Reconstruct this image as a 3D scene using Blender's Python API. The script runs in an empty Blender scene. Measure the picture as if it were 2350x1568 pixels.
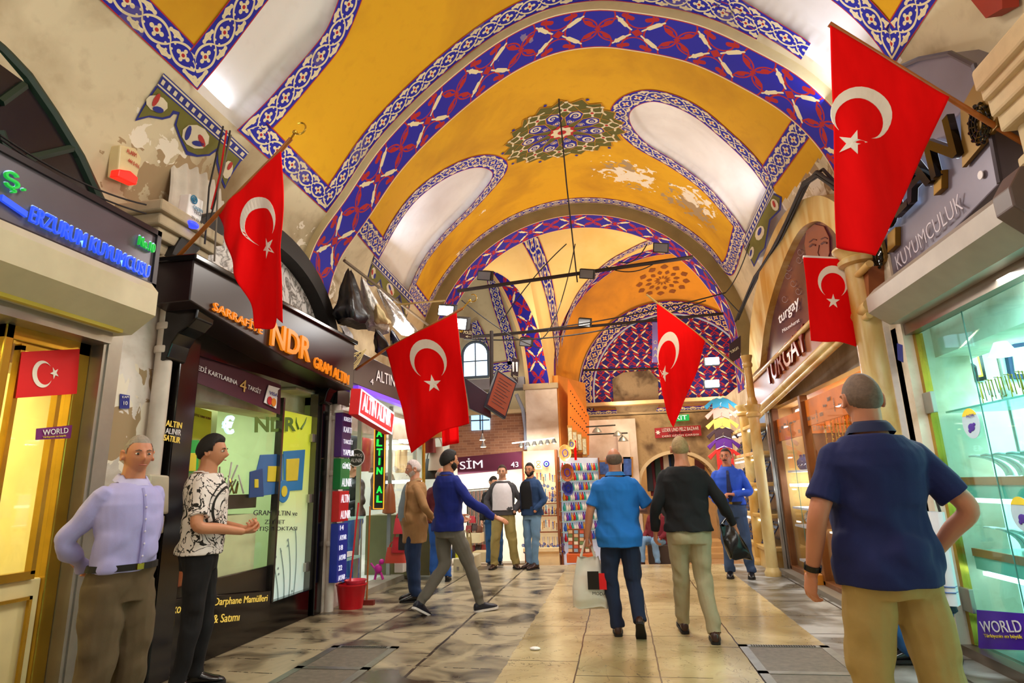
import bpy, bmesh, math, random
import numpy as np
from mathutils import Vector, Matrix
SC=bpy.context.scene; COL=SC.collection; PI=math.pi
random.seed(7); RNG=np.random.default_rng(5)
# ---------------------------------------------------------------- camera (from the vanishing points of the hall)
F=1376.; CX,CY=1175.,784.; HC=1.4
_z=np.array([1010-1175,-4900-784,F]); _z/=np.linalg.norm(_z)
_y=np.array([1420-1175,1110-784,F]); _y=_y-_y.dot(_z)*_z; _y/=np.linalg.norm(_y)
_x=np.cross(_y,_z); MW=np.array([_x,_y,_z]); O=np.array([0,0,HC])
cd=bpy.data.cameras.new('camera'); cam=bpy.data.objects.new('camera',cd); COL.objects.link(cam)
r_,u_,b_=MW[:,0],-MW[:,1],-MW[:,2]
cam.matrix_world=Matrix(((r_[0],u_[0],b_[0],0),(r_[1],u_[1],b_[1],0),(r_[2],u_[2],b_[2],HC),(0,0,0,1)))
cd.sensor_width=36; cd.lens=F*36/2350; cd.clip_start=.05; cd.clip_end=200
SC.camera=cam
SC.view_settings.view_transform='Standard'; SC.view_settings.look='None'
SC.view_settings.exposure=0.0; SC.view_settings.gamma=1
# ---------------------------------------------------------------- world and lights of the hall
w=bpy.data.worlds.new('world'); SC.world=w; w.use_nodes=True
w.node_tree.nodes['Background'].inputs[0].default_value=(1,.93,.85,1)
w.node_tree.nodes['Background'].inputs[1].default_value=.40
def light(kind,name,loc,power,col=(1,.9,.75),size=1,size_y=None,to=None,spot=None,soft=None):
    d=bpy.data.lights.new(name,kind); d.energy=power; d.color=col
    if kind=='AREA':
        d.size=size
        if size_y: d.shape='RECTANGLE'; d.size_y=size_y
    elif soft: d.shadow_soft_size=soft
    if spot: d.spot_size=spot; d.spot_blend=.6
    o=bpy.data.objects.new(name,d); COL.objects.link(o); o.location=loc
    if to is not None: o.rotation_euler=(Vector(to)-Vector(loc)).to_track_quat('-Z','Y').to_euler()
    return o
WARM=(1,.80,.52); COOL=(.74,.86,1); NEU=(1,.96,.88)
# added fill lights at cornice height, no fixtures, giving the vault even ambient
for i,(x,y,z,tx,ty,tz,p,c) in enumerate([
  (-3.2,1.2,3.5,0,2.5,7,70,NEU),(2.3,1.2,3.5,-1,2.5,7,70,NEU),(-2.9,5.7,3.7,1,5,7,70,NEU),(2.2,5.2,3.7,-2,5,7,75,NEU),
  (-3.3,9.2,3.8,1,9.5,7,95,NEU),(2.2,9.6,4.6,-2.4,9.8,7,95,WARM),(-3.2,12.2,3.8,1,11.5,7,60,NEU),
  (2.4,14.4,4.2,0,15,7,120,WARM),(-2.2,14.0,4.2,.5,14.8,7,120,WARM),(.2,16.9,3.4,1.6,17,6,80,WARM),(3,16.9,3.6,1.4,17,6,70,WARM),(-3.6,16.6,4.0,-3.2,17.4,7,60,NEU)]):
    light('AREA','vault_fill_light',(x,y,z),p*.42,c,.9,.35,(tx,ty,tz))
# unseen area lights above the street, aimed down at the floor and people
for (x,y,z,p,c) in [(-.6,-.3,4.6,60,NEU),(-.6,3.2,5.4,100,NEU),(-.6,7.4,5.0,120,NEU),(-.8,10.8,4.8,120,NEU),(.6,14.6,4.2,90,WARM)]:
    light('AREA','overhead_area_light',(x,y,z),p,c,1.2,1.2,(x,y,0))
# daylight coming in through the lunette windows at the feet of the side cells
for (x,y,z,tx,ty,tz,p) in [(-3.55,4.2,5.1,-2.2,4.2,6.6,20),(2.3,5.7,5.2,1.3,5.7,6.6,16),(-3.3,9.6,5.2,-1.6,9.5,6.6,34),(2.2,9.6,5.4,.9,9.3,6.9,24)]:
    light('AREA','lunette_daylight',(x,y,z),p*.5,(.72,.80,1),.8,.25,(tx,ty,tz))
def at(px,py,ax,v):
    r=MW@np.array([px-CX,py-CY,F]); t=(v-O[ax])/r[ax]; return O+t*r
def atx(px,py,x): return at(px,py,0,x)
def aty(px,py,y): return at(px,py,1,y)
# ---------------------------------------------------------------- node expressions
class E:
    def __init__(s,nt,k): s.nt=nt; s.k=k
    def op(s,o,*a,clamp=False):
        n=s.nt.nodes.new('ShaderNodeMath'); n.operation=o; n.use_clamp=clamp
        for i,q in enumerate((s,)+a):
            if isinstance(q,E): s.nt.links.new(q.k,n.inputs[i])
            else: n.inputs[i].default_value=q
        return E(s.nt,n.outputs[0])
    def __add__(s,o): return s.op('ADD',o)
    __radd__=__add__
    def __sub__(s,o): return s.op('SUBTRACT',o)
    def __rsub__(s,o): return (s*-1)+o
    def __mul__(s,o): return s.op('MULTIPLY',o)
    __rmul__=__mul__
    def __truediv__(s,o): return s.op('DIVIDE',o)
    def abs(s): return s.op('ABSOLUTE')
    def sin(s): return s.op('SINE')
    def cos(s): return s.op('COSINE')
    def lt(s,o): return s.op('LESS_THAN',o)
    def gt(s,o): return s.op('GREATER_THAN',o)
    def min(s,o): return s.op('MINIMUM',o)
    def max(s,o): return s.op('MAXIMUM',o)
    def sqrt(s): return s.op('SQRT')
    def fold(s,L): return s-(s/L).op('ROUND')*L       # centred repeat
    def clamp(s): return s.op('ADD',0.,clamp=True)
def hyp(a,b): return (a*a+b*b).sqrt()
def seg(x,y,ax,ay,bx,by):
    dx,dy=bx-ax,by-ay; q=dx*dx+dy*dy
    h=((x-ax)*(dx/q)+(y-ay)*(dy/q)).clamp()
    return hyp(x-ax-h*dx,y-ay-h*dy)
def lin(c):
    if isinstance(c,str):
        c=c.lstrip('#'); c=[int(c[i:i+2],16)/255 for i in (0,2,4)]
        c=[v/12.92 if v<=.04045 else ((v+.055)/1.055)**2.4 for v in c]
    return (c[0],c[1],c[2],1)
class Mat:
    def __init__(s,name,col='#808080',rough=.6,metal=0,emit=None,es=1,**kw):
        s.m=bpy.data.materials.new(name); s.m.use_nodes=True; s.nt=s.m.node_tree
        s.b=s.nt.nodes['Principled BSDF']; s.b.inputs['Base Color'].default_value=lin(col)
        s.b.inputs['Roughness'].default_value=rough; s.b.inputs['Metallic'].default_value=metal
        if emit: s.b.inputs['Emission Color'].default_value=lin(emit); s.b.inputs['Emission Strength'].default_value=es
        for k,v in kw.items(): s.b.inputs[k.replace('_',' ')].default_value=v
    def node(s,t): return s.nt.nodes.new(t)
    def coord(s,which='Object'):
        tc=s.node('ShaderNodeTexCoord'); return tc.outputs[which]
    def xyz(s,which='Object'):
        n=s.node('ShaderNodeSeparateXYZ'); s.nt.links.new(s.coord(which),n.inputs[0]); return [E(s.nt,n.outputs[i]) for i in range(3)]
    def noise(s,scale,detail=3,which='Object',stretch=None,dist=0):
        n=s.node('ShaderNodeTexNoise'); n.inputs['Scale'].default_value=scale; n.inputs['Detail'].default_value=detail; n.inputs['Distortion'].default_value=dist
        c=s.coord(which)
        if stretch:
            mp=s.node('ShaderNodeMapping'); mp.inputs['Scale'].default_value=stretch; s.nt.links.new(c,mp.inputs[0]); c=mp.outputs[0]
        s.nt.links.new(c,n.inputs[0]); return E(s.nt,n.outputs[0])
    def mix(s,f,a,b):
        n=s.node('ShaderNodeMix'); n.data_type='RGBA'
        for k,q in ((0,f),(6,a),(7,b)):
            if isinstance(q,E): s.nt.links.new(q.k,n.inputs[k])
            elif k==0: n.inputs[0].default_value=q
            else: n.inputs[k].default_value=lin(q)
        return E(s.nt,n.outputs[2])
    def base(s,c): s.nt.links.new(c.k,s.b.inputs['Base Color']); return s
    def rough(s,e): s.nt.links.new(e.k,s.b.inputs['Roughness']); return s
    def bump(s,h,st=.3,d=.01):
        n=s.node('ShaderNodeBump'); n.inputs['Strength'].default_value=st; n.inputs['Distance'].default_value=d
        s.nt.links.new(h.k,n.inputs['Height']); s.nt.links.new(n.outputs[0],s.b.inputs['Normal']); return s
_mc={}
def M(name,col='#808080',rough=.6,metal=0,var=.12,scale=6,bump=0,**kw):
    """plain procedural material: colour varied by noise"""
    if name in _mc: return _mc[name].m
    s=Mat(name,col,rough,metal,**kw); c=lin(col)
    n=s.noise(scale,4); dk=tuple(v*(1-var*1.6) for v in c[:3]); lt=tuple(min(1,v*(1+var)) for v in c[:3])
    s.base(s.mix(n,dk,lt))
    if bump: s.bump(s.noise(scale*8,3),bump,.004)
    _mc[name]=s; return s.m
def EM(name,col='#f4ffff',es=5,base=None):
    if name in _mc: return _mc[name].m
    s=Mat(name,base or col,.4,0,emit=col,es=es)
    n=s.noise(3,1); s.base(s.mix(n,tuple(v*.9 for v in lin(base or col)[:3]),base or col)); _mc[name]=s; return s.m
def glassmat(name,tint=(1,1,1),mixf=.12,rough=.02):
    s=Mat(name); nt=s.nt; t=s.node('ShaderNodeBsdfTransparent'); g=s.node('ShaderNodeBsdfGlossy'); g.inputs['Roughness'].default_value=rough
    t.inputs[0].default_value=(*tint,1); m=s.node('ShaderNodeMixShader'); f=s.node('ShaderNodeLayerWeight'); f.inputs[0].default_value=.5
    nt.links.new((E(nt,f.outputs[1]).op('POWER',5.)*.5+mixf*.25).k,m.inputs[0]); nt.links.new(t.outputs[0],m.inputs[1]); nt.links.new(g.outputs[0],m.inputs[2])
    nt.links.new(m.outputs[0],nt.nodes['Material Output'].inputs[0]); return s.m
# ---------------------------------------------------------------- mesh building
class MB:
    def __init__(s): s.v=[]; s.f=[]; s.mi=[]; s.uv=[]; s.cur=0
    def add(s,vs,fs,uvs=None):
        n=len(s.v); s.v+= [tuple(map(float,v)) for v in vs]
        for i,f in enumerate(fs):
            s.f.append(tuple(n+k for k in f)); s.mi.append(s.cur); s.uv.append([uvs[k] for k in f] if uvs is not None else [(0,0)]*len(f))
        return s
    def box(s,x0,x1,y0,y1,z0,z1):
        vs=[(x,y,z) for z in (z0,z1) for y in (y0,y1) for x in (x0,x1)]
        return s.add(vs,[(0,2,3,1),(4,5,7,6),(0,1,5,4),(2,6,7,3),(0,4,6,2),(1,3,7,5)])
    def hull8(s,a,b):
        """a,b: matching loops of points -> closed prism"""
        n=len(a); return s.add(list(a)+list(b),[tuple(range(n))[::-1],tuple(range(n,2*n))]+[(i,(i+1)%n,n+(i+1)%n,n+i) for i in range(n)])
    def slab(s,pts,d):
        """planar polygon pts extruded by vector d"""
        d=np.array(d,float); return s.hull8([np.array(p,float) for p in pts],[np.array(p,float)+d for p in pts])
    def tube(s,pts,r,n=8,cap=True):
        pts=[np.array(p,float) for p in pts]; k=len(pts); rr=r if hasattr(r,'__len__') else [r]*k; vs=[]; up=None
        for i,p in enumerate(pts):
            t=pts[min(i+1,k-1)]-pts[max(i-1,0)]; t/=np.linalg.norm(t)+1e-9
            if up is None: up=np.array([0,0,1.]) if abs(t[2])<.9 else np.array([1.,0,0])
            a=np.cross(t,up); a/=np.linalg.norm(a)+1e-9; b=np.cross(a,t); up=b
            for j in range(n):
                q=2*PI*j/n; vs.append(p+rr[i]*(a*math.cos(q)+b*math.sin(q)))
        fs=[(i*n+j,i*n+(j+1)%n,(i+1)*n+(j+1)%n,(i+1)*n+j) for i in range(k-1) for j in range(n)]
        if cap: fs+=[tuple(range(n))[::-1],tuple((k-1)*n+j for j in range(n))]
        return s.add(vs,fs)
    def lathe(s,prof,c,n=20,axis=2,sx=1,sy=1):
        """prof: (r,h) list; closed at ends"""
        vs=[]; c=np.array(c,float)
        for r,h in prof:
            for j in range(n):
                q=2*PI*j/n; a,b=r*math.cos(q)*sx,r*math.sin(q)*sy
                p={2:(a,b,h),1:(a,h,b),0:(h,a,b)}[axis]; vs.append(c+p)
        k=len(prof); fs=[(i*n+j,i*n+(j+1)%n,(i+1)*n+(j+1)%n,(i+1)*n+j) for i in range(k-1) for j in range(n)]
        fs+=[tuple(range(n))[::-1],tuple((k-1)*n+j for j in range(n))]
        return s.add(vs,fs)
    def ball(s,c,rx,ry=None,rz=None,n=12):
        ry=ry or rx; rz=rz or rx
        prof=[(math.sin(PI*i/(n//2+1)),-math.cos(PI*i/(n//2+1))) for i in range(1,n//2+1)]
        vs=[];
        for r,h in prof:
            for j in range(n):
                q=2*PI*j/n; vs.append((c[0]+rx*r*math.cos(q),c[1]+ry*r*math.sin(q),c[2]+rz*h))
        k=len(prof); b=len(vs); vs+=[(c[0],c[1],c[2]-rz),(c[0],c[1],c[2]+rz)]
        fs=[(i*n+j,i*n+(j+1)%n,(i+1)*n+(j+1)%n,(i+1)*n+j) for i in range(k-1) for j in range(n)]
        fs+=[(b,(j+1)%n,j) for j in range(n)]+[(b+1,(k-1)*n+j,(k-1)*n+(j+1)%n) for j in range(n)]
        return s.add(vs,fs)
    def grid(s,fn,nu,nv,u0=0,u1=1,v0=0,v1=1,uvfn=None):
        U=np.linspace(u0,u1,nu+1); V=np.linspace(v0,v1,nv+1)
        vs=[fn(u,v) for u in U for v in V]; uv=[(uvfn(u,v) if uvfn else (u,v)) for u in U for v in V]
        fs=[(i*(nv+1)+j,(i+1)*(nv+1)+j,(i+1)*(nv+1)+j+1,i*(nv+1)+j+1) for i in range(nu) for j in range(nv)]
        return s.add(vs,fs,uv)
    def mesh(s,name):
        me=bpy.data.meshes.new(name); me.from_pydata(s.v,[],s.f)
        uvl=me.uv_layers.new(name='UVMap'); k=0; flat=[]
        for u in s.uv:
            for q in u: flat+= [q[0],q[1]]
        uvl.data.foreach_set('uv',flat)
        if any(s.mi): me.polygons.foreach_set('material_index',s.mi)
        return me
    def obj(s,name,mat,parent=None,smooth=False,bevel=0,ang=40,**tags):
        me=s.mesh(name)
        for m in (mat if isinstance(mat,(list,tuple)) else [mat]): me.materials.append(m)
        return link(name,me,parent,smooth,bevel,ang,**tags)
def link(name,me,parent=None,smooth=False,bevel=0,ang=40,label=None,cat=None,group=None,kind=None):
    o=bpy.data.objects.new(name,me); COL.objects.link(o)
    if smooth:
        me.polygons.foreach_set('use_smooth',[True]*len(me.polygons))
        if ang<180: me.set_sharp_from_angle(angle=math.radians(ang))
    if bevel:
        b=o.modifiers.new('bevel','BEVEL'); b.width=bevel; b.segments=2; b.limit_method='ANGLE'
    par(o,parent); tag(o,label,cat,group,kind); return o
def root(o):
    while o.parent: o=o.parent
    return o
def par(o,p):
    if p is None: return
    o.parent=p; o.matrix_parent_inverse=Matrix.Translation(-Vector(WL.get(p.name,(0,0,0))))
    WL[o.name]=WL.get(p.name,(0,0,0)) if False else (0,0,0)
WL={}
def tag(o,label=None,cat=None,group=None,kind=None):
    if label: o['label']=label
    if cat: o['category']=cat
    if group: o['group']=group
    if kind: o['kind']=kind
    return o
def thing(name,label,cat,loc=(0,0,0),group=None,kind=None):
    o=bpy.data.objects.new(name,None); o.empty_display_size=.1; COL.objects.link(o); o.location=loc; WL[o.name]=tuple(loc)
    return tag(o,label,cat,group,kind)
def dup(o,off=(0,0,0),label=None,group=None,rot=None,par_=None):
    c=o.copy(); COL.objects.link(c)
    if par_ is None:
        c.location=Vector(o.location)+Vector(off)
        if rot is not None: c.rotation_euler=(0,0,rot)
        if label: c['label']=label
        if group: c['group']=group
    else: c.parent=par_
    for ch in list(o.children): dup(ch,par_=c)
    return c
def struct(mb,name,mat,**k): return mb.obj(name,mat,kind='structure',**k)
# ---------------------------------------------------------------- lettering
def text(s,P0,P1,h,n,mat,parent,depth=.01,name='lettering',shear=0,up=(0,0,1),fit=True,bold=.0,label=None):
    """text from P0 to P1 (baseline ends), height h, facing n"""
    P0=np.array(P0,float);P1=np.array(P1,float); n=np.array(n,float); n/=np.linalg.norm(n)
    c=bpy.data.curves.new(name,'FONT'); c.body=s; c.extrude=depth/2; c.shear=shear; c.offset=bold; c.resolution_u=3
    o=bpy.data.objects.new(name,c); COL.objects.link(o); bpy.context.view_layer.update()
    me=bpy.data.meshes.new_from_object(o.evaluated_get(bpy.context.evaluated_depsgraph_get())); bpy.data.objects.remove(o); bpy.data.curves.remove(c)
    co=np.array([v.co for v in me.vertices]); mn=co.min(0);mx=co.max(0)
    ex=P1-P0; W=np.linalg.norm(ex); ex/=W; upv=np.array(up,float); upv=upv-upv.dot(ex)*ex; upv/=np.linalg.norm(upv)
    X=(co[:,0]-mn[0])/(mx[0]-mn[0])*W; Y=(co[:,1]-(mn[1] if fit else 0))/((mx[1]-(mn[1] if fit else 0)))*h; Z=co[:,2]
    w=P0+X[:,None]*ex+Y[:,None]*upv+(Z+depth/2)[:,None]*n
    me.vertices.foreach_set('co',w.ravel()); me.update(); me.materials.append(mat); me.name=name
    return link(name,me,parent,label=label)
def textpx(s,ax,v,p0,p1,hpx,mat,parent,**k):
    """baseline pixels p0->p1 on plane axis ax = v, height given by pixel of top-left"""
    P0=at(*p0,ax,v);P1=at(*p1,ax,v); h=np.linalg.norm(at(p0[0],p0[1]-hpx,ax,v)-P0)
    n={0:(1,0,0) if v<0 else (-1,0,0),1:(0,-1,0)}[ax]
    off=np.array(n)*.004
    return text(s,P0+off,P1+off,h,n,mat,parent,**k)
def board(mb,pix,ax,v,depth):
    """solid board whose face passes through the pixel corners on the plane"""
    P=[at(*p,ax,v) for p in pix]; d=np.zeros(3); d[ax]=-depth if (ax==0 and v<0) else depth
    return mb.slab(P,d)
# ================================================================ painted vault
def smoothp(pts,n=121):
    p=np.array(pts,float); P=np.vstack([2*p[0]-p[1],p,2*p[-1]-p[-2]]); out=[]
    for i in range(1,len(P)-2):
        for t in np.linspace(0,1,24,endpoint=False):
            a,b,c,d=P[i-1],P[i],P[i+1],P[i+2]
            out.append(.5*((2*b)+(c-a)*t+(2*a-5*b+4*c-d)*t*t+(3*b-a-3*c+d)*t**3))
    out.append(P[-2]); out=np.array(out)
    for _ in range(8): out[1:-1]=.5*out[1:-1]+.25*(out[:-2]+out[2:])
    s=np.r_[0,np.cumsum(np.linalg.norm(np.diff(out,axis=0),axis=1))]; u=np.linspace(0,s[-1],n)
    return np.stack([np.interp(u,s,out[:,k]) for k in range(p.shape[1])],1)
A1=smoothp([(-3.42,2.9),(-3.38,3.4),(-3.23,4.0),(-2.85,4.52),(-2.4,5.12),(-1.77,5.67),(-1.09,6.1),(-.5,6.3),(.02,6.29),(.45,6.15),(1.1,5.82),(1.64,5.35),(2.02,4.93),(2.3,4.4),(2.42,3.8),(2.44,3.3),(2.44,2.9)])*1.12
def circ(xc,zs,R,z0=2.9,n=18): return smoothp([(xc-R,z0),(xc-R,zs-.1)]+[(xc-R*math.cos(t),zs+R*math.sin(t)) for t in np.linspace(.15,PI-.15,n)]+[(xc+R,zs-.1),(xc+R,z0)])
A2=circ(-.61,3.67,3.03)*1.12
def off(P,d):
    T=np.gradient(P,axis=0);N=np.c_[-T[:,1],T[:,0]];N/=np.linalg.norm(N,axis=1)[:,None]; return P+N*d
J=np.arange(121)
class Surf:
    def __init__(s,PA,ya,ka,PB,yb,kb): s.a=(PA,ya,ka,PB,yb,kb); s.L=np.linalg.norm(np.diff(PA,axis=0),axis=1).sum()
    def __call__(s,u,y,d=0):
        PA,ya,ka,PB,yb,kb=s.a; i=u*120; a=np.array([np.interp(i,J,PA[:,0]),np.interp(i,J,PA[:,1])]);b=np.array([np.interp(i,J,PB[:,0]),np.interp(i,J,PB[:,1])])
        t=(y-ya)/(yb-ya); q=a*(1-t)+b*t; p=np.array([q[0],y+ka*q[0]*(1-t)+kb*q[0]*t,q[1]])
        if d:
            e=1e-3; du=(s(min(u+e,1),y)-s(max(u-e,0),y)); dy=s(u,y+e)-s(u,y-e); n=np.cross(dy,du); n/=np.linalg.norm(n)+1e-12
            p=p+n*d
        return p
    def inv(s,px,py):
        r=MW@np.array([px-CX,py-CY,F]); r/=np.linalg.norm(r); best=None; _,ya,_,_,yb,_=s.a
        for u0 in (.15,.3,.5,.7,.85):
            for f in (.3,.7):
                v=np.array([u0,ya+f*(yb-ya),8.])
                for _ in range(25):
                    f_=s(v[0],v[1])-(O+v[2]*r)
                    Jm=np.array([(s(v[0]+1e-3,v[1])-s(v[0]-1e-3,v[1]))/2e-3,(s(v[0],v[1]+1e-3)-s(v[0],v[1]-1e-3))/2e-3,-r]).T
                    try: dv=np.linalg.solve(Jm,-f_)
                    except Exception: break
                    v=v+np.clip(dv,-.7,.7); v[0]=min(max(v[0],0),1)
                    if np.abs(dv).max()<1e-4: break
                e=np.linalg.norm(s(v[0],v[1])-(O+v[2]*r))
                if v[2]>0 and (best is None or e<best[0]-1e-4): best=(e,v)
        return best[1][0],best[1][1]
# normal sign: d>0 must point into the hall
B1=Surf(off(A1,.22),-3.,-.1,off(A1,.10),6.32,-.1)
B2=Surf(off(A1,.11),6.9,-.1,off(A2,.29),13.0,0.)
def dense(path,step=.06,closed=False,sharp=()):
    """(s,y) control points -> dense curve; indices in sharp stay corners"""
    path=np.array(path,float); cuts=[0]+[i for i in sharp]+[len(path)-1]; out=[]
    for a,b in zip(cuts[:-1],cuts[1:]):
        if b<=a: continue
        q=path[a:b+1]
        if len(q)>2: q=smoothp(q,max(4,int(np.linalg.norm(np.diff(q,axis=0),axis=1).sum()/step)))
        else:
            n=max(2,int(np.linalg.norm(q[1]-q[0])/step)); q=q[0]+(q[1]-q[0])*np.linspace(0,1,n)[:,None]
        out+=list(q if not out else q[1:])
    return np.array(out)
def ribbon(mb,S,path,w,sharp=(),d=.008,scale_u=None,u0=0):
    P=[(u*S.L,y) for u,y in path]; Q=dense(P,sharp=sharp); n=len(Q); N=[]
    for i in range(n):
        t1=Q[i]-Q[i-1] if i else Q[1]-Q[0]; t2=Q[i+1]-Q[i] if i<n-1 else t1
        t1=t1/np.linalg.norm(t1);t2=t2/np.linalg.norm(t2); n1=np.array([-t1[1],t1[0]]);n2=np.array([-t2[1],t2[0]]); m=n1+n2; m/=np.linalg.norm(m); N.append(m/max(.45,m.dot(n1)))
    s=np.r_[0,np.cumsum(np.linalg.norm(np.diff(Q,axis=0),axis=1))]+u0; vs=[];uv=[];K=4
    for i in range(n):
        for k in range(K+1):
            v=-1+2*k/K; q=Q[i]+N[i]*v*w/2; vs.append(S(min(max(q[0]/S.L,0),1),q[1],d)); uv.append((s[i],v))
    fs=[(i*(K+1)+k,(i+1)*(K+1)+k,(i+1)*(K+1)+k+1,i*(K+1)+k+1) for i in range(n-1) for k in range(K)]
    mb.add(vs,fs,uv); return Q
BLUE='#14169c'; CREAM='#e3d3a8'; REDP='#b01a1c'; OLIVE='#6b6420'
def uv(m): n=m.node('ShaderNodeSeparateXYZ'); m.nt.links.new(m.coord('UV'),n.inputs[0]); return E(m.nt,n.outputs[0]),E(m.nt,n.outputs[1])
def border_mat(name,half,L,blue=BLUE,cream=CREAM,red=REDP):
    m=Mat(name,rough=.75); u,v=uv(m); x=u.fold(L); y=v*half; a=x.abs(); b=y.abs()
    k=half/.16
    c=((x*(PI/L)).cos().abs().op('POWER',.7)*(.098*k)-b).abs().lt(.0125*k)              # crossing strands
    c2=((x*(PI/L)).cos()*(.036*k)+.085*k-b).abs().lt(.009*k)*a.gt(L*.3)
    r=hyp(x,y)
    ex=hyp(a-.052*k,b).lt(.021*k).max(hyp(a,b-.047*k).lt(.019*k)); core=r.lt(.034*k)
    fl=ex.max(core)
    a2=(a-L/2).abs(); lf=seg(a2,b,.0,.125*k,.05*k,.105*k).lt(.016*k).max(seg(a2,b,0,.075*k,.0,.13*k).lt(.012*k)).max(hyp(a2-.035*k,b-.03*k).lt(.011*k)).max(hyp(a-.09*k,b-.105*k).lt(.02*k))
    cr=c.max(c2).max(fl).max(lf)*b.lt(half*.88)
    rd=r.lt(.018*k).max(b.gt(half*.93)); gap=b.gt(half*.885)*b.lt(half*.93)
    n=m.noise(2.2,5); col=m.mix(cr,blue,cream); col=m.mix(gap*.0,col,cream); col=m.mix(rd,col,red)
    m.base(m.mix(n.gt(.62)*.25,col,'#8d7a66')); return m.m
def band_mat(name,half,L,two_d=False,blue='#0f10a4',cream='#eadcae',red='#b0120c',worn=0):
    m=Mat(name,rough=.7); u,v=uv(m)
    if two_d: u=u*1.55; v=v*1.55; y=v.fold(.62*L); x=(u+((v/(.62*L)).op('ROUND'))*.5*L).fold(L)
    else: x=u.fold(L); y=v*half
    x=x+y*.12; a=x.abs(); b=y.abs(); a2=(a-L/2).abs(); xb=(a-L/2)
    ringA=(hyp(a-.30,b-.0)-.21).abs().lt(.011).max((hyp(a,b-.26)-.17).abs().lt(.011)).max((hyp(a2,b-.24)-.2).abs().lt(.010))
    red_=seg(a2,b,.05,.05,.17,.15).lt(.020).max(seg(a2,b,.11,.11,.14,.13).lt(.038)).max((a+b).lt(.075)).max(seg(a,b,.10,.245,.20,.285).lt(.035)).max((a2+b).lt(.045))
    wav=(x*14.).sin()*.012
    cr=seg(a+wav,b,.07,.045,.30,.25).lt(.013).max(seg(a+wav,b,.15,.11,.25,.205).lt(.031)).max(seg(a,b+wav,.225,.20,.245,.185).lt(.024)*two(x,y))
    edge_r=b.gt(half*.905)*b.lt(half*.945) if not two_d else b.gt(99.); edge_c=b.gt(half*.945) if not two_d else b.gt(99.)
    col=m.mix(ringA.max(red_),blue,red); col=m.mix(cr,col,cream); col=m.mix(edge_r,col,red); col=m.mix(edge_c,col,'#e2d5b0')
    n=m.noise(1.1,8,dist=.3); w=n.gt(.62 if worn else .72); col=m.mix(w*(1 if worn else .35),col,'#c9b690')
    m.base(col); return m.m
def two(x,y): return (x*y).gt(-1.)
brd=border_mat('painted_border_blue_cream',.16,.30); brd_s=border_mat('painted_border_small',.12,.24)
band=band_mat('painted_arch_band',.36,1.02); bandw=band_mat('painted_arch_band_b',.36,1.02)
lun=band_mat('painted_lunette',.36,.95,two_d=True,blue='#14127a')
def plaster(name,col,col2,peel=None,stain=.35,scale=.8):
    m=Mat(name,rough=.85); n=m.noise(scale,7,dist=.4); n2=m.noise(scale*9,4); c=m.mix(((n-.30)*4.).clamp(),col2,col); c=m.mix((n2-.55).clamp()*1.2,c,col2)
    if peel:
        X,Y,Z=m.xyz(); f=None
        for (px,py,pz,r) in peel:
            d=((X-px)*(X-px)+(Y-py)*(Y-py)+(Z-pz)*(Z-pz)).sqrt()/r; g=(1.-d); f=g if f is None else f.max(g)
        n3=m.noise(5.5,10,dist=.9); k=(f*.30+n3-.51); pk=k.gt(.12)*f.gt(-.1); c=m.mix(pk,c,m.mix(m.noise(1.7,3).gt(.52),'#efe4d2','#a98f6c'))
    m.base(c); m.bump(n2,.15,.004); return m.m
s=B2
peelpts=[tuple(B2(*B2.inv(px,py)))+(r,) for px,py,r in [(1440,400,.75),(1590,470,.75),(1500,300,.5),(1060,580,.28),(1105,490,.12)]]
YEL=plaster('ochre_yellow_plaster','#dda50a','#bd860a',peelpts); YEL1=plaster('ochre_yellow_plaster_near','#dea60c','#c28a0b')
WHT=plaster('pale_plaster_side_cell','#ece6e0','#cfc4bd',scale=.6); CRM=plaster('cream_plaster','#dac8a0','#b39b74',scale=.7)
CRM2=plaster('stained_cream_plaster','#d8c9a8','#8f7653',[(-3.9,4.3,4.2,.6),(-3.8,7.1,3.9,1.0),(2.8,7.4,5.2,.9),(-3.9,4.9,3.6,.5)],scale=.9)
def inpoly(P,poly):
    x,y=P[:,0],P[:,1]; r=np.zeros(len(P),bool); n=len(poly)
    for i in range(n):
        x1,y1=poly[i];x2,y2=poly[(i+1)%n]
        if y1==y2: continue
        c=((y1>y)!=(y2>y))&(x<(x2-x1)*(y-y1)/(y2-y1)+x1); r^=c
    return r
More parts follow.
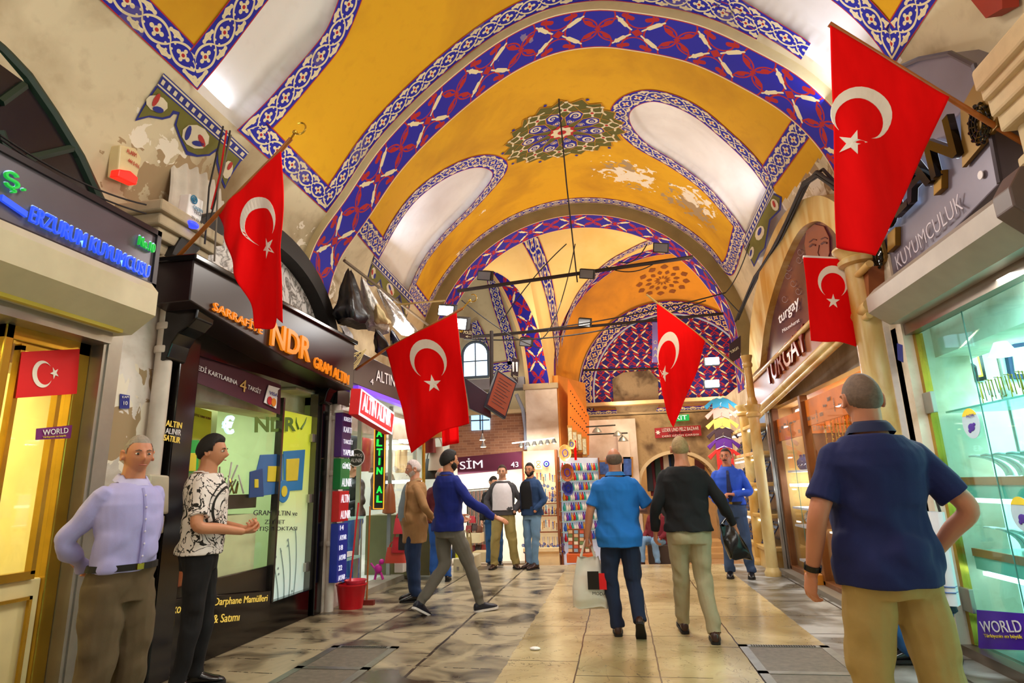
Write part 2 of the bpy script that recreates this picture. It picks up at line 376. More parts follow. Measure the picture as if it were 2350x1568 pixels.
def bay(name,S,y0,y1,field,tongues,ymat,nu=340,ny=170,th=.12):
    """field: closed (u,y) polygon of the yellow field; tongues: open (u,y) centre lines of the cell borders"""
    U=np.linspace(0,1,nu+1);Y=np.linspace(y0,y1,ny+1); G=np.array([(u*S.L,y) for u in U for y in Y])
    disp=np.zeros(len(G)); tm=[]
    for T in tongues:
        Q=dense([(u*S.L,y) for u,y in T]); base=0. if T[0][0]<.5 else S.L
        poly=[(base,Q[0][1])]+[tuple(q) for q in Q]+[(base,Q[-1][1])]
        ins=inpoly(G,poly); idx=np.where(ins)[0]
        D=np.min(np.linalg.norm(G[idx][:,None]-Q[None,::2],axis=2),axis=1); fade=np.clip((np.abs(G[idx][:,0]-base)/S.L-.135)/.03,0,1)
        disp[idx]=np.clip((D-.09)/.06,0,1)*.12*fade+np.clip((D-.15)/.9,0,1)*.12*fade
        t=np.zeros(len(G),bool); t[idx]=fade>.5; tm.append(t)
    fm=inpoly(G,[(u*S.L,y) for u,y in field]); mb=MB(); vs=[S(g[0]/S.L,g[1],-d) if d else S(g[0]/S.L,g[1]) for g,d in zip(G,disp)]
    fs=[];mi=[]
    for i in range(nu):
        for j in range(ny):
            a=i*(ny+1)+j; q=(a,a+ny+1,a+ny+2,a+1); fs.append(q)
            mi.append(1 if any(t[a] for t in tm) else (0 if fm[a] else 2))
    mb.add(vs,fs,[(0,0)]*len(vs)); mb.mi=mi; mb.obj(name,[ymat,WHT,CRM2],smooth=True,ang=180,kind='structure')
t1L=[(.13,3.60),(.165,3.66),(.22,3.70),(.27,3.72),(.31,3.8),(.335,3.95),(.34,4.15),(.325,4.35),(.30,4.55),(.275,4.68),(.245,4.7),(.2,4.64),(.16,4.56),(.13,4.5)]
t1R=[(.85,5.32),(.83,5.3),(.8,5.25),(.75,5.2),(.7,5.15),(.65,5.2),(.615,5.38),(.62,5.66),(.66,5.88),(.71,5.99),(.77,6.06),(.85,6.1)]
t2L=[(.14,8.28),(.17,8.2),(.21,8.14),(.265,8.2),(.32,8.5),(.36,8.88),(.385,9.33),(.395,9.85),(.375,10.3),(.325,10.72),(.26,10.73),(.22,10.68),(.175,10.8),(.14,10.95)]
t2R=[(.83,8.75),(.79,8.66),(.75,8.45),(.715,8.3),(.68,8.15),(.64,8.07),(.61,8.12),(.585,8.4),(.575,8.8),(.585,9.3),(.615,9.8),(.665,10.1),(.715,10.3),(.755,10.55),(.79,10.7),(.83,10.9)]
f1=[(.16,-3),(.84,-3)]+[(.83,5.3)]+[(.84,6.1),(.5,6.1),(.16,6.1)]
bay('ceiling',B1,-2.6,6.32,f1,[t1L,t1R],YEL1)
f2=[(.165,6.9),(.835,6.9),(.795,12.7),(.5,12.72),(.165,12.68)]
bay('ceiling',B2,6.85,13.0,f2,[t2L,t2R],YEL)
mb=MB()
ribbon(mb,B1,[(.165,-2.5),(.165,3.66)]+t1L[2:-2]+[(.163,4.56),(.163,6.1),(.25,6.1),(.4,6.1),(.5,6.1),(.6,6.1),(.72,6.1)],.29,sharp=(1,len(t1L)-2,len(t1L)-1))
ribbon(mb,B1,[(.835,-2.5),(.835,5.3)]+t1R[2:-1],.27,sharp=(1,))
struct(mb,'trim_1',brd)
mb=MB()
ribbon(mb,B2,[(.172,6.95),(.172,8.2)]+t2L[2:-2]+[(.17,10.8),(.17,12.66),(.25,12.72),(.35,12.74),(.5,12.74),(.65,12.74),(.75,12.72),(.80,12.68),(.79,10.72)]+t2R[2:-2][::-1]+[(.79,8.66),(.80,6.95)],.31,
   sharp=(1,len(t2L)-2,len(t2L)-1,len(t2L)+6,len(t2L)+7,len(t2L)+8+len(t2R[2:-2])-1+0))
struct(mb,'trim_2',brd)
# arch rings
def ring(name,P,y0,y1,k,face,mats,half=.36):
    n=len(P); s=np.r_[0,np.cumsum(np.linalg.norm(np.diff(P,axis=0),axis=1))]; mb=MB(); Q=off(P,face)
    def pt(p,y): return (p[0],y+k*p[0],p[1])
    K=4; vs=[];uv_=[]
    for i in range(n):
        for j in range(K+1): vs.append(pt(P[i],y0+(y1-y0)*j/K)); uv_.append((s[i]-s[-1]/2,-1+2*j/K))
    mb.add(vs,[(i*(K+1)+j,i*(K+1)+j+1,(i+1)*(K+1)+j+1,(i+1)*(K+1)+j) for i in range(n-1) for j in range(K)],uv_)
    mb.cur=1
    for y in (y0,y1):
        vs=[pt(P[i],y) for i in range(n)]+[pt(Q[i],y) for i in range(n)]
        mb.add(vs,[(i,i+1,n+i+1,n+i) for i in range(n-1)])
    struct(mb,name,mats,smooth=True)
ring('trim_3',A1,6.27,6.95,-.1,.12,[band,M('cream_arch_face','#d9c99c',.8,bump=.1)])
ring('trim_4',A2,12.95,13.72,0,.33,[bandw,M('olive_arch_face','#9a8757',.85,var=.3,scale=2,bump=.2)])
# medallion on the crown of the second bay
def medallion(S,c,R,parts):
    uc,yc=c
    def P(r,a,d): return S(uc+R*r*math.cos(a)/S.L,yc+R*r*math.sin(a),d)
    def poly(mb,pts,d):
        # pts in polar; fan with centroid
        vs=[P(r,a,d) for r,a in pts]; mb.add(vs,[tuple(range(len(vs)))])
    mats={'ochre':M('medallion_ochre','#c98a1c'),'olive':M('medallion_olive','#5d5a1c',.8),'blue':M('medallion_blue','#1b1a92',.8),'cream':M('medallion_cream','#e0d2ae',.8),'red':M('medallion_red','#b81c1c',.8)}
    n=10
    def star(r0,r1,k,rot=0):
        return [((r0 if i%2==0 else r1),rot+PI*i/k) for i in range(2*k)]
    def fill(mb,pts,d):
        m=len(pts); K=7; vs=[P(0,0,d)]+[P(r*k/K,a,d) for k in range(1,K+1) for r,a in pts]
        mb.add(vs,[(0,1+i,1+(i+1)%m) for i in range(m)]+[(1+(k-1)*m+i,1+k*m+i,1+k*m+(i+1)%m,1+(k-1)*m+(i+1)%m) for k in range(1,K) for i in range(m)])
    L=[('ochre',.010,lambda mb,d:fill(mb,star(1.03,.90,20,.02),d)),('olive',.013,lambda mb,d:fill(mb,star(1.0,.885,20,.02),d))]
    for nm,d,f in L:
        mb=MB(); f(mb,d); struct(mb,'trim_5',mats[nm])
    bl=MB();cr=MB();rd=MB();oc=MB()
    def kite(mb,pts,a0,d): vs=[P(math.hypot(x,y),a0+math.atan2(y,x),d) for x,y in pts]; mb.add(vs,[tuple(range(len(vs)))])
    for i in range(n):
        a=2*PI*i/n+.1
        kite(oc,[(.20,0),(.46,-.145),(.63,-.115),(.70,0),(.63,.115),(.46,.145)],a,.016)
        kite(bl,[(.215,0),(.46,-.128),(.62,-.10),(.68,0),(.62,.10),(.46,.128)],a,.019)
        def disc(mb,cx,r,d,a=a,sx=1,cy=0): kite(mb,[(cx+r*sx*math.cos(q),cy+r*math.sin(q)) for q in np.linspace(0,2*PI,14,endpoint=False)],a,d)
        disc(cr,.55,.085,.022,sx=1.15);disc(bl,.55,.055,.024);disc(cr,.55,.03,.026);disc(bl,.55,.013,.028)
        disc(cr,.355,.055,.022);disc(bl,.355,.045,.024);disc(cr,.355,.03,.026);disc(rd,.355,.013,.028)
        b=a+PI/n
        disc(rd,.72,.026,.026,a=b)
        for q in (0,PI/2,PI,3*PI/2):
            q+=PI/4; kite(cr,[(.72+.03*math.cos(q-.5),.03*math.sin(q-.5)),(.72+.125*math.cos(q-.16),.125*math.sin(q-.16)),(.72+.15*math.cos(q),.15*math.sin(q)),(.72+.125*math.cos(q+.16),.125*math.sin(q+.16)),(.72+.03*math.cos(q+.5),.03*math.sin(q+.5))],b,.018)
        disc(cr,.72,.05,.02,a=b)
        for sg in (-1,1):
            kite(cr,[(.90,sg*.03),(.93,sg*.03),(.86,sg*.10),(.83,sg*.20),(.80,sg*.2),(.82,sg*.09)],b,.018)
        disc(cr,.945,.03,.018,a=b)
        kite(bl,[(.985,0),(1.02,-.035),(1.055,0),(1.02,.035)],a,.016)
        for sg in (-1,1): kite(oc,[(.70,0),(.71,0),(.97,sg*.30),(.96,sg*.30)],a,.017)
    fill(rd,star(.235,.19,10,.1),.020); fill(cr,[(.165+.02*math.cos(8*t),t) for t in np.linspace(0,2*PI,64,endpoint=False)],.024); 
    mb=rd; vs=[P(.07,t,.028) for t in np.linspace(0,2*PI,20,endpoint=False)]; mb.add(vs,[tuple(range(20))])
    for mb,nm in ((oc,'ochre'),(bl,'blue'),(cr,'cream'),(rd,'red')): struct(mb,'trim_5',mats[nm])
medallion(B2,(.495,9.35),1.02,None)
# painted drapes (lambrequins) under the side cells
def conf(S,pix,d,mat,name='trim_6'):
    mb=MB(); p=[S.inv(*q) for q in pix]; n=len(p); bm=bmesh.new()
    vs=[bm.verts.new((q[0]*S.L,q[1],0)) for q in p]; bm.faces.new(vs); bmesh.ops.triangulate(bm,faces=bm.faces[:]); bmesh.ops.subdivide_edges(bm,edges=bm.edges[:],cuts=2,use_grid_fill=True)
    me=bpy.data.meshes.new(name); 
    for v in bm.verts: v.co=Vector(S(min(max(v.co.x/S.L,0),1),v.co.y,d))
    bm.to_mesh(me); bm.free(); me.materials.append(mat); link(name,me,kind='structure')
ol=M('lambrequin_olive','#6f6a28',.8); bl=M('lambrequin_blue','#2a2f86',.8); cr_=M('lambrequin_cream','#ddd0b2',.8); rdm=M('lambrequin_red','#b5332c',.8)
def lamb(S,o,sc,olive,strip,blobs):
    c=lambda L:[(o[0]+x/sc,o[1]+y/sc) for x,y in L]
    conf(S,c(olive[1]),.008,bl); conf(S,c(olive[0]),.011,ol); conf(S,c(strip),.012,bl)
    s=[np.array(q,float) for q in strip]; lerp=lambda a,b,t:a+(b-a)*t
    conf(S,c([lerp(s[0],s[3],.08),lerp(s[1],s[2],.08),lerp(s[1],s[2],.2),lerp(s[0],s[3],.2)]),.014,cr_); conf(S,c([lerp(s[0],s[3],.8),lerp(s[1],s[2],.8),lerp(s[1],s[2],.9),lerp(s[0],s[3],.9)]),.014,cr_)
    n=14
    for i in range(n):
        t0=(i+.25)/n;t1=(i+.7)/n; a=lerp(s[0],s[1],t0);b=lerp(s[0],s[1],t1);cc=lerp(s[3],s[2],t1);d=lerp(s[3],s[2],t0)
        conf(S,c([lerp(a,d,.35),lerp(b,cc,.35),lerp(b,cc,.68),lerp(a,d,.68)]),.015,cr_)
    for (x,y,rx,ry,ang,m) in blobs:
        conf(S,c([(x+rx*math.cos(q)*math.cos(ang)-ry*math.sin(q)*math.sin(ang),y+rx*math.cos(q)*math.sin(ang)+ry*math.sin(q)*math.cos(ang)) for q in np.linspace(0,2*PI,10,endpoint=False)]),.016 if m is cr_ else .02,m)
lamb(B1,(0,0),2.24,([(805,448),(705,605),(765,592),(830,602),(868,592),(885,565),(920,575),(903,640),(925,700),(960,775),(1010,795),(1070,790),(1118,755),(1118,830),(1135,900),(1155,955),(1178,900),(1225,825),(1232,810)],
 [(798,440),(690,622),(760,602),(830,614),(872,604),(890,585),(912,588),(893,640),(917,706),(955,795),(1010,806),(1075,800),(1110,775),(1108,830),(1125,900),(1152,972),(1184,905),(1235,830),(1240,822)]),
 [(837,373),(1276,782),(1240,826),(800,440)],[(800,530,60,42,.4,cr_),(795,510,14,38,.5,rdm),(805,560,30,16,.3,bl),(1000,700,75,60,.5,cr_),(960,680,14,40,.3,bl),(1030,720,14,36,-.4,rdm),(1010,735,32,14,.2,bl),(1165,870,26,48,.2,cr_),(1175,850,10,24,.5,rdm)])
L2=[(550,250),(500,440),(540,470),(590,460),(640,400),(650,470),(690,590),(720,640),(800,600),(840,560),(870,720),(900,820),(930,690),(938,655)]
lamb(B2,(730,550),4.48,(L2,[(545,246),(492,448),(540,480),(595,470),(634,418),(642,475),(682,596),(716,652),(800,612),(834,580),(862,724),(899,838),(938,694),(944,655)]),[(575,160),(962,570),(940,650),(548,240)],
 [(560,340,24,60,.1,cr_),(548,330,9,30,.1,rdm),(572,370,12,28,.2,bl),(735,510,36,70,-.3,cr_),(728,490,10,34,-.3,bl),(745,540,9,30,-.3,rdm),(905,720,16,50,.1,cr_),(910,710,7,24,.1,rdm)])
lamb(B2,(1200,400),2.613,([(1330,440),(1390,540),(1420,470),(1450,440),(1480,270),(1540,210),(1545,140),(1505,120)],[(1326,436),(1388,556),(1428,474),(1458,442),(1488,276),(1550,214),(1555,136),(1508,112)]),
 [(1320,400),(1490,30),(1508,92),(1340,450)],[(1425,350,26,46,.3,cr_),(1425,340,10,26,.3,bl),(1515,180,22,38,-.3,cr_),(1512,175,8,22,-.3,rdm),(1375,470,14,40,.2,cr_),(1372,470,6,22,.2,bl)])
# ================================================================ crossing beyond the second arch
class Loft:
    def __init__(s,C0,C1): s.C0=np.array(C0);s.C1=np.array(C1);s.L=np.linalg.norm(np.diff(s.C0,axis=0),axis=1).sum();s.D=np.linalg.norm(s.C0.mean(0)-s.C1.mean(0))
    def __call__(s,u,t,d=0):
        i=min(max(u,0),1)*(len(s.C0)-1); j=np.arange(len(s.C0))
        a=np.array([np.interp(i,j,s.C0[:,k]) for k in range(3)]);b=np.array([np.interp(i,j,s.C1[:,k]) for k in range(3)]); p=a*(1-t)+b*t
        if d:
            e=2e-3; du=s(min(u+e,1),t)-s(max(u-e,0),t); dt=s(u,t+e)-s(u,t-e); n=np.cross(dt,du); n/=np.linalg.norm(n)+1e-12; p=p+n*d
        return p
    def inv(s,px,py):
        r=MW@np.array([px-CX,py-CY,F]); r/=np.linalg.norm(r); best=None
        for u0 in np.linspace(.05,.95,9):
            v=np.array([u0,.5,15.])
            for _ in range(25):
                f_=s(v[0],v[1])-(O+v[2]*r); Jm=np.array([(s(v[0]+1e-3,v[1])-s(v[0]-1e-3,v[1]))/2e-3,(s(v[0],v[1]+1e-3)-s(v[0],v[1]-1e-3))/2e-3,-r]).T
                try: dv=np.linalg.solve(Jm,-f_)
                except Exception: break
                v=v+np.clip(dv,-.5,.5); v[0]=min(max(v[0],0),1)
            e=np.linalg.norm(s(v[0],v[1])-(O+v[2]*r))+5*max(0,-v[1])+5*max(0,v[1]-1)
            if v[2]>0 and (best is None or e<best[0]-1e-4): best=(e,v)
        return best[1][0],best[1][1]
def ribpx(mb,S,pix,w,**k):
    p=[S.inv(*q) for q in pix]; ribbon(mb,_Wrap(S),[(a,b*S.D) for a,b in p],w,**k)
class _Wrap:
    def __init__(s,S): s.S=S; s.L=S.L
    def __call__(s,u,y,d=0): return s.S(u,y/s.S.D,d)
PA_=np.array([-4.3,13.75]);PB_=np.array([-1.5,15.4]);pd_=(PB_-PA_)/np.linalg.norm(PB_-PA_);pn_=np.array([-pd_[1],pd_[0]])
def sa(s,z,o=0): q=PA_+pd_*s+pn_*o; return (q[0],q[1],z)
sap=smoothp([(-1.2,3.2),(-1.2,5),(-1,6.4),(-.6,7.2),(0,7.8),(.8,8.05),(1.4,7.9),(2.0,7.42),(2.42,6.86),(2.77,6.1),(3.02,5.24),(3.13,4.3),(3.14,3.95)],61)
A3=smoothp([(1.75-3.25*math.cos(t),4.3+3.25*math.sin(t)) for t in np.linspace(-.34,PI+.34,22)],81)
A3=circ(1.75,4.3,3.25,3.95)
C1=[sa(*p) for p in sap]+[(p[0],15.6,p[1]) for p in A3[1:]]
C0=[(p[0],13.68,p[1]) for p in off(A2,.22)]
i0=np.linspace(0,120,len(C1)); w0=np.interp(np.arange(len(C1)),[0,60,len(C1)-1],[0,48,120]); C0=[tuple(np.interp(i,J,np.array(C0)[:,k]) for k in range(3)) for i in w0]
JX=Loft(C0,C1); mb=MB(); mb.grid(lambda u,t:JX(u,t,0),180,10)
pale=plaster('pale_yellow_plaster','#f7dc96','#e8bc62',scale=.35)
struct(mb,'ceiling',pale,smooth=True)
# side arch soffit with its painted band
def strip(name,ca,cb,mats,face=None):
    ca=np.array(ca);cb=np.array(cb);n=len(ca);s=np.r_[0,np.cumsum(np.linalg.norm(np.diff(ca,axis=0),axis=1))];mb=MB();K=4
    vs=[ca[i]*(1-j/K)+cb[i]*j/K for i in range(n) for j in range(K+1)]; uv_=[(s[i],-1+2*j/K) for i in range(n) for j in range(K+1)]
    mb.add(vs,[(i*(K+1)+j,i*(K+1)+j+1,(i+1)*(K+1)+j+1,(i+1)*(K+1)+j) for i in range(n-1) for j in range(K)],uv_)
    if face is not None:
        mb.cur=1
        for c,f in face:
            c=np.array(c);f=np.array(f); mb.add(list(c)+list(f),[(i,i+1,n+i+1,n+i) for i in range(n-1)])
    return struct(mb,name,mats,smooth=True)
cream=M('cream_arch_edge','#d8c697',.8)
sin_=off(sap,-.34); strip('trim_7',[sa(p[0]-.01,p[1],-.03) for p in sap],[sa(p[0],p[1],.62) for p in sin_],[bandw,cream])
soc=off(sap,.35); strip('trim_7',[sa(p[0],p[1],.63) for p in off(sap,-.42)],[sa(p[0],p[1],.63) for p in soc],[cream,cream])
strip('trim_8',[(p[0],15.6,p[1]) for p in A3],[(p[0],16.15,p[1]) for p in A3],[bandw,M('pale_arch_face','#cfc0a6',.85,var=.2)],face=[([(p[0],15.6,p[1]) for p in A3],[(p[0],15.6,p[1]) for p in off(A3,.5)])])
mb=MB(); ribpx(mb,JX,[(1200,520),(1222,560),(1240,600),(1258,660),(1269,720),(1276,780),(1280,815)],.34,d=.02)
ribpx(mb,JX,[(1287,790),(1300,738),(1320,690),(1350,648),(1395,605),(1450,573),(1510,552)],.26,d=.02); struct(mb,'trim_9',brd_s)
# corridor beyond
AE=circ(1.75,4.0,2.75,2.6)
B3=Surf(off(A3,.08),16.1,0,AE,18.0,0); mb=MB(); mb.grid(lambda u,t:B3(u,16.1+1.9*t),90,8)
X3=plaster('orange_yellow_plaster','#e2992a','#a9712b',scale=.5); struct(mb,'ceiling',X3,smooth=True)
med3=M('far_medallion_brown','#8a4d1c'); mb=MB()
uc,yc=B3.inv(1520,643)
for k in range(12):
    a=2*PI*k/12
    for r0,r1,wd in ((.08,.25,.05),(.32,.5,.06),(.58,.78,.05)):
        vs=[B3(uc+1.0*r*math.cos(a+da+r0)/B3.L,yc+.75*r*math.sin(a+da+r0),.02) for r,da in ((r0,-.07),(r0,.07),((r0+r1)/2,.17),(r1,0),((r0+r1)/2,-.17))]
        mb.add(vs,[(0,1,2,3,4)])
struct(mb,'trim_11',med3)
# end wall: painted lunette, doorway
wallm=plaster('worn_white_wall','#e4d6cd','#b49a86',scale=.9)
def lunette(y,pix_top,z0,mat,n=24,name='trim_12',d=.0):
    pass
def arcpoly(xc,zs,R,y,z0,n=28): return [(xc-R,y,z0)]+[(xc-R*math.cos(t),y,zs+R*math.sin(t)) for t in np.linspace(0,PI,n)]+[(xc+R,y,z0)]
def facepoly(mb,P,uvs=None): return mb.add(P,[tuple(range(len(P)))],[(p[0],p[2]) for p in P])
zL=aty(1400,935,17.9)[2]
mb=MB(); facepoly(mb,arcpoly(1.75,4.0,2.28,17.9,zL)); struct(mb,'wall_back',lun)
mb=MB(); RR=2.52; P=[(1.75-RR*math.cos(t),17.88,4.0+RR*math.sin(t)) for t in np.linspace(0,PI,40)]; P=[(1.75-RR,17.88,zL-.15)]+P+[(1.75+RR,17.88,zL-.15)]
Q=dense([(p[0],p[2]) for p in P],sharp=(1,len(P)-2)); mb2=MB(); w=.2
n=len(Q);vs=[];uv_=[];ss=np.r_[0,np.cumsum(np.linalg.norm(np.diff(Q,axis=0),axis=1))]
for i in range(n):
    t=Q[min(i+1,n-1)]-Q[max(i-1,0)];t/=np.linalg.norm(t);nn=np.array([-t[1],t[0]])
    for v in (-1,1): p=Q[i]+nn*v*w; vs.append((p[0],17.88,p[1])); uv_.append((ss[i],v))
mb2.add(vs,[(2*i,2*i+1,2*i+3,2*i+2) for i in range(n-1)],uv_); struct(mb2,'trim_13',brd)
mb=MB(); mb.add([(-.9,17.875,zL-.38),(4.3,17.875,zL-.38),(4.3,17.875,zL-.08),(-.9,17.875,zL-.08)],[(0,1,2,3)],[(0,-1),(5.2,-1),(5.2,1),(0,1)]); struct(mb,'trim_13',brd)
# eroded patch in the lunette
mb=MB(); pp=[(1405,870),(1430,855),(1490,850),(1510,870),(1512,930),(1500,955),(1420,958),(1408,920)]
mb.slab([aty(*p,17.87) for p in pp],(0,.03,0)); struct(mb,'trim_14',plaster('eroded_stone_patch','#8c7a63','#4d3d30',scale=3))
# end wall with arched doorway (opening x 1.0..2.8)
dz0=-.47; xa,xb=aty(1478,1200,17.0)[0],aty(1652,1200,17.0)[0]; xc_,R_=(xa+xb)/2,(xb-xa)/2; zsd=1.35; y_=17.0
mb=MB(); n=20
arc=[(xc_-R_*math.cos(t),zsd+R_*.82*math.sin(t)) for t in np.linspace(0,PI,n)]
top=3.25; L=[(-1.6,dz0),(xa,dz0)]
mb.slab([(-1.6,y_,dz0),(xa,y_,dz0),(xa,y_,zsd),(xa,y_,top),(-1.6,y_,top)],(0,.5,0)); mb.slab([(xb,y_,dz0),(5,y_,dz0),(5,y_,top),(xb,y_,top),(xb,y_,zsd)],(0,.5,0))
for i in range(n-1): mb.slab([(arc[i][0],y_,arc[i][1]),(arc[i+1][0],y_,arc[i+1][1]),(arc[i+1][0],y_,top),(arc[i][0],y_,top)],(0,.5,0))
struct(mb,'wall_back',plaster('rough_rubble_wall','#b39a74','#6a5540',scale=2.2))
mb=MB(); mb.box(-1.6,5,y_,17.9,top-.02,top+.06); struct(mb,'trim_14',M('dusty_ledge','#a38d6b'))
mb=MB(); P=[]; Qo=[]
for t in np.linspace(0,PI,24): P.append((xc_-R_*math.cos(t),y_-.05,zsd+R_*.82*math.sin(t))); Qo.append((xc_-(R_+.09)*math.cos(t),y_-.05,zsd+(R_*.82+.09)*math.sin(t)))
for i in range(23): mb.slab([P[i],P[i+1],Qo[i+1],Qo[i]],(0,.3,0))
struct(mb,'trim_15',M('pale_stone_arch','#dcc9a4',.7,bump=.2))
# left white stretch of far wall
mb=MB(); mb.box(-1.0,.55,16.6,16.95,dz0,3.1); struct(mb,'wall_far_left',wallm)
mb=MB(); mb.box(.05,.35,16.4,16.6,dz0,2.75); struct(mb,'wall_far_pilaster',wallm)
# room behind the doorway
mb=MB(); mb.box(-1,4.5,20.2,20.3,dz0,3.6); mb.box(-1,-.9,17.5,20.3,dz0,3.6); mb.box(4.5,4.6,17.5,20.3,dz0,3.6); mb.box(-1,4.6,17.5,20.3,3.6,3.7); struct(mb,'wall_back_room',M('warm_room_wall','#e8c595',.8))
light('AREA','back_room_light',(1.9,18.6,3.4),60,WARM,1.5,1.5,(1.9,18.6,0))
# steps
for k in range(3):
    mb=MB(); mb.box(xa-.1,xb+.1,16.2+k*.28,17.6,dz0,dz0+.12*(k+1)); struct(mb,'floor_step',M('worn_step_stone','#c9a36e',.6,bump=.2),bevel=.01)
# side street seen through the side arch
mb=MB(); mb.box(-9,-1.35,15.9,16.0,dz0,3.4); brick=Mat('brick_vault_masonry',rough=.85)
bt=brick.node('ShaderNodeTexBrick'); bt.inputs['Color1'].default_value=lin('#b98668'); bt.inputs['Color2'].default_value=lin('#9b6b55'); bt.inputs['Mortar'].default_value=lin('#c7a48a'); bt.inputs['Scale'].default_value=5; bt.inputs['Row Height'].default_value=.35; bt.inputs['Brick Width'].default_value=1.1
mp=brick.node('ShaderNodeMapping'); mp.inputs['Rotation'].default_value=(PI/2,0,.0); brick.nt.links.new(brick.coord('Object'),mp.inputs[0]); brick.nt.links.new(mp.outputs[0],bt.inputs[0]); brick.nt.links.new(bt.outputs[0],brick.b.inputs['Base Color'])
struct(mb,'wall_side_street',brick.m)
mb=MB(); mb.box(-9,-1.9,18.4,18.5,3.2,9); mb.box(-9,-1.5,15.7,18.5,3.3,3.4); struct(mb,'wall_side_street',CRM)
mb=MB(); x0,x1=aty(1125,700,18.3)[0],aty(1225,700,18.3)[0]
def ribplane(mb,y,pix,w,sharp=()):
    Q=dense([(aty(*p,y)[0],aty(*p,y)[2]) for p in pix],sharp=sharp); n=len(Q);ss=np.r_[0,np.cumsum(np.linalg.norm(np.diff(Q,axis=0),axis=1))];vs=[];uv_=[]
    for i in range(n):
        t=Q[min(i+1,n-1)]-Q[max(i-1,0)];t/=np.linalg.norm(t)
        for v in (-1,1): vs.append((Q[i][0]-t[1]*v*w/2,y,Q[i][1]+t[0]*v*w/2)); uv_.append((ss[i],v))
    mb.add(vs,[(2*i,2*i+1,2*i+3,2*i+2) for i in range(n-1)],uv_)
ribplane(mb,18.3,[(1120,600),(1140,690),(1162,760),(1178,840),(1120,848),(1108,790),(1085,740)],.34,sharp=(3,4)); struct(mb,'trim_16',brd)
# windows
def arched_window(name,xc,y,z0,w,h,mat,bars=(1,1)):
    mb=MB(); R=w/2
    P=[(xc-R,y,z0),(xc+R,y,z0)]+[(xc+R*math.cos(t),y,z0+h-R+R*math.sin(t)) for t in np.linspace(0,PI,14)]
    mb.add(P,[tuple(range(len(P)))]); o=struct(mb,name,mat)
    mb=MB(); 
    for a,b in zip(P,P[1:]+P[:1]): mb.tube([a,b],.05,6)
    mb.tube([(xc,y-.02,z0),(xc,y-.02,z0+h)],.02,6); mb.tube([(xc-R,y-.02,z0+h*.45),(xc+R,y-.02,z0+h*.45)],.02,6)
    mb.obj('window_frame',M('window_iron','#4b5560'),o)
sky=EM('daylight_pane','#cfe6ff',2.2)
a=aty(1062,868,18.2);b=aty(1122,868,18.2); arched_window('window_1',(a[0]+b[0])/2,18.2,a[2],b[0]-a[0],aty(1090,785,18.2)[2]-a[2],sky)
a=aty(1082,988,15.85);b=aty(1124,988,15.85)
mb=MB(); mb.box(a[0],b[0],15.84,15.9,a[2],aty(1100,945,15.85)[2]); o=struct(mb,'window_2',EM('blue_daylight_pane','#9fd0ff',1.8)); mb=MB(); c=(a[0]+b[0])/2; mb.box(c-.015,c+.015,15.8,15.84,a[2],a[2]+.55); mb.box(a[0],b[0],15.8,15.84,a[2]+.24,a[2]+.27); mb.obj('window_bar',M('window_iron'),o)
mb=MB(); mb.box(-9,-2.3,15.6,16.1,aty(1100,895,15.6)[2],aty(1100,870,15.6)[2]); struct(mb,'trim_17',M('blue_grey_ledge','#9da3b5'))
mb=MB(); pts=[aty(*p,15.7) for p in [(1185,905),(1200,940),(1206,985),(1207,1032)]]; mb.tube(pts,.05,8); struct(mb,'trim_18',M('pale_blue_arch_rim','#b8c4e0'))
# pier between the side street and the corridor beyond
mb=MB(); a=aty(1208,1290,15.4);b=aty(1290,1290,15.4); mb.box(-2.25,-1.42,15.4,16.2,-.6,aty(1250,882,15.4)[2]); struct(mb,'wall_pier',wallm)
mb=MB(); mb.box(-2.3,-1.38,15.33,16.2,aty(1250,893,15.4)[2],aty(1250,880,15.4)[2]); struct(mb,'trim_19',M('pier_cornice','#b9a98f',.8,bump=.2),bevel=.02)
mb=MB(); P=[(-1.38,15.45,-.6),(-.75,17.0,-.6),(-.75,17.0,4.2),(-1.38,15.45,4.2)]; mb.slab(P,(-.3,.1,0)); struct(mb,'wall_pier',M('orange_side_wall','#d98d3c',.8))
# ---------------------------------------------------------------- side walls of the hall
wl=plaster('left_wall_plaster','#dcd0bd','#b5a286',scale=2.3)
mb=MB(); mb.box(-4.3,-3.95,-2.5,13.7,2.3,3.3); struct(mb,'wall_left',wl)
mb=MB(); mb.box(2.83,3.2,-2.5,14.6,2.4,3.3); mb.box(2.72,3.2,12.9,16.8,-.6,3.4); struct(mb,'wall_right',wl)
for (x0,x1,y0,y1) in [(-3.95,-3.72,6.55,7.25),(-4.1,-3.9,12.8,13.8)]:
    mb=MB(); mb.box(x0,x1,y0,y1,2.6,3.4); struct(mb,'wall_left',wl)
mb=MB(); mb.box(2.6,3.1,5.75,6.6,-.0,3.4); struct(mb,'wall_right',wl)
# ---------------------------------------------------------------- floor
fm=Mat('street_stone',rough=.3); X,Y,Z=fm.xyz()
X2=X+(fm.noise(3,4)-.5)*.03; Y2=Y+(fm.noise(2.6,4)-.5)*.05
marble=(X+(fm.noise(6,4)-.5)*.05).gt(-1.0)*(X+(fm.noise(5,4)-.5)*.04).lt(1.65)*Y.lt(11.45+0)
left=X.lt(-1.0)
j1=((X2+.42).abs()).min((X2-.21).abs()).min((X2-.93).abs()).lt(.006)
rowm=((Y2+(X2+.42).op('FLOOR')*.37).fold(1.25)).abs().lt(.006)
jl=(X2+1.72).abs().min((X2+2.6).abs()).lt(.014); rowl=((Y2+X2*.07).fold(.36)).abs().lt(.009)
jr=(X2-2.3).abs().lt(.012); rowr=(Y2.fold(.8)).abs().lt(.012)
n1=fm.noise(1.1,7,dist=.8); n2=fm.noise(9,6,dist=1.2); n3=fm.noise(1.9,9,dist=1.0)
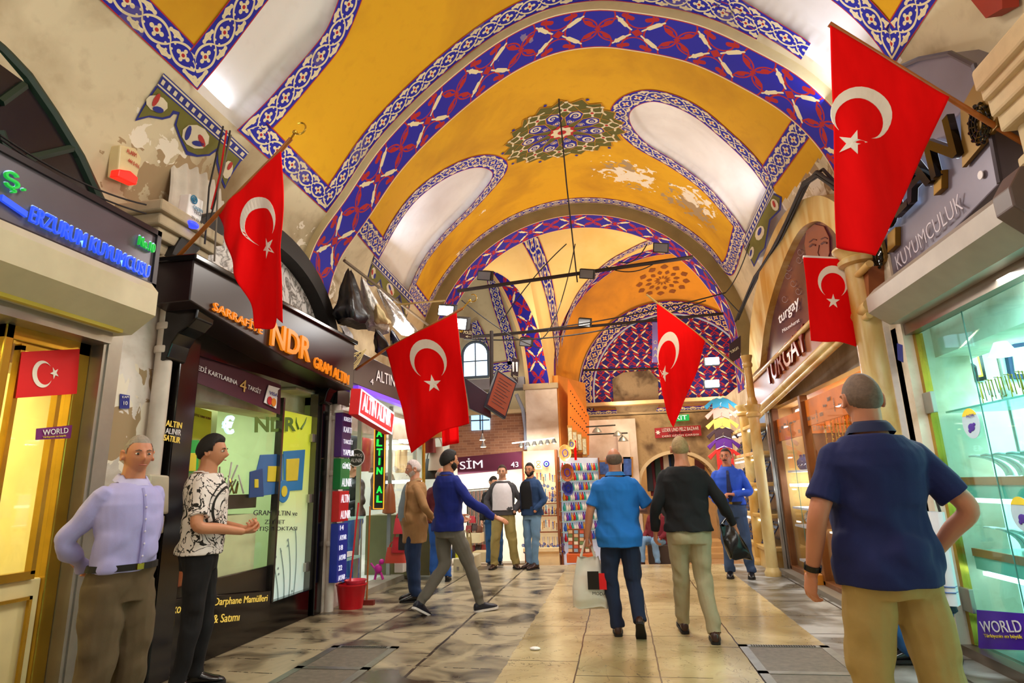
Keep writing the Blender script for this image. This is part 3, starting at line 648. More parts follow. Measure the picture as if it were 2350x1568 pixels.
mc=fm.mix(((n1-.3)*2.5).clamp(),'#8f7a4e','#cdbb8c'); mc=fm.mix((n2-.58).clamp()*3,mc,'#8f7650')
lc=fm.mix(((n3-.36)*5).clamp(),'#3b3226','#a79a7c'); rc=fm.mix(((n3-.42)*5).clamp(),'#5b5548','#a3a4a2')
col=fm.mix(left,rc,lc); col=fm.mix(marble,col,mc)
crk=((fm.noise(1.6,5,dist=2.5)-.5).abs()).lt(.0035)
jn=marble*j1.max(rowm).max(crk*.6)
jn=jn.max(left*(1-marble)*(jl*n2.gt(.38)).max(left*rowl*n2.gt(.5))).max((1-left)*(1-marble)*jr.max(rowr))
col=fm.mix(jn,col,'#2b2118'); far=Y.gt(11.45); col=fm.mix(far,col,fm.mix(n2,'#a9835d','#caa884'))
fm.base(col); fm.rough((n2*.22+.06)*marble+(n3*.5+.06)*(1-marble)+.03); fm.bump(n2*.4+n3*.6-jn*1.0,.35,.008)
mb=MB()
def fz(y): return 0 if y<11.4 else max(-.47,-.12*(y-11.4))
ys=[-3,11.4,15.3,21]
for a,b in zip(ys[:-1],ys[1:]): mb.add([(-9,a,fz(a)),(5,a,fz(a)),(5,b,fz(b)),(-9,b,fz(b))],[(0,1,2,3)])
struct(mb,'floor',fm.m)
steel=M('brushed_drain_steel','#8e8e84',.35,.8,var=.25,scale=12)
def drain(x0,x1,y0,y1,label):
    t=thing('drain_cover',label,'drain cover',((x0+x1)/2,(y0+y1)/2,0)); mb=MB(); w=.07
    mb.box(x0,x1,y0,y0+w,0,.008);mb.box(x0,x1,y1-w,y1,0,.008);mb.box(x0,x0+w,y0,y1,0,.008);mb.box(x1-w,x1,y0,y1,0,.008); mb.box(x0,x1,(y0+y1)/2-w/2,(y0+y1)/2+w/2,0,.008); mb.obj('frame',steel,t)
    mb=MB(); mb.box(x0+w,x1-w,y0+w,y1-w,0,.004); mb.obj('infill_panel',M('drain_infill_stone','#6f675a',.5,var=.4,scale=20,bump=.5),t)
    mb=MB(); 
    for i in range(26): mb.box(x0+.1+i*(x1-x0-.2)/26,x0+.1+(i+.55)*(x1-x0-.2)/26,y1-.055,y1-.02,.008,.012)
    mb.obj('grille',M('drain_dark','#2b2925'),t)
drain(.93,1.66,4.35,5.95,'steel framed drain cover in the street beside the navy polo man')
drain(-2.72,-2.08,4.35,5.72,'worn steel framed drain cover in the dark paving on the left')
# ================================================================ lettering and flags helpers
gray=M('anodised_grey_sign','#6f6c74',.4,.5,scale=3); alu=M('brushed_aluminium','#a7a49c',.35,.8,scale=8); beige=M('beige_shutter_box','#cfc4a4',.5); gold=M('polished_brass_gold','#c9a03a',.25,.9,var=.2); creamp=M('cream_painted_wood','#efe2a8',.5)
black=M('gloss_black_facade','#0b090a',.12,var=.3); brown=M('dark_brown_sign','#241214',.3); white=M('white_paint','#ece8e4',.5); red=M('flag_red','#dd0d12',.75,var=.08,scale=3)
redm=Mat('red_flag_cloth','#f00408',.8); _n=redm.noise(14,3,stretch=(1,1,.25)); redm.base(redm.mix(_n,'#dc0206','#f4080c')); redm.b.inputs['Specular IOR Level'].default_value=.1; redm.bump(_n,.25,.01); redc=redm.m
flagw=M('flag_white_cloth','#efe6da',.8); dk=M('dark_interior','#16110e',.7); woodp=M('varnished_pole_wood','#a8601f',.4,var=.25,scale=10)
clear=glassmat('clear_shop_glass'); teal=glassmat('teal_shop_glass',(.72,.95,.93),.15)
def crescent_pts(n=26):
    a=math.radians(32.3); o=[(math.cos(t),math.sin(t)) for t in np.linspace(a,2*PI-a,n)]
    b=math.radians(42); i=[(.25+.8*math.cos(t),.8*math.sin(t)) for t in np.linspace(2*PI-b,b,n)]
    return o,i
def star_pts(cx=1.22,r=.46,rot=PI): return [(cx+(r if k%2==0 else r*.382)*math.cos(rot+k*PI/5),(r if k%2==0 else r*.382)*math.sin(rot+k*PI/5)) for k in range(10)]
def emblem(c,a,b,fn,parent,mat,th=.004,extra=0,rot=PI):
    """crescent and star laid on a surface given by fn(px,py,offset)"""
    T=lambda q,o:fn(c[0]+q[0]*a[0]+q[1]*b[0],c[1]+q[0]*a[1]+q[1]*b[1],o)
    O_,I_=crescent_pts(); mb=MB(); n=len(O_)
    for i in range(n-1): 
        I2=I_[::-1]; q=[O_[i],O_[i+1],I2[i+1],I2[i]]; mb.hull8([T(p,-th) for p in q],[T(p,th) for p in q])
    mb.obj('crescent',mat,parent); st=star_pts(rot=rot); mb=MB()
    for k in range(10):
        q=[(1.22,0),st[k],st[(k+1)%10]]; mb.hull8([T(p,-th) for p in q],[T(p,th) for p in q])
    mb.obj('star',mat,parent)
def plane_at(px,py,xA,yA,m):
    r=MW@np.array([px-CX,py-CY,F]); t=(yA-m*xA)/(r[1]-m*r[0]); return O+t*r
def bez(P,t):
    P=[np.array(p,float) for p in P]
    while len(P)>1: P=[P[i]*(1-t)+P[i+1]*t for i in range(len(P)-1)]
    return P[0]
def curve(pts,t):
    if len(pts)<=2: return bez(pts,t)
    i=min(int(t*(len(pts)-1)),len(pts)-2); f=t*(len(pts)-1)-i; g=lambda k:np.array(pts[min(max(k,0),len(pts)-1)],float); a,b,c,d=g(i-1),g(i),g(i+1),g(i+2)
    return .5*((2*b)+(c-a)*f+(2*a-5*b+4*c-d)*f*f+(3*b-a-3*c+d)*f**3)
def flag(label,top,bot,left,right,xA,yA,m,em,pole,wave=.05,k=9,finial=None,polemat=None):
    def W(px,py,o=0):
        p=plane_at(px,py,xA,yA,m); top_=curve(top,.5)[1]; ramp=min(1,max(0,(py-top_-20)/150)); p[1]+=o-wave*ramp*(math.sin(k*p[0]+2.2*p[2])+.45*math.sin(2.3*k*p[0]-1.5*p[2]+1)); return p
    t=thing('hanging_flag',label,'flag',tuple(W(*top[0])),'red crescent flags hung across the street'); n=28
    def C(s,q):
        a=curve(top,s)*(1-q)+curve(bot,s)*q+curve(left,q)*(1-s)+curve(right,q)*s
        P=[np.array(z,float) for z in (top[0],top[-1],bot[0],bot[-1])]; return a-(P[0]*(1-s)*(1-q)+P[1]*s*(1-q)+P[2]*(1-s)*q+P[3]*s*q)
    mb=MB(); mb.grid(lambda s,q:W(*C(s,q)),n,n+8); cl=mb.obj('cloth',redc,t,smooth=True,ang=180)
    sd=cl.modifiers.new('thick','SOLIDIFY'); sd.thickness=.003; sd.offset=0
    emblem(*em,W,cl,flagw,th=.005)
    mb=MB(); P=[plane_at(*q,xA,yA+.02,m) for q in pole]; mb.tube(P,[.018]*len(P),10); mb.obj('pole',polemat or woodp,t,smooth=True)
    if finial:
        mb=MB(); c=plane_at(*finial,xA,yA,m); e=P[-1]; mb.tube([e,c],.009,8); mb.ball(c,.02); 
        mb.tube([c+np.array([.05*math.cos(a)*1.0+.04,0,.05*math.sin(a)+.03]) for a in np.linspace(-2.6,2.0,12)],.007,6); mb.obj('finial',gold,t,smooth=True)
    return t
flag('big red crescent flag hanging at left from a slanted pole over the dark gold shop',
 [(498,492),(560,430),(606,382),(645,347)],[(586,755),(612,748),(628,726),(655,745)],[(498,492),(525,560),(552,640),(575,700),(586,755)],[(645,347),(652,450),(657,560),(659,650),(655,745)],
 -3.6,4.2,-.25,((594,505),(14,50),(-38,20)),[(360,642),(498,492),(645,345),(668,318)],finial=(677,304),wave=.06,k=13)
flag('large red crescent flag before the gold buyer signs, floodlit at its top',
 [(885,802),(940,772),(1000,742),(1048,718)],[(942,1040),(985,1010),(1030,985),(1075,972)],[(885,802),(903,870),(920,940),(930,1000),(942,1040)],[(1048,718),(1055,790),(1062,860),(1070,920),(1075,972)],
 -3.4,7.6,-.25,((983,825),(9,46),(-41,3)),[(806,856),(885,802),(1048,716),(1062,708)],finial=(1078,690),wave=.05,k=7)
flag('largest red crescent flag, at upper right in front of the grey jeweller sign',
 [(1905,58),(1990,108),(2080,166),(2176,226)],[(1926,562),(1955,572),(1985,582),(2006,590)],[(1905,58),(1908,180),(1912,320),(1918,450),(1926,562)],[(2176,226),(2130,330),(2085,430),(2040,520),(2006,590)],
 2.5,3.95,.2,((1978,262),(-22,60),(70,18)),[(2352,330),(2260,275),(2176,224),(1903,55)],wave=.035,k=8)
flag('smallest red crescent flag, hanging flat from a white rod beside the marble column',
 [(1843,591),(1890,593),(1940,595),(1988,598)],[(1860,783),(1895,786),(1925,786),(1966,795)],[(1843,591),(1850,650),(1855,720),(1860,783)],[(1988,598),(1982,660),(1974,730),(1966,795)],
 2.4,6.2,0,((1912,647),(0,37),(35,2)),[(2000,599),(1843,590)],wave=.02,k=7,polemat=white)
flag('narrow folded red crescent flag far down the street above the exit sign',
 [(1507,697),(1545,724),(1580,750),(1618,782)],[(1524,925),(1530,950),(1537,968),(1545,982)],[(1507,697),(1510,780),(1512,860),(1524,925)],[(1618,782),(1600,850),(1575,910),(1545,982)],
 2.6,11.2,.45,((1533,806),(-8,44),(24,6)),[(1713,860),(1618,780),(1507,695),(1484,676)],wave=.06,k=9,polemat=M('pale_pole','#b59a5c'))
# second flag end seen behind the lit one
mb=MB(); mb.grid(lambda s,q:aty(1012+s*38+q*3,930+q*95-8*s,8.4)+np.array([0,.03*math.sin(9*s),0]),8,8); o=mb.obj('hanging_flag',redc,smooth=True); o.modifiers.new('t','SOLIDIFY').thickness=.003
tag(o,'lower tip of a red flag showing behind the floodlit flag','flag')
# ================================================================ shop with grey fascia (left, nearest)
def part(n,mb,m,p,**k): return mb.obj(n,m,p,**k)
t=thing('shop_sign','grey metal fascia sign with backlit blue and green jeweller lettering, far left','sign',(-3.5,2.5,2.95))
mb=MB(); mb.box(-3.9,-3.32,1.2,3.72,2.93,3.34); part('sign_box',mb,gray,t,bevel=.01)
mb=MB(); 
for a in ((1.2,3.74,3.32,3.36),(1.2,3.74,2.90,2.94)): mb.box(-3.34,-3.30,*a)
mb.box(-3.34,-3.30,3.70,3.74,2.9,3.36); part('sign_frame',mb,M('dark_sign_trim','#3a3538',.4,.5),t)
bl_e=EM('backlit_blue','#2a50e8',.9); wb_e=EM('backlit_halo','#a8ccf4',.7); gr_e=EM('backlit_green','#19a83a',.8)
for s_,p0,p1,h,ma in (('ERZURUM KUYUMCUSU',(62,508),(336,640),38,bl_e),('No.10',(313,562),(349,582),22,gr_e),('Ş.',(8,440),(54,450),48,gr_e)):
    textpx(s_,0,-3.315,p0,p1,h+3,wb_e,t,bold=.012,depth=.01,label='pale halo of the letters'); textpx(s_,0,-3.305,p0,p1,h,ma,t,depth=.02)
mb=MB(); a=atx(0,447,-3.31);b=atx(58,487,-3.31); mb.slab([a,b,b+[0,0,-.035],a+[0,0,-.035]],(.02,0,0)); part('underline',mb,bl_e,t)
t=thing('shutter_box','beige roller shutter box under the grey jeweller fascia at far left','shutter box',(-3.5,2.4,2.55))
mb=MB(); mb.slab([(-3.9,1.2,2.93),(-3.30,1.2,2.93),(-3.24,1.2,2.86),(-3.24,1.2,2.68),(-3.42,1.2,2.55),(-3.9,1.2,2.55)],(0,2.5,0)); part('box',mb,beige,t)
mb=MB(); mb.box(-3.72,-3.5,1.2,3.62,2.47,2.56); mb.box(-3.72,-3.56,3.62,3.78,.0,2.6); part('guide_rail',mb,alu,t); mb=MB(); mb.box(-3.44,-3.40,1.2,3.6,2.54,2.57); part('lower_slat',mb,M('yellow_edge','#c9b63f'),t)
t=thing('glass_shopfront','warm lit glass shopfront with a gold framed cream door at far left','shopfront',(-3.7,2.8,0))
mb=MB()
for (y0,y1,z0,z1) in [(3.52,3.62,0,2.5),(3.0,3.06,0,2.48),(3.0,3.62,2.38,2.48)]: mb.box(-3.76,-3.66,y0,y1,z0,z1)
part('gold_frame',mb,gold,t,bevel=.008)
mb=MB(); mb.box(-3.74,-3.69,3.06,3.52,.02,.92); part('door_lower_panel',mb,creamp,t,bevel=.01)
mb=MB(); mb.box(-3.68,-3.66,3.13,3.45,.12,.14);mb.box(-3.68,-3.66,3.13,3.45,.80,.82);mb.box(-3.68,-3.66,3.13,3.15,.12,.82);mb.box(-3.68,-3.66,3.43,3.45,.12,.82); part('panel_moulding',mb,gold,t)
mb=MB(); mb.box(-3.715,-3.71,3.06,3.52,.92,2.38); part('door_glass',mb,clear,t)
mb=MB(); mb.box(-3.72,-3.67,3.12,3.15,.95,2.36);mb.box(-3.72,-3.67,3.42,3.45,.95,2.36);mb.box(-3.72,-3.67,3.12,3.45,.92,.97);mb.box(-3.72,-3.67,3.12,3.45,2.33,2.37);part('inner_door_frame',mb,gold,t)
mb=MB(); mb.box(-3.72,-3.715,1.0,3.0,.1,2.5); part('window_glass',mb,clear,t)
mb=MB(); mb.box(-3.75,-3.66,1.0,3.0,0,.25);mb.box(-3.75,-3.66,2.2,2.24,.25,2.5); part('window_sill',mb,creamp,t)
for yy in (3.66,3.70,3.74):
    mb=MB(); mb.box(-3.70,-3.55-.03*(yy-3.66)/.04,yy-.008,yy+.008,0,2.52); part('guide_track',mb,alu,t)
t2=thing('flag_poster','small red crescent flag poster stuck in the gold framed door','flag',(-3.69,3.2,2.0))
def W1(px,py,o=0): p=atx(px,py,-3.655); p[0]+=o; return p
mb=MB(); mb.hull8([W1(*q,-.002) for q in [(36,914),(176,904),(183,801),(50,808)]],[W1(*q,.001) for q in [(36,914),(176,904),(183,801),(50,808)]]); part('sheet',mb,red,t2)
emblem((96,859),(23,-2),(2,31),lambda px,py,o:W1(px,py,.004+o*.3),t2,flagw)
def sticker(name,label,pix,x,mat,lines,cat='sticker',ax=0,th=.004):
    t=thing(name,label,cat,tuple(at(*pix[0],ax,x))); mb=MB(); board(mb,pix,ax,x,th); part('sheet',mb,mat,t)
    for (s_,p0,p1,h,ma) in lines:
        textpx(s_,ax,x,p0,p1,h,ma,t,depth=.003)
    return t
purple=M('card_purple','#5a1a86',.4); yel=M('print_yellow','#f0d83c',.5); wht=M('print_white','#f3f0f4',.5)
sticker('card_sticker','purple bank card sticker on the gold framed door glass',[(82,1010),(162,1006),(166,976),(84,984)],-3.65,M('card_magenta','#7a2273',.4),[('WORLD',(97,1000),(155,994),13,wht),('Türkiyenin en büyük',(96,1007),(150,1003),5,yel)])
# interior of that shop
mb=MB(); mb.box(-5.6,-5.5,.5,3.8,0,3);mb.box(-5.6,-3.9,3.78,3.86,0,2.9);mb.box(-5.6,-3.75,.5,3.8,2.7,2.75); struct(mb,'wall_shop_interior',M('pale_yellow_interior','#f1e49a',.6))
mb=MB(); mb.box(-5.5,-5.45,2.2,2.8,.2,2.4);mb.box(-5.5,-5.45,3.0,3.6,.2,2.4);mb.box(-5.45,-5.42,2.3,2.7,1.2,2.3); mb.obj('wall_panel',M('cream_panel','#fff6cf'),kind='structure',bevel=.02)
light('AREA','shop_light',(-4.6,2.6,2.65),75,(1,.86,.42),1.6,1.2,(-4.6,2.6,0)); light('AREA','shop_light',(-3.85,2.6,2.4),12,(1,.86,.4),.1,1.6,(-3.9,2.6,0))
sh=thing('display_shelf','gold jewellery display behind the far left window','display',(-4.1,2.4,.3))
for z in (.5,.95,1.4,1.85):
    mb=MB(); mb.box(-4.4,-3.8,1.2,2.9,z,z+.015); part('shelf',mb,clear,sh)
k=0
for z in (.52,.965,1.415,1.865):
    for y in np.arange(1.9,2.85,.18):
        mb=MB(); mb.lathe([(.05,0),(.055,.02),(.03,.03),(.045,.10),(.02,.16)],(-4.05,y,z),12); o=mb.obj('necklace_stand',M('velvet_cream','#f5ecd0'),sh,smooth=True)
        mb=MB(); mb.tube([(-4.05+.05*math.cos(a),y+.05*math.sin(a),z+.1-.02*math.cos(a)) for a in np.linspace(0,2*PI,13)],.006,5); mb.obj('gold_chain',gold,o)
# ================================================================ white stretch with pipe, plaque and meter box
wallL=plaster('white_peeling_wall','#e6ddd6','#a3917c',[(-3.6,4.1,1.9,.7),(-3.6,4.0,.6,.6)],scale=1.6)
mb=MB(); mb.box(-4.0,-3.72,3.78,4.42,-.01,3.3); struct(mb,'wall_pier',wallL)
t=thing('drain_pipe','white painted drain pipe running up the wall between the two left shops','pipe',(-3.62,4.3,0))
mb=MB(); mb.tube([(-3.64,4.3,0),(-3.64,4.3,3.4)],.065,14); part('pipe',mb,M('pipe_paint','#d9cfc4',.5,var=.2,bump=.1),t,smooth=True)
for z in (.6,1.5,2.55,2.75,3.1): mb=MB(); mb.lathe([(.075,0),(.08,.01),(.08,.05),(.075,.06)],(-3.64,4.3,z),14); part('collar',mb,M('pipe_paint'),t,smooth=True)
t=thing('cornice_block','weathered stone cornice block above the white drain pipe','cornice',(-3.6,4.3,3.3))
mb=MB(); 
for i,(e,z0,z1) in enumerate([(0,3.36,3.46),(.05,3.46,3.56),(.09,3.56,3.66),(.13,3.66,3.76)]): mb.box(-4.0,-3.62+e,4.05-e,4.58+e,z0,z1)
part('moulding',mb,M('weathered_stone','#b9a98c',.85,var=.3,scale=4,bump=.3),t,bevel=.015)
mb=MB(); mb.slab([(-4.0,4.12,3.36),(-3.6,4.12,3.36),(-3.75,4.2,3.0),(-4.0,4.2,3.0)],(0,.4,0)); part('corbel',mb,M('weathered_stone'),t,bevel=.02)
t=thing('fluted_corbel','white fluted plaster corbel rising from the cornice to the painted drape','corbel',(-3.7,4.6,3.8)); mb=MB()
def fl(u,v):
    y=4.28+u*.75+(v*.12); z=3.78+v*1.05; x=-3.78+.10*math.sin(PI*u)**.5-.22*v**2+.016*math.cos(u*38)
    return (x,y,z)
mb.grid(fl,60,12); part('flutes',mb,M('white_fluted_plaster','#d6cdc0',.8,var=.2,bump=.3),t,smooth=True)
sticker('street_plaque','small blue enamel number plaque on the white wall beside the pipe',[(275,938),(297,938),(298,908),(276,904)],-3.71,M('enamel_blue','#1d2f8c',.3),[('10',(282,930),(291,930),9,wht),('KAPI',(279,914),(294,914),5,wht)],cat='plaque')
t=thing('meter_box','cream electric meter box with a hose, behind the man in the lavender shirt','meter box',(-3.6,4.5,1.0))
mb=MB(); board(mb,[(340,1180),(388,1180),(390,1092),(345,1088)],0,-3.52,.12); part('case',mb,M('meter_cream','#d7cfb8',.5),t,bevel=.015)
mb=MB(); a=atx(352,1185,-3.55);b=atx(378,1200,-3.55); mb.box(-3.62,-3.55,a[1],b[1],b[2]-.08,a[2]); part('lower_case',mb,M('meter_cream'),t,bevel=.01)
mb=MB(); mb.tube([atx(368,1192,-3.58),atx(362,1220,-3.58),atx(345,1250,-3.58),atx(334,1290,-3.58),atx(330,1400,-3.58)],.028,10); part('corrugated_hose',mb,M('hose_cream','#cfc3a0',.5),t,smooth=True)
t=thing('alarm_siren','cream alarm siren box with a red lamp on the stained plaster','alarm',(-3.85,4.1,4.1))
c=atx(293,385,-3.8); mb=MB(); mb.slab([atx(*q,-3.78) for q in [(270,405),(312,422),(326,365),(312,340),(276,332)]],(-.1,0,0)); part('case',mb,M('siren_cream','#e2cf9c',.4),t,bevel=.012)
mb=MB(); mb.slab([atx(*q,-3.76) for q in [(270,405),(314,425),(318,408),(300,392),(274,388)]],(-.08,0,0)); part('red_lamp',mb,EM('siren_red','#ff1c10',1.2),t,bevel=.01)
textpx('444 0 416',0,-3.775,(293,372),(318,388),10,M('red_print','#c02418'),t,depth=.002)
textpx('ALARM',0,-3.775,(290,350),(312,362),10,M('red_print'),t,depth=.002)
t=thing('siren_box','white alarm box with a glowing blue lamp on the fluted corbel','alarm',(-3.7,4.7,3.9))
mb=MB(); board(mb,[(428,498),(460,520),(468,462),(436,444)],0,-3.5,.1); part('case',mb,M('box_white','#f0eef0',.4),t,bevel=.01)
textpx('GREEN',0,-3.495,(442,478),(464,490),8,M('print_teal','#2a7fa8'),t,depth=.002);textpx('TECH',0,-3.495,(444,488),(463,499),8,M('print_dark','#2b2b33'),t,depth=.002);textpx('271 73 36',0,-3.495,(438,500),(462,515),6,M('print_dark'),t,depth=.002)
mb=MB(); c=atx(446,458,-3.49); mb.tube([c+[0,.035*math.cos(a),.035*math.sin(a)] for a in np.linspace(0,2*PI,12)],.006,5); mb.tube([c+[0,.016*math.cos(a),.016*math.sin(a)] for a in np.linspace(0,2*PI,9)],.006,5); part('emblem_rings',mb,M('print_teal'),t)
mb=MB(); c=atx(440,516,-3.5); mb.ball(c,.05,.07,.03); part('blue_lamp',mb,EM('lamp_blue','#2430ff',3),t,smooth=True)
# fan window above the first shop, its unlit recess painted as dark panel
t=Mat('dark_recess_panel','#120d12',.2); mb=MB(); yc,zc,R1=1.55,2.6,2.45
P=[(-3.93,yc-R1,zc)]+[(-3.93,yc+R1*math.cos(a),zc+.92*R1*math.sin(a)) for a in np.linspace(PI,0,30)]; mb.add(P,[tuple(range(len(P)))]); 
pt=[atx(*q,-3.86) for q in [(0,112),(60,175),(120,262),(180,360),(232,472)]]; mb=MB()
pv=[np.array(p) for p in pt]; vs=[(-3.86,0.4,4.55)]+pv+[(-3.86,4.05,2.9),(-3.86,.4,2.9)]; mb.slab(vs,(-.03,0,0)); struct(mb,'window_3',M('dark_recess_panel','#160f14',.25,var=.3))
mb=MB(); mb.tube([(-3.84,0.4,4.6)]+pv,.045,8)
for a,b in (((0,235),(55,195)),((60,365),(165,340)),((0,300),(40,420))): mb.tube([atx(*a,-3.85),atx(*b,-3.85)],.03,6)
mb.obj('window_frame',M('green_frame','#0e2a1c',.5),kind='structure')
# ================================================================ black gold-shop facade
t=thing('shop_facade','glossy black facade of the gold shop with a curved top sign','shopfront',(-3.7,5.8,0))
mb=MB(); mb.box(-3.78,-3.58,4.42,4.66,0,2.75); part('left_pilaster',mb,black,t,bevel=.01)
mb=MB(); mb.box(-3.78,-3.60,7.02,7.2,0,2.7); part('right_pilaster',mb,black,t,bevel=.01)
mb=MB(); mb.box(-3.80,-3.64,4.4,7.2,0,.30); mb.box(-3.74,-3.70,4.64,6.26,.28,.66); part('plinth',mb,black,t,bevel=.008)
mb=MB(); mb.box(-4.2,-3.62,4.4,7.2,2.62,3.3); part('lintel',mb,black,t)
def console(y0,y1):
    mb=MB(); pr=[(-3.66,2.92),(-3.32,2.92),(-3.33,2.82),(-3.40,2.75),(-3.48,2.70),(-3.53,2.62),(-3.56,2.5),(-3.66,2.45)]; mb.slab([(x,y0,z) for x,z in pr],(0,y1-y0,0)); part('console',mb,black,t,bevel=.012)
console(4.24,4.46);console(6.98,7.2)
mb=MB(); mb.box(-3.74,-3.66,6.2,6.235,.1,2.45);mb.box(-3.74,-3.64,6.96,7.02,.0,2.6);mb.box(-3.74,-3.66,6.2,7.0,.06,.12); part('door_frame',mb,M('dark_chrome','#6f6c66',.2,.9),t)
mb=MB(); mb.box(-3.715,-3.71,4.66,6.2,.5,2.62); part('window_glass',mb,clear,t)
for z in (2.05,1.33,.55): mb=MB(); mb.box(-3.70,-3.66,6.9,6.99,z-.05,z+.05); part('hinge',mb,alu,t,bevel=.006)
t=thing('shop_sign','curved black fascia with orange backlit gold-trade lettering','sign',(-3.4,5.6,2.7))
mb=MB(); P0=[atx(*q,-3.28) for q in [(438,612),(620,702),(808,800),(805,893),(640,806),(478,722),(440,700)]]; mb.slab([(-3.28,4.08,3.27),(-3.28,7.18,3.27),(-3.28,7.18,2.66),(-3.28,5.6,2.74),(-3.28,4.38,2.88),(-3.28,4.08,2.92)],(-.35,0,0)); part('sign_board',mb,brown,t,bevel=.01)
mb=MB(); mb.box(-3.63,-3.24,4.05,7.2,3.26,3.31); part('top_moulding',mb,black,t,bevel=.01)
am=EM('backlit_amber','#ff8a14',.55,'#c9701a')
textpx('SARRAFİYE',0,-3.275,(485,712),(598,768),26,am,t,depth=.02);textpx('NDR',0,-3.275,(616,792),(706,832),58,am,t,depth=.03,bold=.02);textpx('GRAM ALTIN',0,-3.275,(717,843),(797,884),26,am,t,depth=.02)
# arch over it with marble lunette
mb=MB(); yc,zc=5.72,3.05; Rr=1.42
A=[(yc+Rr*math.cos(a),zc+1.02*math.sin(a)) for a in np.linspace(0,PI,30)]; B=[(yc+(Rr+.2)*math.cos(a),zc+1.24*math.sin(a)) for a in np.linspace(0,PI,30)]
for i in range(29): mb.slab([(-3.55,*A[i]),(-3.55,*A[i+1]),(-3.55,*B[i+1]),(-3.55,*B[i])],(-.3,0,0))
mb.obj('arch_surround',M('satin_black_arch','#140f0d',.65),label='glossy black arch around the marble lunette above the gold shop',cat='arch',smooth=True)
mar=Mat('veined_marble',rough=.25); q=(mar.noise(3.2,8,dist=2.6)-.5).abs(); mar.base(mar.mix((q*14).clamp(),'#6b6560','#dcd6d2'))
mb=MB(); P=[(-3.72,y,z) for y,z in A]; mb.add(P,[tuple(range(30))]); struct(mb,'wall_lunette',mar.m)
mb=MB(); board(mb,[(430,870),(643,952),(645,884),(430,802)],0,-3.66,.01); o=mb.obj('banner',M('banner_plum','#43132b',.5),label='plum banner about card instalments along the top of the gold shop window',cat='banner')
textpx('KREDİ KARTLARINA',0,-3.655,(436,843),(543,884),15,wht,o,depth=.003);textpx('4',0,-3.655,(548,896),(563,901),28,M('print_gold','#c8a05a'),o,depth=.003);textpx('TAKSİT',0,-3.655,(567,893),(597,905),14,wht,o,depth=.003)
t=thing('card_logo_panel','white curled panel with two card logos at the end of the plum banner','sign',(-3.64,6.1,2.4)); mb=MB(); mb.slab([atx(*q,-3.645) for q in [(606,924),(634,938),(638,896),(643,892),(617,884),(612,900)]],(-.006,0,0)); part('panel',mb,wht,t)
textpx('VISA',0,-3.64,(617,905),(636,912),8,M('visa_blue','#2438a0'),t,depth=.002)
for (px,m_) in ((619,'#c8202a'),(628,'#e88a1c')): mb=MB(); c=atx(px,920+(px-619)*.4,-3.638+(px-619)*.0002); mb.lathe([(.045,0),(.045,.004)],c,18,axis=0); part('logo_disc',mb,M('disc'+m_[1:],m_),t)
t=thing('shop_board','black board with gold mint-product lettering at the foot of the window','sign',(-3.66,5.5,.1))
mb=MB(); board(mb,[(372,1470),(619,1424),(621,1356),(374,1378)],0,-3.62,.04); part('board',mb,black,t,bevel=.005)
gl=EM('gold_letter','#e8c65a',.5,'#d9b44a')
textpx('Takoz',0,-3.615,(374,1410),(420,1407),22,gl,t,depth=.004);textpx('Darphane Mamülleri',0,-3.615,(489,1396),(611,1385),22,gl,t,depth=.004);textpx('Alım & Satımı',0,-3.615,(440,1436),(547,1425),20,gl,t,depth=.004)
pil=thing('pilaster_lettering','gold and white gold-buying words on the black left pilaster','sign',(-3.57,4.5,1.9))
for s_,p0,p1,h,ma in (('ALTIN',(379,978),(415,984),14,gl),('ALINIR',(378,995),(413,1000),13,wht),('SATILIR',(374,1011),(411,1018),14,gl)): textpx(s_,0,-3.575,p0,p1,h,ma,pil,depth=.004)
# interior of the gold shop
mb=MB(); mb.box(-6.2,-6.1,4.4,7.2,0,3);mb.box(-6.2,-3.8,4.3,4.4,0,3);mb.box(-6.2,-3.8,7.2,7.28,0,3);mb.box(-6.2,-3.8,4.3,7.2,2.65,2.7); struct(mb,'wall_shop_interior',M('pale_green_interior','#b9c9a0',.6))
light('AREA','shop_light',(-4.9,5.6,2.6),70,(.9,1,.8),1.8,1.8,(-4.9,5.6,0))
pg=Mat('green_to_white_poster',rough=.4,emit='#c3cc3a',es=.45); X,Y,Z=pg.xyz(); _c=pg.mix(((Z-.3)/1.6).clamp(),'#c9dcd6','#c3cc3a'); pg.base(_c); pg.nt.links.new(_c.k,pg.b.inputs['Emission Color']);  # poster emits its own colours, standing in for light from behind the door
t=thing('glass_door','frosted glass door with a green fading poster of gold cards','door',(-3.72,6.6,.1)); mb=MB(); mb.box(-3.725,-3.715,6.25,6.96,.14,2.32); part('door_poster',mb,pg.m,t)
mb=MB(); mb.box(-3.712,-3.71,6.24,6.96,.12,2.34); part('door_glass',mb,clear,t)
dg=M('ndr_green','#5d7a33',.5)
textpx('NDR',0,-3.705,(583,993),(678,990),36,dg,t,depth=.003,bold=.03); dp=M('print_dark','#2b2b33')
for s_,p0,p1,h in (('GRAM ALTIN ve',(580,1183),(681,1184),12),('ZİYNET',(606,1203),(652,1203),13),('SATIŞ NOKTASI',(572,1222),(680,1220),13)): textpx(s_,0,-3.705,p0,p1,h,dp,t,depth=.003)
for k in range(4):
    mb=MB(); q=[atx(670-k*14+26*s_*0+10*math.sin(s_*2.2+k*.4),1395-180*s_*(1-k*.12),-3.707) for s_ in np.linspace(0,1,12)]; mb.tube(q,.006,4); part('printed_stem',mb,M('stem_grey','#8fa3a0'),t)
for i in range(12):
    c=atx(640+RNG.uniform(-22,30),1240+i*13,-3.708); mb=MB(); mb.lathe([(.013,0),(.013,.003)],c,10,axis=0); part('printed_dot',mb,M('stem_grey'),t)
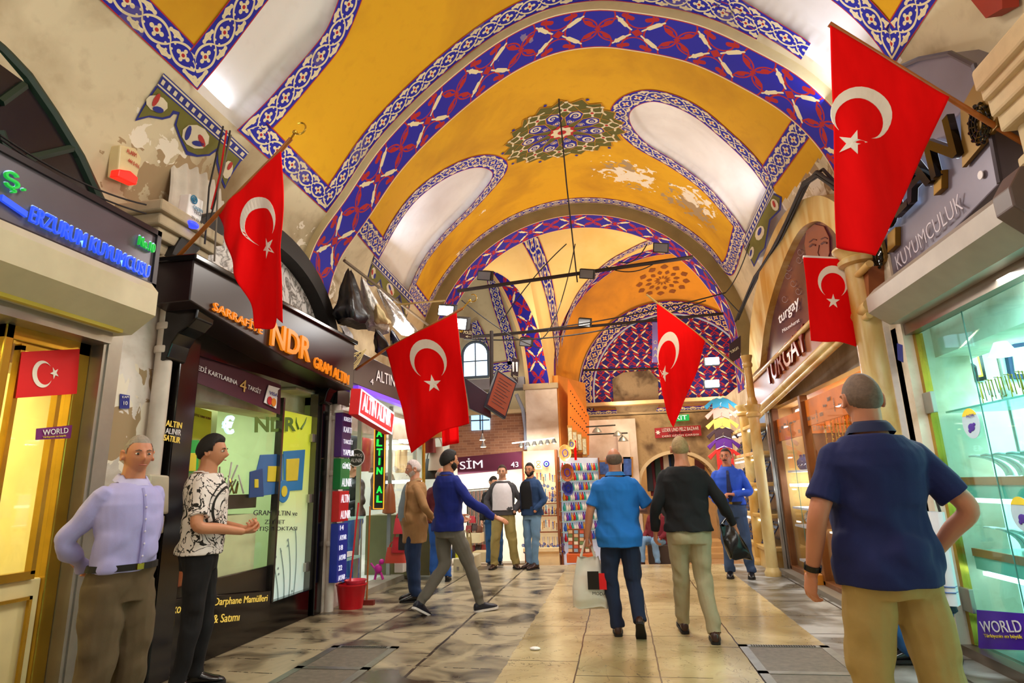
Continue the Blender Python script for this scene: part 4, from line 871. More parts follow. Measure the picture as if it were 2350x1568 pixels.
for s_ in (-1,1):
    mb=MB(); mb.tube([atx(688+s_*3,985,-3.705),atx(690+s_*10,970,-3.705),atx(692+s_*12,958,-3.705)],[.014,.01,.003],6); part('leaf',mb,dg,t)
def goldcard(label,pix,x,colm,word,inner):
    t=thing('gold_card',label,'gold card',tuple(atx(*pix[0],x)),'blister cards of gold in the gold shop window'); mb=MB(); board(mb,pix,0,x,.01); part('card',mb,colm,t,bevel=.004)
    mb=MB(); board(mb,inner,0,x+.008,.012); part('gold_bar',mb,M('gold_print','#e0cb3a',.4),t,bevel=.01)
    if word: textpx(word,0,x+.008,*word_pos[label],M('print_navy','#173a63'),t,depth=.002)
word_pos={}
cb=M('card_blue','#2b7fc0',.4);cg=M('card_green','#2fae4d',.4)
goldcard('largest blue gold card printed on the frosted door',[(652,1128),(694,1125),(701,1032),(651,1036)],-3.70,cb,None,[(657,1105),(684,1103),(688,1052),(658,1054)])
goldcard('tilted blue gold card overlapping the window edge',[(574,1142),(648,1132),(650,1042),(598,1044)],-3.70,M('card_blue2','#3a6fae',.4),None,[(614,1106),(633,1106),(636,1070),(616,1070)])
goldcard('dark blue gold card low in the window beside the door',[(572,1143),(606,1140),(603,1075),(574,1083)],-3.69,M('card_navy','#244a86',.4),None,[(585,1120),(594,1120),(594,1100),(585,1100)])
goldcard('blue gold card at the left window edge behind the young man',[(410,1082),(430,1084),(433,1014),(413,1012)],-3.69,cb,None,[(412,1060),(424,1062),(426,1030),(414,1028)])
goldcard('green gold card behind the young man',[(426,1086),(455,1084),(458,1010),(430,1010)],-3.695,cg,None,[(433,1082),(450,1082),(452,1040),(435,1040)])
mb=MB(); c=atx(650,1128,-3.69); mb.lathe([(.12,0),(.125,.005),(.12,.01)],c,24,axis=0); o=mb.obj('coin_card',cb,label='round blue coin card hanging below the largest blue card',cat='gold card'); mb=MB(); mb.lathe([(.06,0),(.06,.016)],c,20,axis=0); mb.obj('coin',M('gold_print'),o)
textpx('NADİR',0,-3.692,(692,1118),(692,1119),1,dp,o,depth=.001) if 0 else None
tw=EM('euro_white','#bfeaff',1.4); mb=None; o=thing('euro_sign','glowing white euro sign hanging in the gold shop window','sign',tuple(atx(520,996,-3.8))); textpx('€',0,-3.8,(507,997),(533,997),44,tw,o,depth=.02,bold=.03)
t=thing('window_poster','yellow poster with gold coins inside the gold shop window','poster',tuple(atx(420,1000,-4.4))); mb=MB(); board(mb,[(415,1080),(480,1075),(486,945),(422,925)],0,-4.3,.02); part('sheet',mb,M('poster_yellow','#d8d43a'),t); textpx('BUGÜNÜN HEDİYESİ, YARININ YATIRIMI',0,-4.29,(425,950),(482,965),8,dp,t,depth=.002)
t=thing('shelf_unit','dark shelf of silver jewellery behind the gold shop window','display',(-4.2,5.5,1.2)); mb=MB(); mb.box(-4.4,-3.85,4.7,6.1,1.26,1.40); mb.box(-4.4,-3.85,4.7,6.1,.5,.55); part('shelf',mb,M('shelf_dark','#26201c'),t)
mb=MB(); mb.box(-4.5,-4.4,4.7,6.1,.5,2.4); mb.box(-4.4,-4.3,5.5,5.55,1.4,2.5); part('back_panel',mb,M('pale_green_interior'),t)
for i in range(34):
    y=4.75+i*.039; mb=MB(); z=1.41; mb.tube([(-4.0+RNG.uniform(-.08,.08),y,z),(-4.0+RNG.uniform(-.05,.05),y+.01,z+RNG.uniform(.08,.34))],.009,5); part('jewel_strand',mb,[alu,gold,white][i%3],t)
mb=MB(); mb.box(-4.2,-3.8,5.45,6.05,.56,1.2); o=mb.obj('window_screen',M('pale_screen','#d5dfae',.4),label='pale green screen standing low in the gold shop window',cat='screen')
mb=MB(); mb.box(-4.4,-3.8,4.7,5.4,.56,1.1); mb.obj('cabinet',M('orange_brown_wood','#9a4a1c',.4,var=.35,scale=4),label='orange brown wooden cabinet low in the gold shop window',cat='cabinet')
# ================================================================ white pier with pipe
mb=MB(); mb.box(-4.0,-3.60,7.22,7.66,-.01,3.2); struct(mb,'wall_pier',wallL)
t=thing('drain_pipe','white drain pipe with collars beside the black gold shop front','pipe',(-3.56,7.3,0)); mb=MB(); mb.tube([(-3.55,7.3,0),(-3.55,7.3,2.5)],.055,12); part('pipe',mb,M('pipe_paint'),t,smooth=True)
for z in (.75,1.6,2.3): mb=MB(); mb.lathe([(.065,0),(.07,.01),(.07,.05),(.065,.06)],(-3.55,7.3,z),12); part('collar',mb,M('pipe_paint'),t,smooth=True)
# bucket with mop
bc=np.array([-3.22,6.95,0]); bc=at(805,1392,2,0.02); bc=np.array([bc[0],bc[1],0])
t=thing('mop_bucket','red plastic bucket with wringer standing on the floor by the white pipe','bucket',tuple(bc)); rp=M('red_plastic','#d01020',.35)
mb=MB(); mb.lathe([(.10,0),(.125,.0),(.16,.26),(.17,.27),(.17,.285),(.15,.285),(.115,.02),(0.01,.02)],bc,28,sx=1.15); part('tub',mb,rp,t,smooth=True)
mb=MB(); mb.lathe([(.11,0),(.14,.05),(.135,.05),(.10,.0)],bc+[.05,0,.28],20); part('wringer',mb,M('pink_plastic','#e8435a',.35),t,smooth=True)
mb=MB(); mb.tube([bc+[-.17,0,.28],bc+[0,-.08,.32],bc+[.18,0,.28]],.007,6); part('handle',mb,dk,t)
t=thing('mop','red handled mop standing in the red bucket','mop',tuple(bc)); mb=MB(); mb.tube([bc+[-.04,0,.06],bc+[-.02,.18,1.25]],.012,8); part('pole',mb,rp,t,smooth=True); mb=MB(); mb.ball(bc+[-.04,0,.1],.07,.07,.05); part('mop_head',mb,M('mop_grey','#8b8378'),t)
t=thing('broom_stick','brown wooden broom stick leaning beside the red bucket','broom',tuple(bc+[.05,.12,0])); mb=MB(); mb.tube([bc+[.12,.2,.0],bc+[.10,.28,1.2]],.012,8); part('stick',mb,woodp,t,smooth=True); mb=MB(); mb.box(bc[0]+.02,bc[0]+.22,bc[1]+.17,bc[1]+.23,0,.06); part('brush',mb,M('broom_bristle','#7a2a20'),t)
# ================================================================ gold-buyer shop (third on the left)
t=thing('vertical_sign','tall narrow striped signboard in purple, green, red and blue beside the white pier','sign',(-3.4,7.3,.35))
zz=[2.42,1.62,1.22,.95,.36]; segs=[('#4a1a78',[(806,975),(804,998),(803,1020),(802,1038)],['KREDİ','KARTI','TAKSİT','YAPILIR']),('#137a3a',[(801,1075),(799,1102)],['GÜMÜŞ','ALINIR']),('#d01822',[(797,1138),(795,1165)],['ALTIN','ALINIR']),('#1a2fa8',[(793,1215),(792,1232),(792,1250),(791,1268),(790,1286),(789,1306)],['14','AYAR','18','AYAR','22','AYAR'])]
zb=[atx(806,950,-3.42)[2],atx(803,1052,-3.42)[2],atx(797,1125,-3.42)[2],atx(794,1198,-3.42)[2],atx(790,1334,-3.42)[2]]
for i,(c,pos,words) in enumerate(segs):
    mb=MB(); mb.box(-3.52,-3.42,7.2,7.47,zb[i+1]+.01,zb[i]-.01); seg_=part('panel',mb,M('sign_'+c[1:],c,.4),t,bevel=.004)
    n=len(words); 
    for k,w_ in enumerate(words):
        z=zb[i]-(zb[i]-zb[i+1])*(k+.78)/n; text(w_,(-3.415,7.235,z),(-3.415,7.235+.052*len(w_)*.9,z),(zb[i]-zb[i+1])/n*.5,(1,0,0),EM('lit_white_print','#f2f2ff',.6),seg_,depth=.004)
mb=MB(); mb.box(-3.53,-3.41,7.19,7.48,zb[0]-.01,zb[0]+.02); part('cap',mb,white,t)
t=thing('lightbox_sign','red lit box sign with white gold-buying letters','sign',(-3.3,7.6,2.3)); rs=EM('lit_red_face','#d8202a',.9,'#c8141e')
fa=[(822,952),(899,998),(904,948),(828,892)]; P=[plane_at(*q,-3.0,7.45,6.0) for q in fa]
P=[atx(*q,-3.16) for q in fa]; mb=MB(); mb.slab(P,(-.10,-.07,0)); part('box',mb,red,t,bevel=.01)
mb=MB(); mb.slab([p+[.004,0,0] for p in P],(.004,0,0)); part('face',mb,EM('lit_white_edge','#e9eeff',.6),t)
Q=[P[0]+[.01,.03,.03],P[1]+[.01,-.03,.03],P[2]+[.01,-.03,-.03],P[3]+[.01,.03,-.03]]; mb=MB(); mb.slab(Q,(.003,0,0)); part('red_face',mb,rs,t)
textpx('ALTIN ALINIR',0,-3.145,(830,941),(895,980),40,EM('lit_white_print','#f2f2ff',.6),t,depth=.006,bold=.02)
t=thing('shop_sign','dark fascia numbered 4 with pale serif gold lettering behind the big lit flag','sign',(-3.6,8.6,2.9)); mb=MB(); mb.box(-3.95,-3.45,7.55,9.9,2.82,3.3); part('board',mb,M('sign_brown','#38282a',.3),t,bevel=.01)
mb=MB(); mb.box(-3.5,-3.4,7.6,9.9,2.74,2.8); part('purple_tube',mb,EM('violet_tube','#8b4fff',.8,'#5c2d8f'),t)
textpx('4',0,-3.445,(849,882),(856,884),14,wht,t,depth=.004);textpx('ALTIN ALINIR',0,-3.445,(862,874),(950,902),26,wht,t,depth=.004)
mb=MB(); mb.box(-3.95,-3.5,7.2,7.56,2.5,3.35); mb.obj('sign_end_box',black,label='black box end between the black gold shop sign and the dark numbered sign',cat='box')
t=thing('led_sign','black vertical sign with green glowing gold letters and an orange edge','sign',tuple(aty(870,1160,8.7))); mb=MB(); board(mb,[(857,1168),(880,1168),(884,984),(860,984)],1,8.7,.05); part('board',mb,black,t)
mb=MB(); 
for a,b in (((857,1168),(860,984)),((860,984),(884,984)),((884,984),(880,1168)),((880,1168),(857,1168))): mb.tube([aty(*a,8.69),aty(*b,8.69)],.008,6)
part('orange_edge',mb,EM('orange_led','#ff9a20',1.0),t); ge=EM('green_led','#1cff3a',2.2)
for i,ch in enumerate('ALTIN AL'):
    if ch!=' ': textpx(ch,1,8.69,(864.5+(4.7 if ch=='I' else 0),1003+i*21.5),(877-(4.7 if ch=='I' else 0),1003+i*21.5),16,ge,t,depth=.01,bold=.02)
t=thing('oval_sign','dark oval hanging sign with pale silver-buying words','sign',tuple(aty(818,1050,8.1))); c=aty(818,1051,8.1); mb=MB(); mb.lathe([(.001,0),(.115,0),(.115,.02),(.001,.02)],c,28,axis=1); part('disc',mb,M('oval_dark','#33302c'),t)
mb=MB(); mb.tube([c+[.117*math.cos(a),0,.117*math.sin(a)] for a in np.linspace(0,2*PI,25)],.006,6); part('rim',mb,wht,t); textpx('GÜMÜŞ',1,8.09,(803,1049),(832,1050),9,wht,t,depth=.003);textpx('ALINIR',1,8.09,(805,1061),(831,1062),9,wht,t,depth=.003)
mb=MB(); mb.box(-6,-5.9,7.6,12.9,-.2,3);mb.box(-6,-3.6,12.8,12.9,-.4,3.2);mb.box(-6,-3.6,7.66,13,2.78,2.85);mb.box(-6,-3.55,7.66,12.9,-.3,.07); struct(mb,'wall_shop_interior',M('pale_shop_interior','#cfd5cf',.5))
light('AREA','shop_light',(-4.7,8.8,2.7),75,(.86,1,.95),1.6,1.6,(-4.7,8.8,0)); light('AREA','shop_light',(-4.6,11.2,2.7),85,(1,.97,.88),1.6,2,(-4.6,11.2,0))
for i,(px,py) in enumerate([(800,995),(910,1030),(935,1015),(905,1110),(940,1108)]):
    c=aty(px,py,9.6+.2*i); mb=MB(); mb.box(c[0]-.16,c[0]+.16,c[1],c[1]+.3,c[2],c[2]+.05); mb.obj('tube_lamp',EM('tube_white','#f2ffff',4),label='bright white tube lamp in the gold buyer shop, number %s from the street'%['one','two','three','four','five'][i],cat='lamp') 
t=thing('glass_counter','glass jewellery counter with cream top beside the man in the black jacket','counter',(-3.8,8.0,0)); mb=MB(); mb.box(-4.15,-3.62,7.75,8.35,.08,1.02); part('glass_case',mb,clear,t); mb=MB(); mb.box(-4.18,-3.60,7.72,8.38,1.02,1.05);mb.box(-4.15,-3.62,7.75,8.35,.5,.53); part('shelf',mb,M('glass_edge_green','#9fd0c4',.2),t); mb=MB(); mb.box(-4.15,-3.62,7.75,8.35,.06,.2); part('base',mb,white,t)
for (x,y) in ((-4.15,7.75),(-3.62,7.75),(-3.62,8.35),(-4.15,8.35)): mb=MB(); mb.tube([(x,y,.06),(x,y,1.04)],.012,6); part('corner_post',mb,alu,t)
for i in range(10): mb=MB(); mb.box(-4.08+.09*(i%5),-4.02+.09*(i%5),7.85,8.2,.21 if i<5 else .54,.26 if i<5 else .6); mb.obj('ring_tray',[white,M('tray_blue','#3c5fa8'),gold][i%3],label=None,parent=t)
mb=MB(); mb.box(-4.0,-3.75,7.8,8.2,1.05,1.12); o=mb.obj('price_board',M('price_cream','#e9ddc0'),label='cream price box lying on the glass counter',cat='box')
t=thing('glass_wall','tall glass wall of the gold buyer shop with steel posts','glazing',(-3.72,9.2,0)); mb=MB(); mb.box(-3.735,-3.725,8.45,11.0,.1,2.8); part('pane',mb,clear,t)
for y in (8.45,9.7,10.95): mb=MB(); mb.box(-3.76,-3.70,y-.02,y+.02,0,2.8); part('post',mb,alu,t)
mb=MB(); mb.box(-3.8,-3.5,7.7,11,0,.08); part('door_step',mb,M('stone_step','#9c9484',.5,bump=.2),t)
jackets=[('#3b2a22','dark brown leather jacket'),('#6b4a2c','tan leather jacket'),('#232426','black leather jacket'),('#c6b083','cream jacket'),('#8a1d1c','red jacket')]
for i in range(9):
    c_,d_=jackets[i%5]; y=9.0+.42*i; x=-4.75+.12*(i%3); z=1.05 if i%2 else 1.75
    mb=MB(); mb.lathe([(.14,0),(.17,.1),(.15,.35),(.17,.55),(.12,.66),(.05,.7)],(x,y,z),14,sx=.8); mb.tube([(x,y-.13,z+.62),(x,y-.2,z+.3),(x,y-.2,z+.08)],.045,7); mb.tube([(x,y+.13,z+.62),(x,y+.2,z+.3),(x,y+.2,z+.08)],.045,7)
    mb.obj('hanging_jacket',M('leather'+c_[1:],c_,.5,bump=.2),smooth=True,label=d_+' hanging inside the glass-walled shop, %s from the street corner'%['first','second','third','fourth','fifth','sixth','seventh','eighth','ninth'][i],cat='jacket',group='leather jackets hung in the glass-walled shop')
mb=MB(); mb.lathe([(.06,0),(.11,.02),(.09,.3),(.05,.45),(.03,.48)],tuple(aty(893,1180,9.6)),16); mb.obj('lampshade_cone',M('copper_brown','#8f4f28',.4),smooth=True,label='copper brown cone standing on the shop counter behind the old man',cat='ornament')
mb=MB(); c=aty(905,1240,9.8); mb.box(c[0]-.5,c[0]+.6,c[1],c[1]+.5,.06,1.0); mb.obj('shop_counter',M('olive_counter','#6b6a45',.4),label='olive green shop counter behind the glass wall',cat='counter')
mb=MB(); c=aty(868,1306,9.0); mb.ball(c,.06,.05,.07);mb.ball(c+[.05,0,.1],.04);mb.tube([c+[-.05,0,0],c+[-.12,0,.08]],.015,6);mb.tube([c+[.04,0,-.05],c+[.08,0,-.15]],.018,6);mb.tube([c+[-.03,0,-.05],c+[-.05,0,-.15]],.018,6); mb.obj('soft_toy',M('magenta_plush','#c01892'),smooth=True,label='small magenta toy hanging behind the glass near the floor',cat='toy')
# ================================================================ right side: grey jeweller shop
viol=M('violet_grey_fascia','#77707f',.35,.3,scale=3); marb=Mat('yellow_marble',rough=.3); q=(marb.noise(1.4,7,dist=2.2,stretch=(1,1,.5))); marb.base(marb.mix(((q-.35)*3).clamp(),'#b98a3c','#d9c489')); marb=marb.m
lit_white=EM('halo_white_blue','#cfe2f5',.75); thin_w=M('thin_pale_letters','#cfc8d6',.4)
t=thing('shop_sign','violet grey arched fascia with black halo-lit jeweller lettering, upper right','sign',(2.7,5,3.1))
PX=[(2000,722),(1997,600),(1962,470),(1905,350),(1915,290),(1960,225),(2040,165),(2110,135),(2180,122),(2235,150),(2262,240),(2295,420)]
mb=MB(); mb.slab([atx(*q,2.62) for q in PX],(.25,0,0)); part('panel',mb,viol,t,bevel=.01)
mb=MB(); Pe=[atx(*q,2.6) for q in PX[3:]]; mb.tube(Pe,.02,6); part('panel_edge',mb,M('dark_violet_edge','#4e4750',.4,.4),t)
textpx('ASLAN',0,2.60,(2000,572),(2215,352),80,lit_white,t,depth=.01,bold=.035,label='pale halo of the letters'); textpx('ASLAN',0,2.585,(2000,572),(2215,352),80,black,t,depth=.05,bold=.02)
textpx('KUYUMCULUK',0,2.6,(2063,620),(2214,478),34,thin_w,t,depth=.006,bold=-.012)
for (px,py) in ((2046,556),(2152,425)):
    mb=MB(); mb.slab([atx(px-10,py-18,2.57),atx(px-10,py+25,2.57),atx(px+8,py+8,2.57),atx(px+8,py-35,2.57)],(.05,0,0)); part('gold_tab',mb,M('tab_gold','#8f6a22',.35,.7),t,bevel=.004)
def lace(pix,c,r,x,lab):
    t=thing('ornament_plaque',lab,'plaque',tuple(atx(*c,x))); mb=MB(); mb.slab([atx(*q,x) for q in pix],(.03,0,0)); part('plate',mb,M('bronze_gold_plate','#8b6a30',.4,.5),t)
    C_=atx(*c,x-.012); mb=MB(); 
    for rr in (r,r*.72,r*.4): mb.tube([C_+[0,rr*math.cos(a)*.8,rr*math.sin(a)] for a in np.linspace(0,2*PI,25)],.009,5)
    for k in range(12):
        a=2*PI*k/12; mb.tube([C_+[0,r*.35*math.cos(a)*.8,r*.35*math.sin(a)],C_+[0,r*.95*math.cos(a+.25)*.8,r*.95*math.sin(a+.25)]],.007,5); mb.ball(C_+[0,r*1.05*math.cos(a)*.8,r*1.05*math.sin(a)],.014)
    part('lace_ornament',mb,black,t)
lace([(2208,385),(2204,250),(2248,170),(2292,238),(2288,290)],(2247,285),.13,2.58,'gold plaque with black lace roundel at the right end of the grey fascia')
lace([(2002,635),(1998,575),(2020,545),(2030,590),(2028,600)],(2014,590),.1,2.57,'small gold plaque with black lace roundel beside the marble column')
mb=MB(); c=atx(2249,402,2.6); mb.lathe([(.03,0),(.03,.006)],c,14,axis=0); mb.obj('white_spot',wht,t)
t=thing('shutter_box','grey beige roller shutter box below the violet grey fascia','shutter box',(2.5,4.7,2.7))
mb=MB(); pr=[(2.9,3.06),(2.42,3.06),(2.34,2.98),(2.34,2.84),(2.50,2.72),(2.9,2.72)]; mb.slab([(x,3.72,z) for x,z in pr],(0,2.0,0)); part('box',mb,M('grey_beige_box','#a79c90',.4,.2),t)
mb=MB(); mb.slab([(x,3.55,z) for x,z in [(2.9,3.10),(2.38,3.10),(2.30,2.98),(2.30,2.86),(2.46,2.70),(2.9,2.70)]],(0,.17,0)); part('end_cap',mb,M('brown_end_cap','#5c4a44',.4),t,bevel=.01)
mb=MB(); mb.box(2.5,2.9,1.5,3.55,2.7,2.95); part('next_box',mb,M('grey_beige_box'),t)
mb=MB(); mb.box(2.62,2.72,2.5,5.9,2.62,2.72); mb.box(2.60,2.76,5.86,5.96,.0,2.72); part('guide_rail',mb,M('rail_bronze','#8a7a6c',.3,.7),t)
mb=MB(); mb.box(2.66,2.70,5.84,5.862,.02,2.66);mb.box(2.67,2.69,5.80,5.815,.02,2.66); part('dark_track',mb,black,t)
mb=MB(); mb.box(2.68,2.74,5.70,5.80,.08,2.62); part('gold_post',mb,gold,t); mb=MB(); mb.box(2.60,2.76,2.5,5.96,-.0,.075); part('sill',mb,M('rail_bronze'),t)
mb=MB(); mb.box(2.70,2.71,2.5,5.80,.08,2.62); t=mb.obj('glass_pane',teal,label=None,parent=t)
mb=MB(); mb.box(2.695,2.70,4.98,4.99,.08,2.62); o=mb.obj('pane_joint',M('joint_green','#3f7f74',.2),t)
for z in (2.0,.42): mb=MB(); mb.box(2.66,2.70,5.60,5.74,z-.09,z+.09); mb.obj('hinge',alu,t,bevel=.006)
mb=MB(); mb.box(5.2,5.3,1.5,6.24,0,3);mb.box(2.75,5.3,6.18,6.24,0,3);mb.box(2.78,5.3,1.5,6.24,2.74,2.8);mb.box(2.75,5.3,1.4,1.5,0,3); struct(mb,'wall_shop_interior',M('teal_white_interior','#cfeae4',.45))
mb=MB(); mb.box(2.72,5.2,1.5,6.18,-.01,.03); struct(mb,'floor_shop',M('shop_floor_white','#dfe6e2',.3))
light('AREA','shop_light',(3.7,4.4,2.72),230,(.82,1,.96),2.0,2.6,(3.7,4.4,0)); light('AREA','shop_light',(2.85,4.3,2.68),70,(.85,.97,1),.15,2.6,(2.95,4.3,0))
dl=EM('downlight_disc','#f2fbff',6); k=0
for (x,y) in [(2.93,4.25),(2.93,4.72),(2.95,5.28),(3.02,5.8),(3.4,4.6),(3.45,5.3),(3.72,5.9),(4.2,5.3)]:
    mb=MB(); mb.lathe([(.001,-.012),(.10,-.012),(.125,-.004),(.13,0),(.001,0)],(x,y,2.74),24); mb.obj('downlight',dl,label='round white ceiling light in the right jeweller, %s in %s from the glass'%(['nearest','second','third','farthest','nearest','second','farthest','only one'][k],['the first row','the first row','the first row','the first row','the second row','the second row','the second row','row three'][k]),cat='lamp'); k+=1
# framed pictures on the back wall
t=thing('framed_picture','black framed grey picture of a rider on a horse, inside the right jeweller shop','picture',tuple(aty(2215,830,6.12)))
Q=[(2168,797),(2248,787),(2266,872),(2186,886)]; mb=MB(); board(mb,Q,1,6.14,.04); part('frame',mb,black,t,bevel=.005)
mb=MB(); board(mb,[(2176,804),(2241,796),(2257,864),(2193,876)],1,6.13,.01); part('gold_line',mb,gold,t); mb=MB(); board(mb,[(2180,808),(2237,800),(2252,860),(2196,871)],1,6.125,.01); part('print',mb,M('print_grey_white','#c9d6d8',.3),t)
mb=MB(); c=aty(2215,845,6.12); g=.9; mb.ball(c,.10,.004,.055);mb.ball(c+[-.12,0,.07],.05,.004,.035);mb.tube([c+[-.05,0,0],c+[-.11,0,.06]],.022,6)
for dx in (-.08,-.05,.06,.085): mb.tube([c+[dx,0,0],c+[dx,0,-.13]],.010,5)
mb.ball(c+[.01,0,.10],.028,.004,.06);mb.ball(c+[.01,0,.18],.02,.004,.024); mb.box(c[0]-.015,c[0]+.035,c[1]-.002,c[1]+.002,c[2]+.19,c[2]+.215); mb.tube([c+[.01,0,.06],c+[.02,0,-.05]],.012,5); part('rider_figure',mb,M('print_dark'),t)
t=thing('framed_picture','dark blue framed picture half seen at the right edge of the shop','picture',tuple(aty(2330,800,6.12))); mb=MB(); board(mb,[(2308,792),(2420,775),(2440,870),(2322,868)],1,6.13,.05); part('frame',mb,M('frame_navy','#15305c'),t); mb=MB(); board(mb,[(2322,800),(2410,785),(2428,860),(2330,858)],1,6.12,.01); part('print',mb,M('print_grey_white'),t)
t=thing('pendant_lamp','white cone shaped hanging lamp inside the right jeweller shop','lamp',tuple(aty(2299,790,5.4))); c=aty(2299,800,5.2); mb=MB(); mb.lathe([(.03,.0),(.10,-.14),(.095,-.14),(.025,0)],c+[0,0,.08],18); part('lamp_shade',mb,EM('lampshade_glow','#ffffff',1.5),t,smooth=True); mb=MB(); mb.tube([c+[0,0,.08],(c[0],c[1],2.74)],.005,5); part('cord',mb,dk,t)
cush=M('cushion_white','#f2f4f6',.5); cushb=M('cushion_ice_blue','#a9cfe0',.5); velv=M('velvet_navy','#2c3a78',.7); silv=M('silver','#c9ccd2',.18,1); oran=M('orange_shelf_edge','#c5642f',.45)
def bust(c,s,mat,parent,chain):
    """necklace bust: shoulders, neck, chain"""
    mb=MB(); fn=lambda u,v:None
    prof=[(.02,-.10),(.10,-.085),(.155,-.02),(.165,.05),(.15,.10),(.085,.135),(.05,.16),(.045,.20),(.05,.215),(.02,.22)]
    mb.lathe([(r*s,h*s) for r,h in prof],c,20,sx=.55,sy=1); o=mb.obj('bust',mat,parent,smooth=True,ang=180)
    mb=MB(); mb.tube([(c[0]-.05*s*abs(math.cos(a))-.045*s,c[1]+.085*s*math.sin(a),c[2]+(.10-.11*(1+math.cos(a))*.5)*s) for a in np.linspace(-2.2,2.2,15)],.006*s+.002,5); mb.obj('necklace',chain,o)
def roll(c,mat,mat2,L=.24,h=.16):
    """curved bracelet cushion"""
    mb=MB(); mb.grid(lambda u,v:(c[0]-L/2+L*math.sin(PI*v*.5)+.0,c[1]-.055+.11*u,c[2]+h*math.cos(PI*v*.5)+.006*math.sin(PI*u)),5,10)
    a=mb; mb.cur=0; o=mb.obj('bracelet_cushion',mat,smooth=True); o.modifiers.new('s','SOLIDIFY').thickness=.012
    m2=MB(); m2.tube([(c[0]-L/2+L*math.sin(PI*v*.5)-.008,c[1],c[2]+h*math.cos(PI*v*.5)+.012) for v in np.linspace(.05,.95,8)],.009,6); m2.obj('bracelet',mat2,o); return o
ordn=['first','second','third','fourth','fifth','sixth','seventh','eighth','ninth','tenth','eleventh','twelfth','thirteenth','fourteenth','fifteenth','sixteenth','seventeenth','eighteenth','nineteenth','twentieth','twenty-first','twenty-second','twenty-third','twenty-fourth','twenty-fifth','twenty-sixth','twenty-seventh','twenty-eighth','twenty-ninth','thirtieth']
shz=[1.93,1.37,.81,.24]; nm=['top','second','third','lowest']
t=thing('glass_shelving','glass display shelving behind the grey jeweller window','shelving',(3.0,4.3,.1))
for z in shz: mb=MB(); mb.box(2.80,3.30,2.9,5.7,z-.025,z-.01); part('shelf',mb,M('glass_edge_green'),t); 
for z in shz[1:3]: mb=MB(); mb.box(2.79,2.81,2.9,5.7,z-.06,z-.0); part('shelf_edge',mb,oran,t)
for z in shz[1:3]: mb=MB(); mb.box(2.80,3.3,2.9,5.7,z-.16,z-.06); part('shelf_lamp_box',mb,M('teal_band','#8fc9bd',.4),t)
for z in (1.17,.60): mb=MB(); mb.box(2.84,2.9,2.9,5.7,z,z+.03); part('light_strip',mb,EM('strip_white','#f4ffff',5),t)
for y in (5.68,4.3,2.92):
    mb=MB(); mb.tube([(3.28,y,.03),(3.28,y,2.6)],.012,6); part('upright',mb,alu,t)
mb=MB(); 
for y in np.arange(3.0,5.7,.14): mb.box(3.33,3.35,y,y+.012,.25,1.2)
for z in (.5,.75,1.05): mb.box(3.33,3.35,2.9,5.7,z,z+.012)
part('back_grille',mb,M('teal_grille','#3a8f88'),t)
r0=None
for j,z in enumerate(shz[1:3]):
    for i in range(15):
        y=5.55-.165*i; lab='white curved bracelet cushion on the %s right window shelf, %s from the gold post'%(nm[j+1],ordn[i]); 
        if r0 is None: r0=roll((2.98,y,z),cush,silv); o=r0; p0=(y,z)
        else: o=dup(r0,(0,y-p0[0],z-p0[1]))
        tag(o,lab,'bracelet cushion','bracelet cushions in the right jeweller window')
for j,(y,z,s_) in enumerate([(4.35,1.93,1.25),(4.95,1.93,.8),(3.7,1.93,1.2),(5.35,1.93,.6),(4.75,1.37,.7),(3.75,.81,.9)]):
    t=thing('necklace_bust','white necklace bust in the right jeweller window, %s of its group'%ordn[j],'display bust',(3.02,y,z),'white necklace busts in the right jeweller window'); bust((3.12,y,z+.1*s_-.0),s_,M('bust_white','#fbfbfb',.4),t,silv)
for j in range(6):
    y=3.3+.09*j; mb=MB(); mb.lathe([(.03,0),(.035,.03),(.02,.06),(.03,.09),(.001,.1)],(2.9,y,1.37),12,sy=1.0); mb.obj('ring_cone',M('ruby_velvet','#c01050',.5),smooth=True,label='ruby red ring cushion on the second shelf at the right edge, %s of its row'%ordn[j],cat='ring stand',group='ruby ring cushions in the right jeweller window')
for j in range(9):
    c=np.array([3.05,5.6-.13*j,1.93]); mb=MB(); mb.tube([c,c+[0,0,.22]],.004,5); mb.tube([c+[0,-.05,.2],c+[0,.05,.22]],.004,5)
    for kk in range(3): mb.tube([c+[0,-.04+.04*kk,.21],c+[.01,-.04+.04*kk,.05+.02*kk]],.005,4)
    mb.obj('earring_stand',gold,label='small gold earring stand on the top glass shelf, %s from the post'%ordn[j],cat='earring stand',group='gold earring stands on the top glass shelf')
for lab,c,zc in (('round open sign sticker in yellow and violet on the right jeweller glass',(2229,972),1),('half hidden round sticker low on the right jeweller glass',(2346,1180),0)):
    t=thing('round_sticker',lab,'sticker',tuple(atx(*c,2.69))); C_=atx(*c,2.69); R_0=.115
    mb=MB(); mb.lathe([(.001,0),(R_0,0),(R_0,-.003),(.001,-.003)],C_,28,axis=0); part('disc',mb,M('sticker_ice','#bfd9e6',.3),t); mb=MB(); P=[C_+[-.004,R_0*math.cos(a),R_0*math.sin(a)] for a in np.linspace(.55,PI-.55,12)]; mb.slab(P,(-.001,0,0)); part('yellow_band',mb,yel,t)
    if zc: textpx('AÇIK',0,2.684,(2219,961),(2238,957),8,M('sticker_violet','#4a2a9a'),t,depth=.001)
    mb=MB(); mb.ball(C_+[-.005,0,-.03],.003,.045,.03);mb.ball(C_+[-.005,.03,-.055],.003,.02,.016);mb.ball(C_+[-.005,-.04,-.01],.003,.02,.012); part('print',mb,M('sticker_violet'),t)
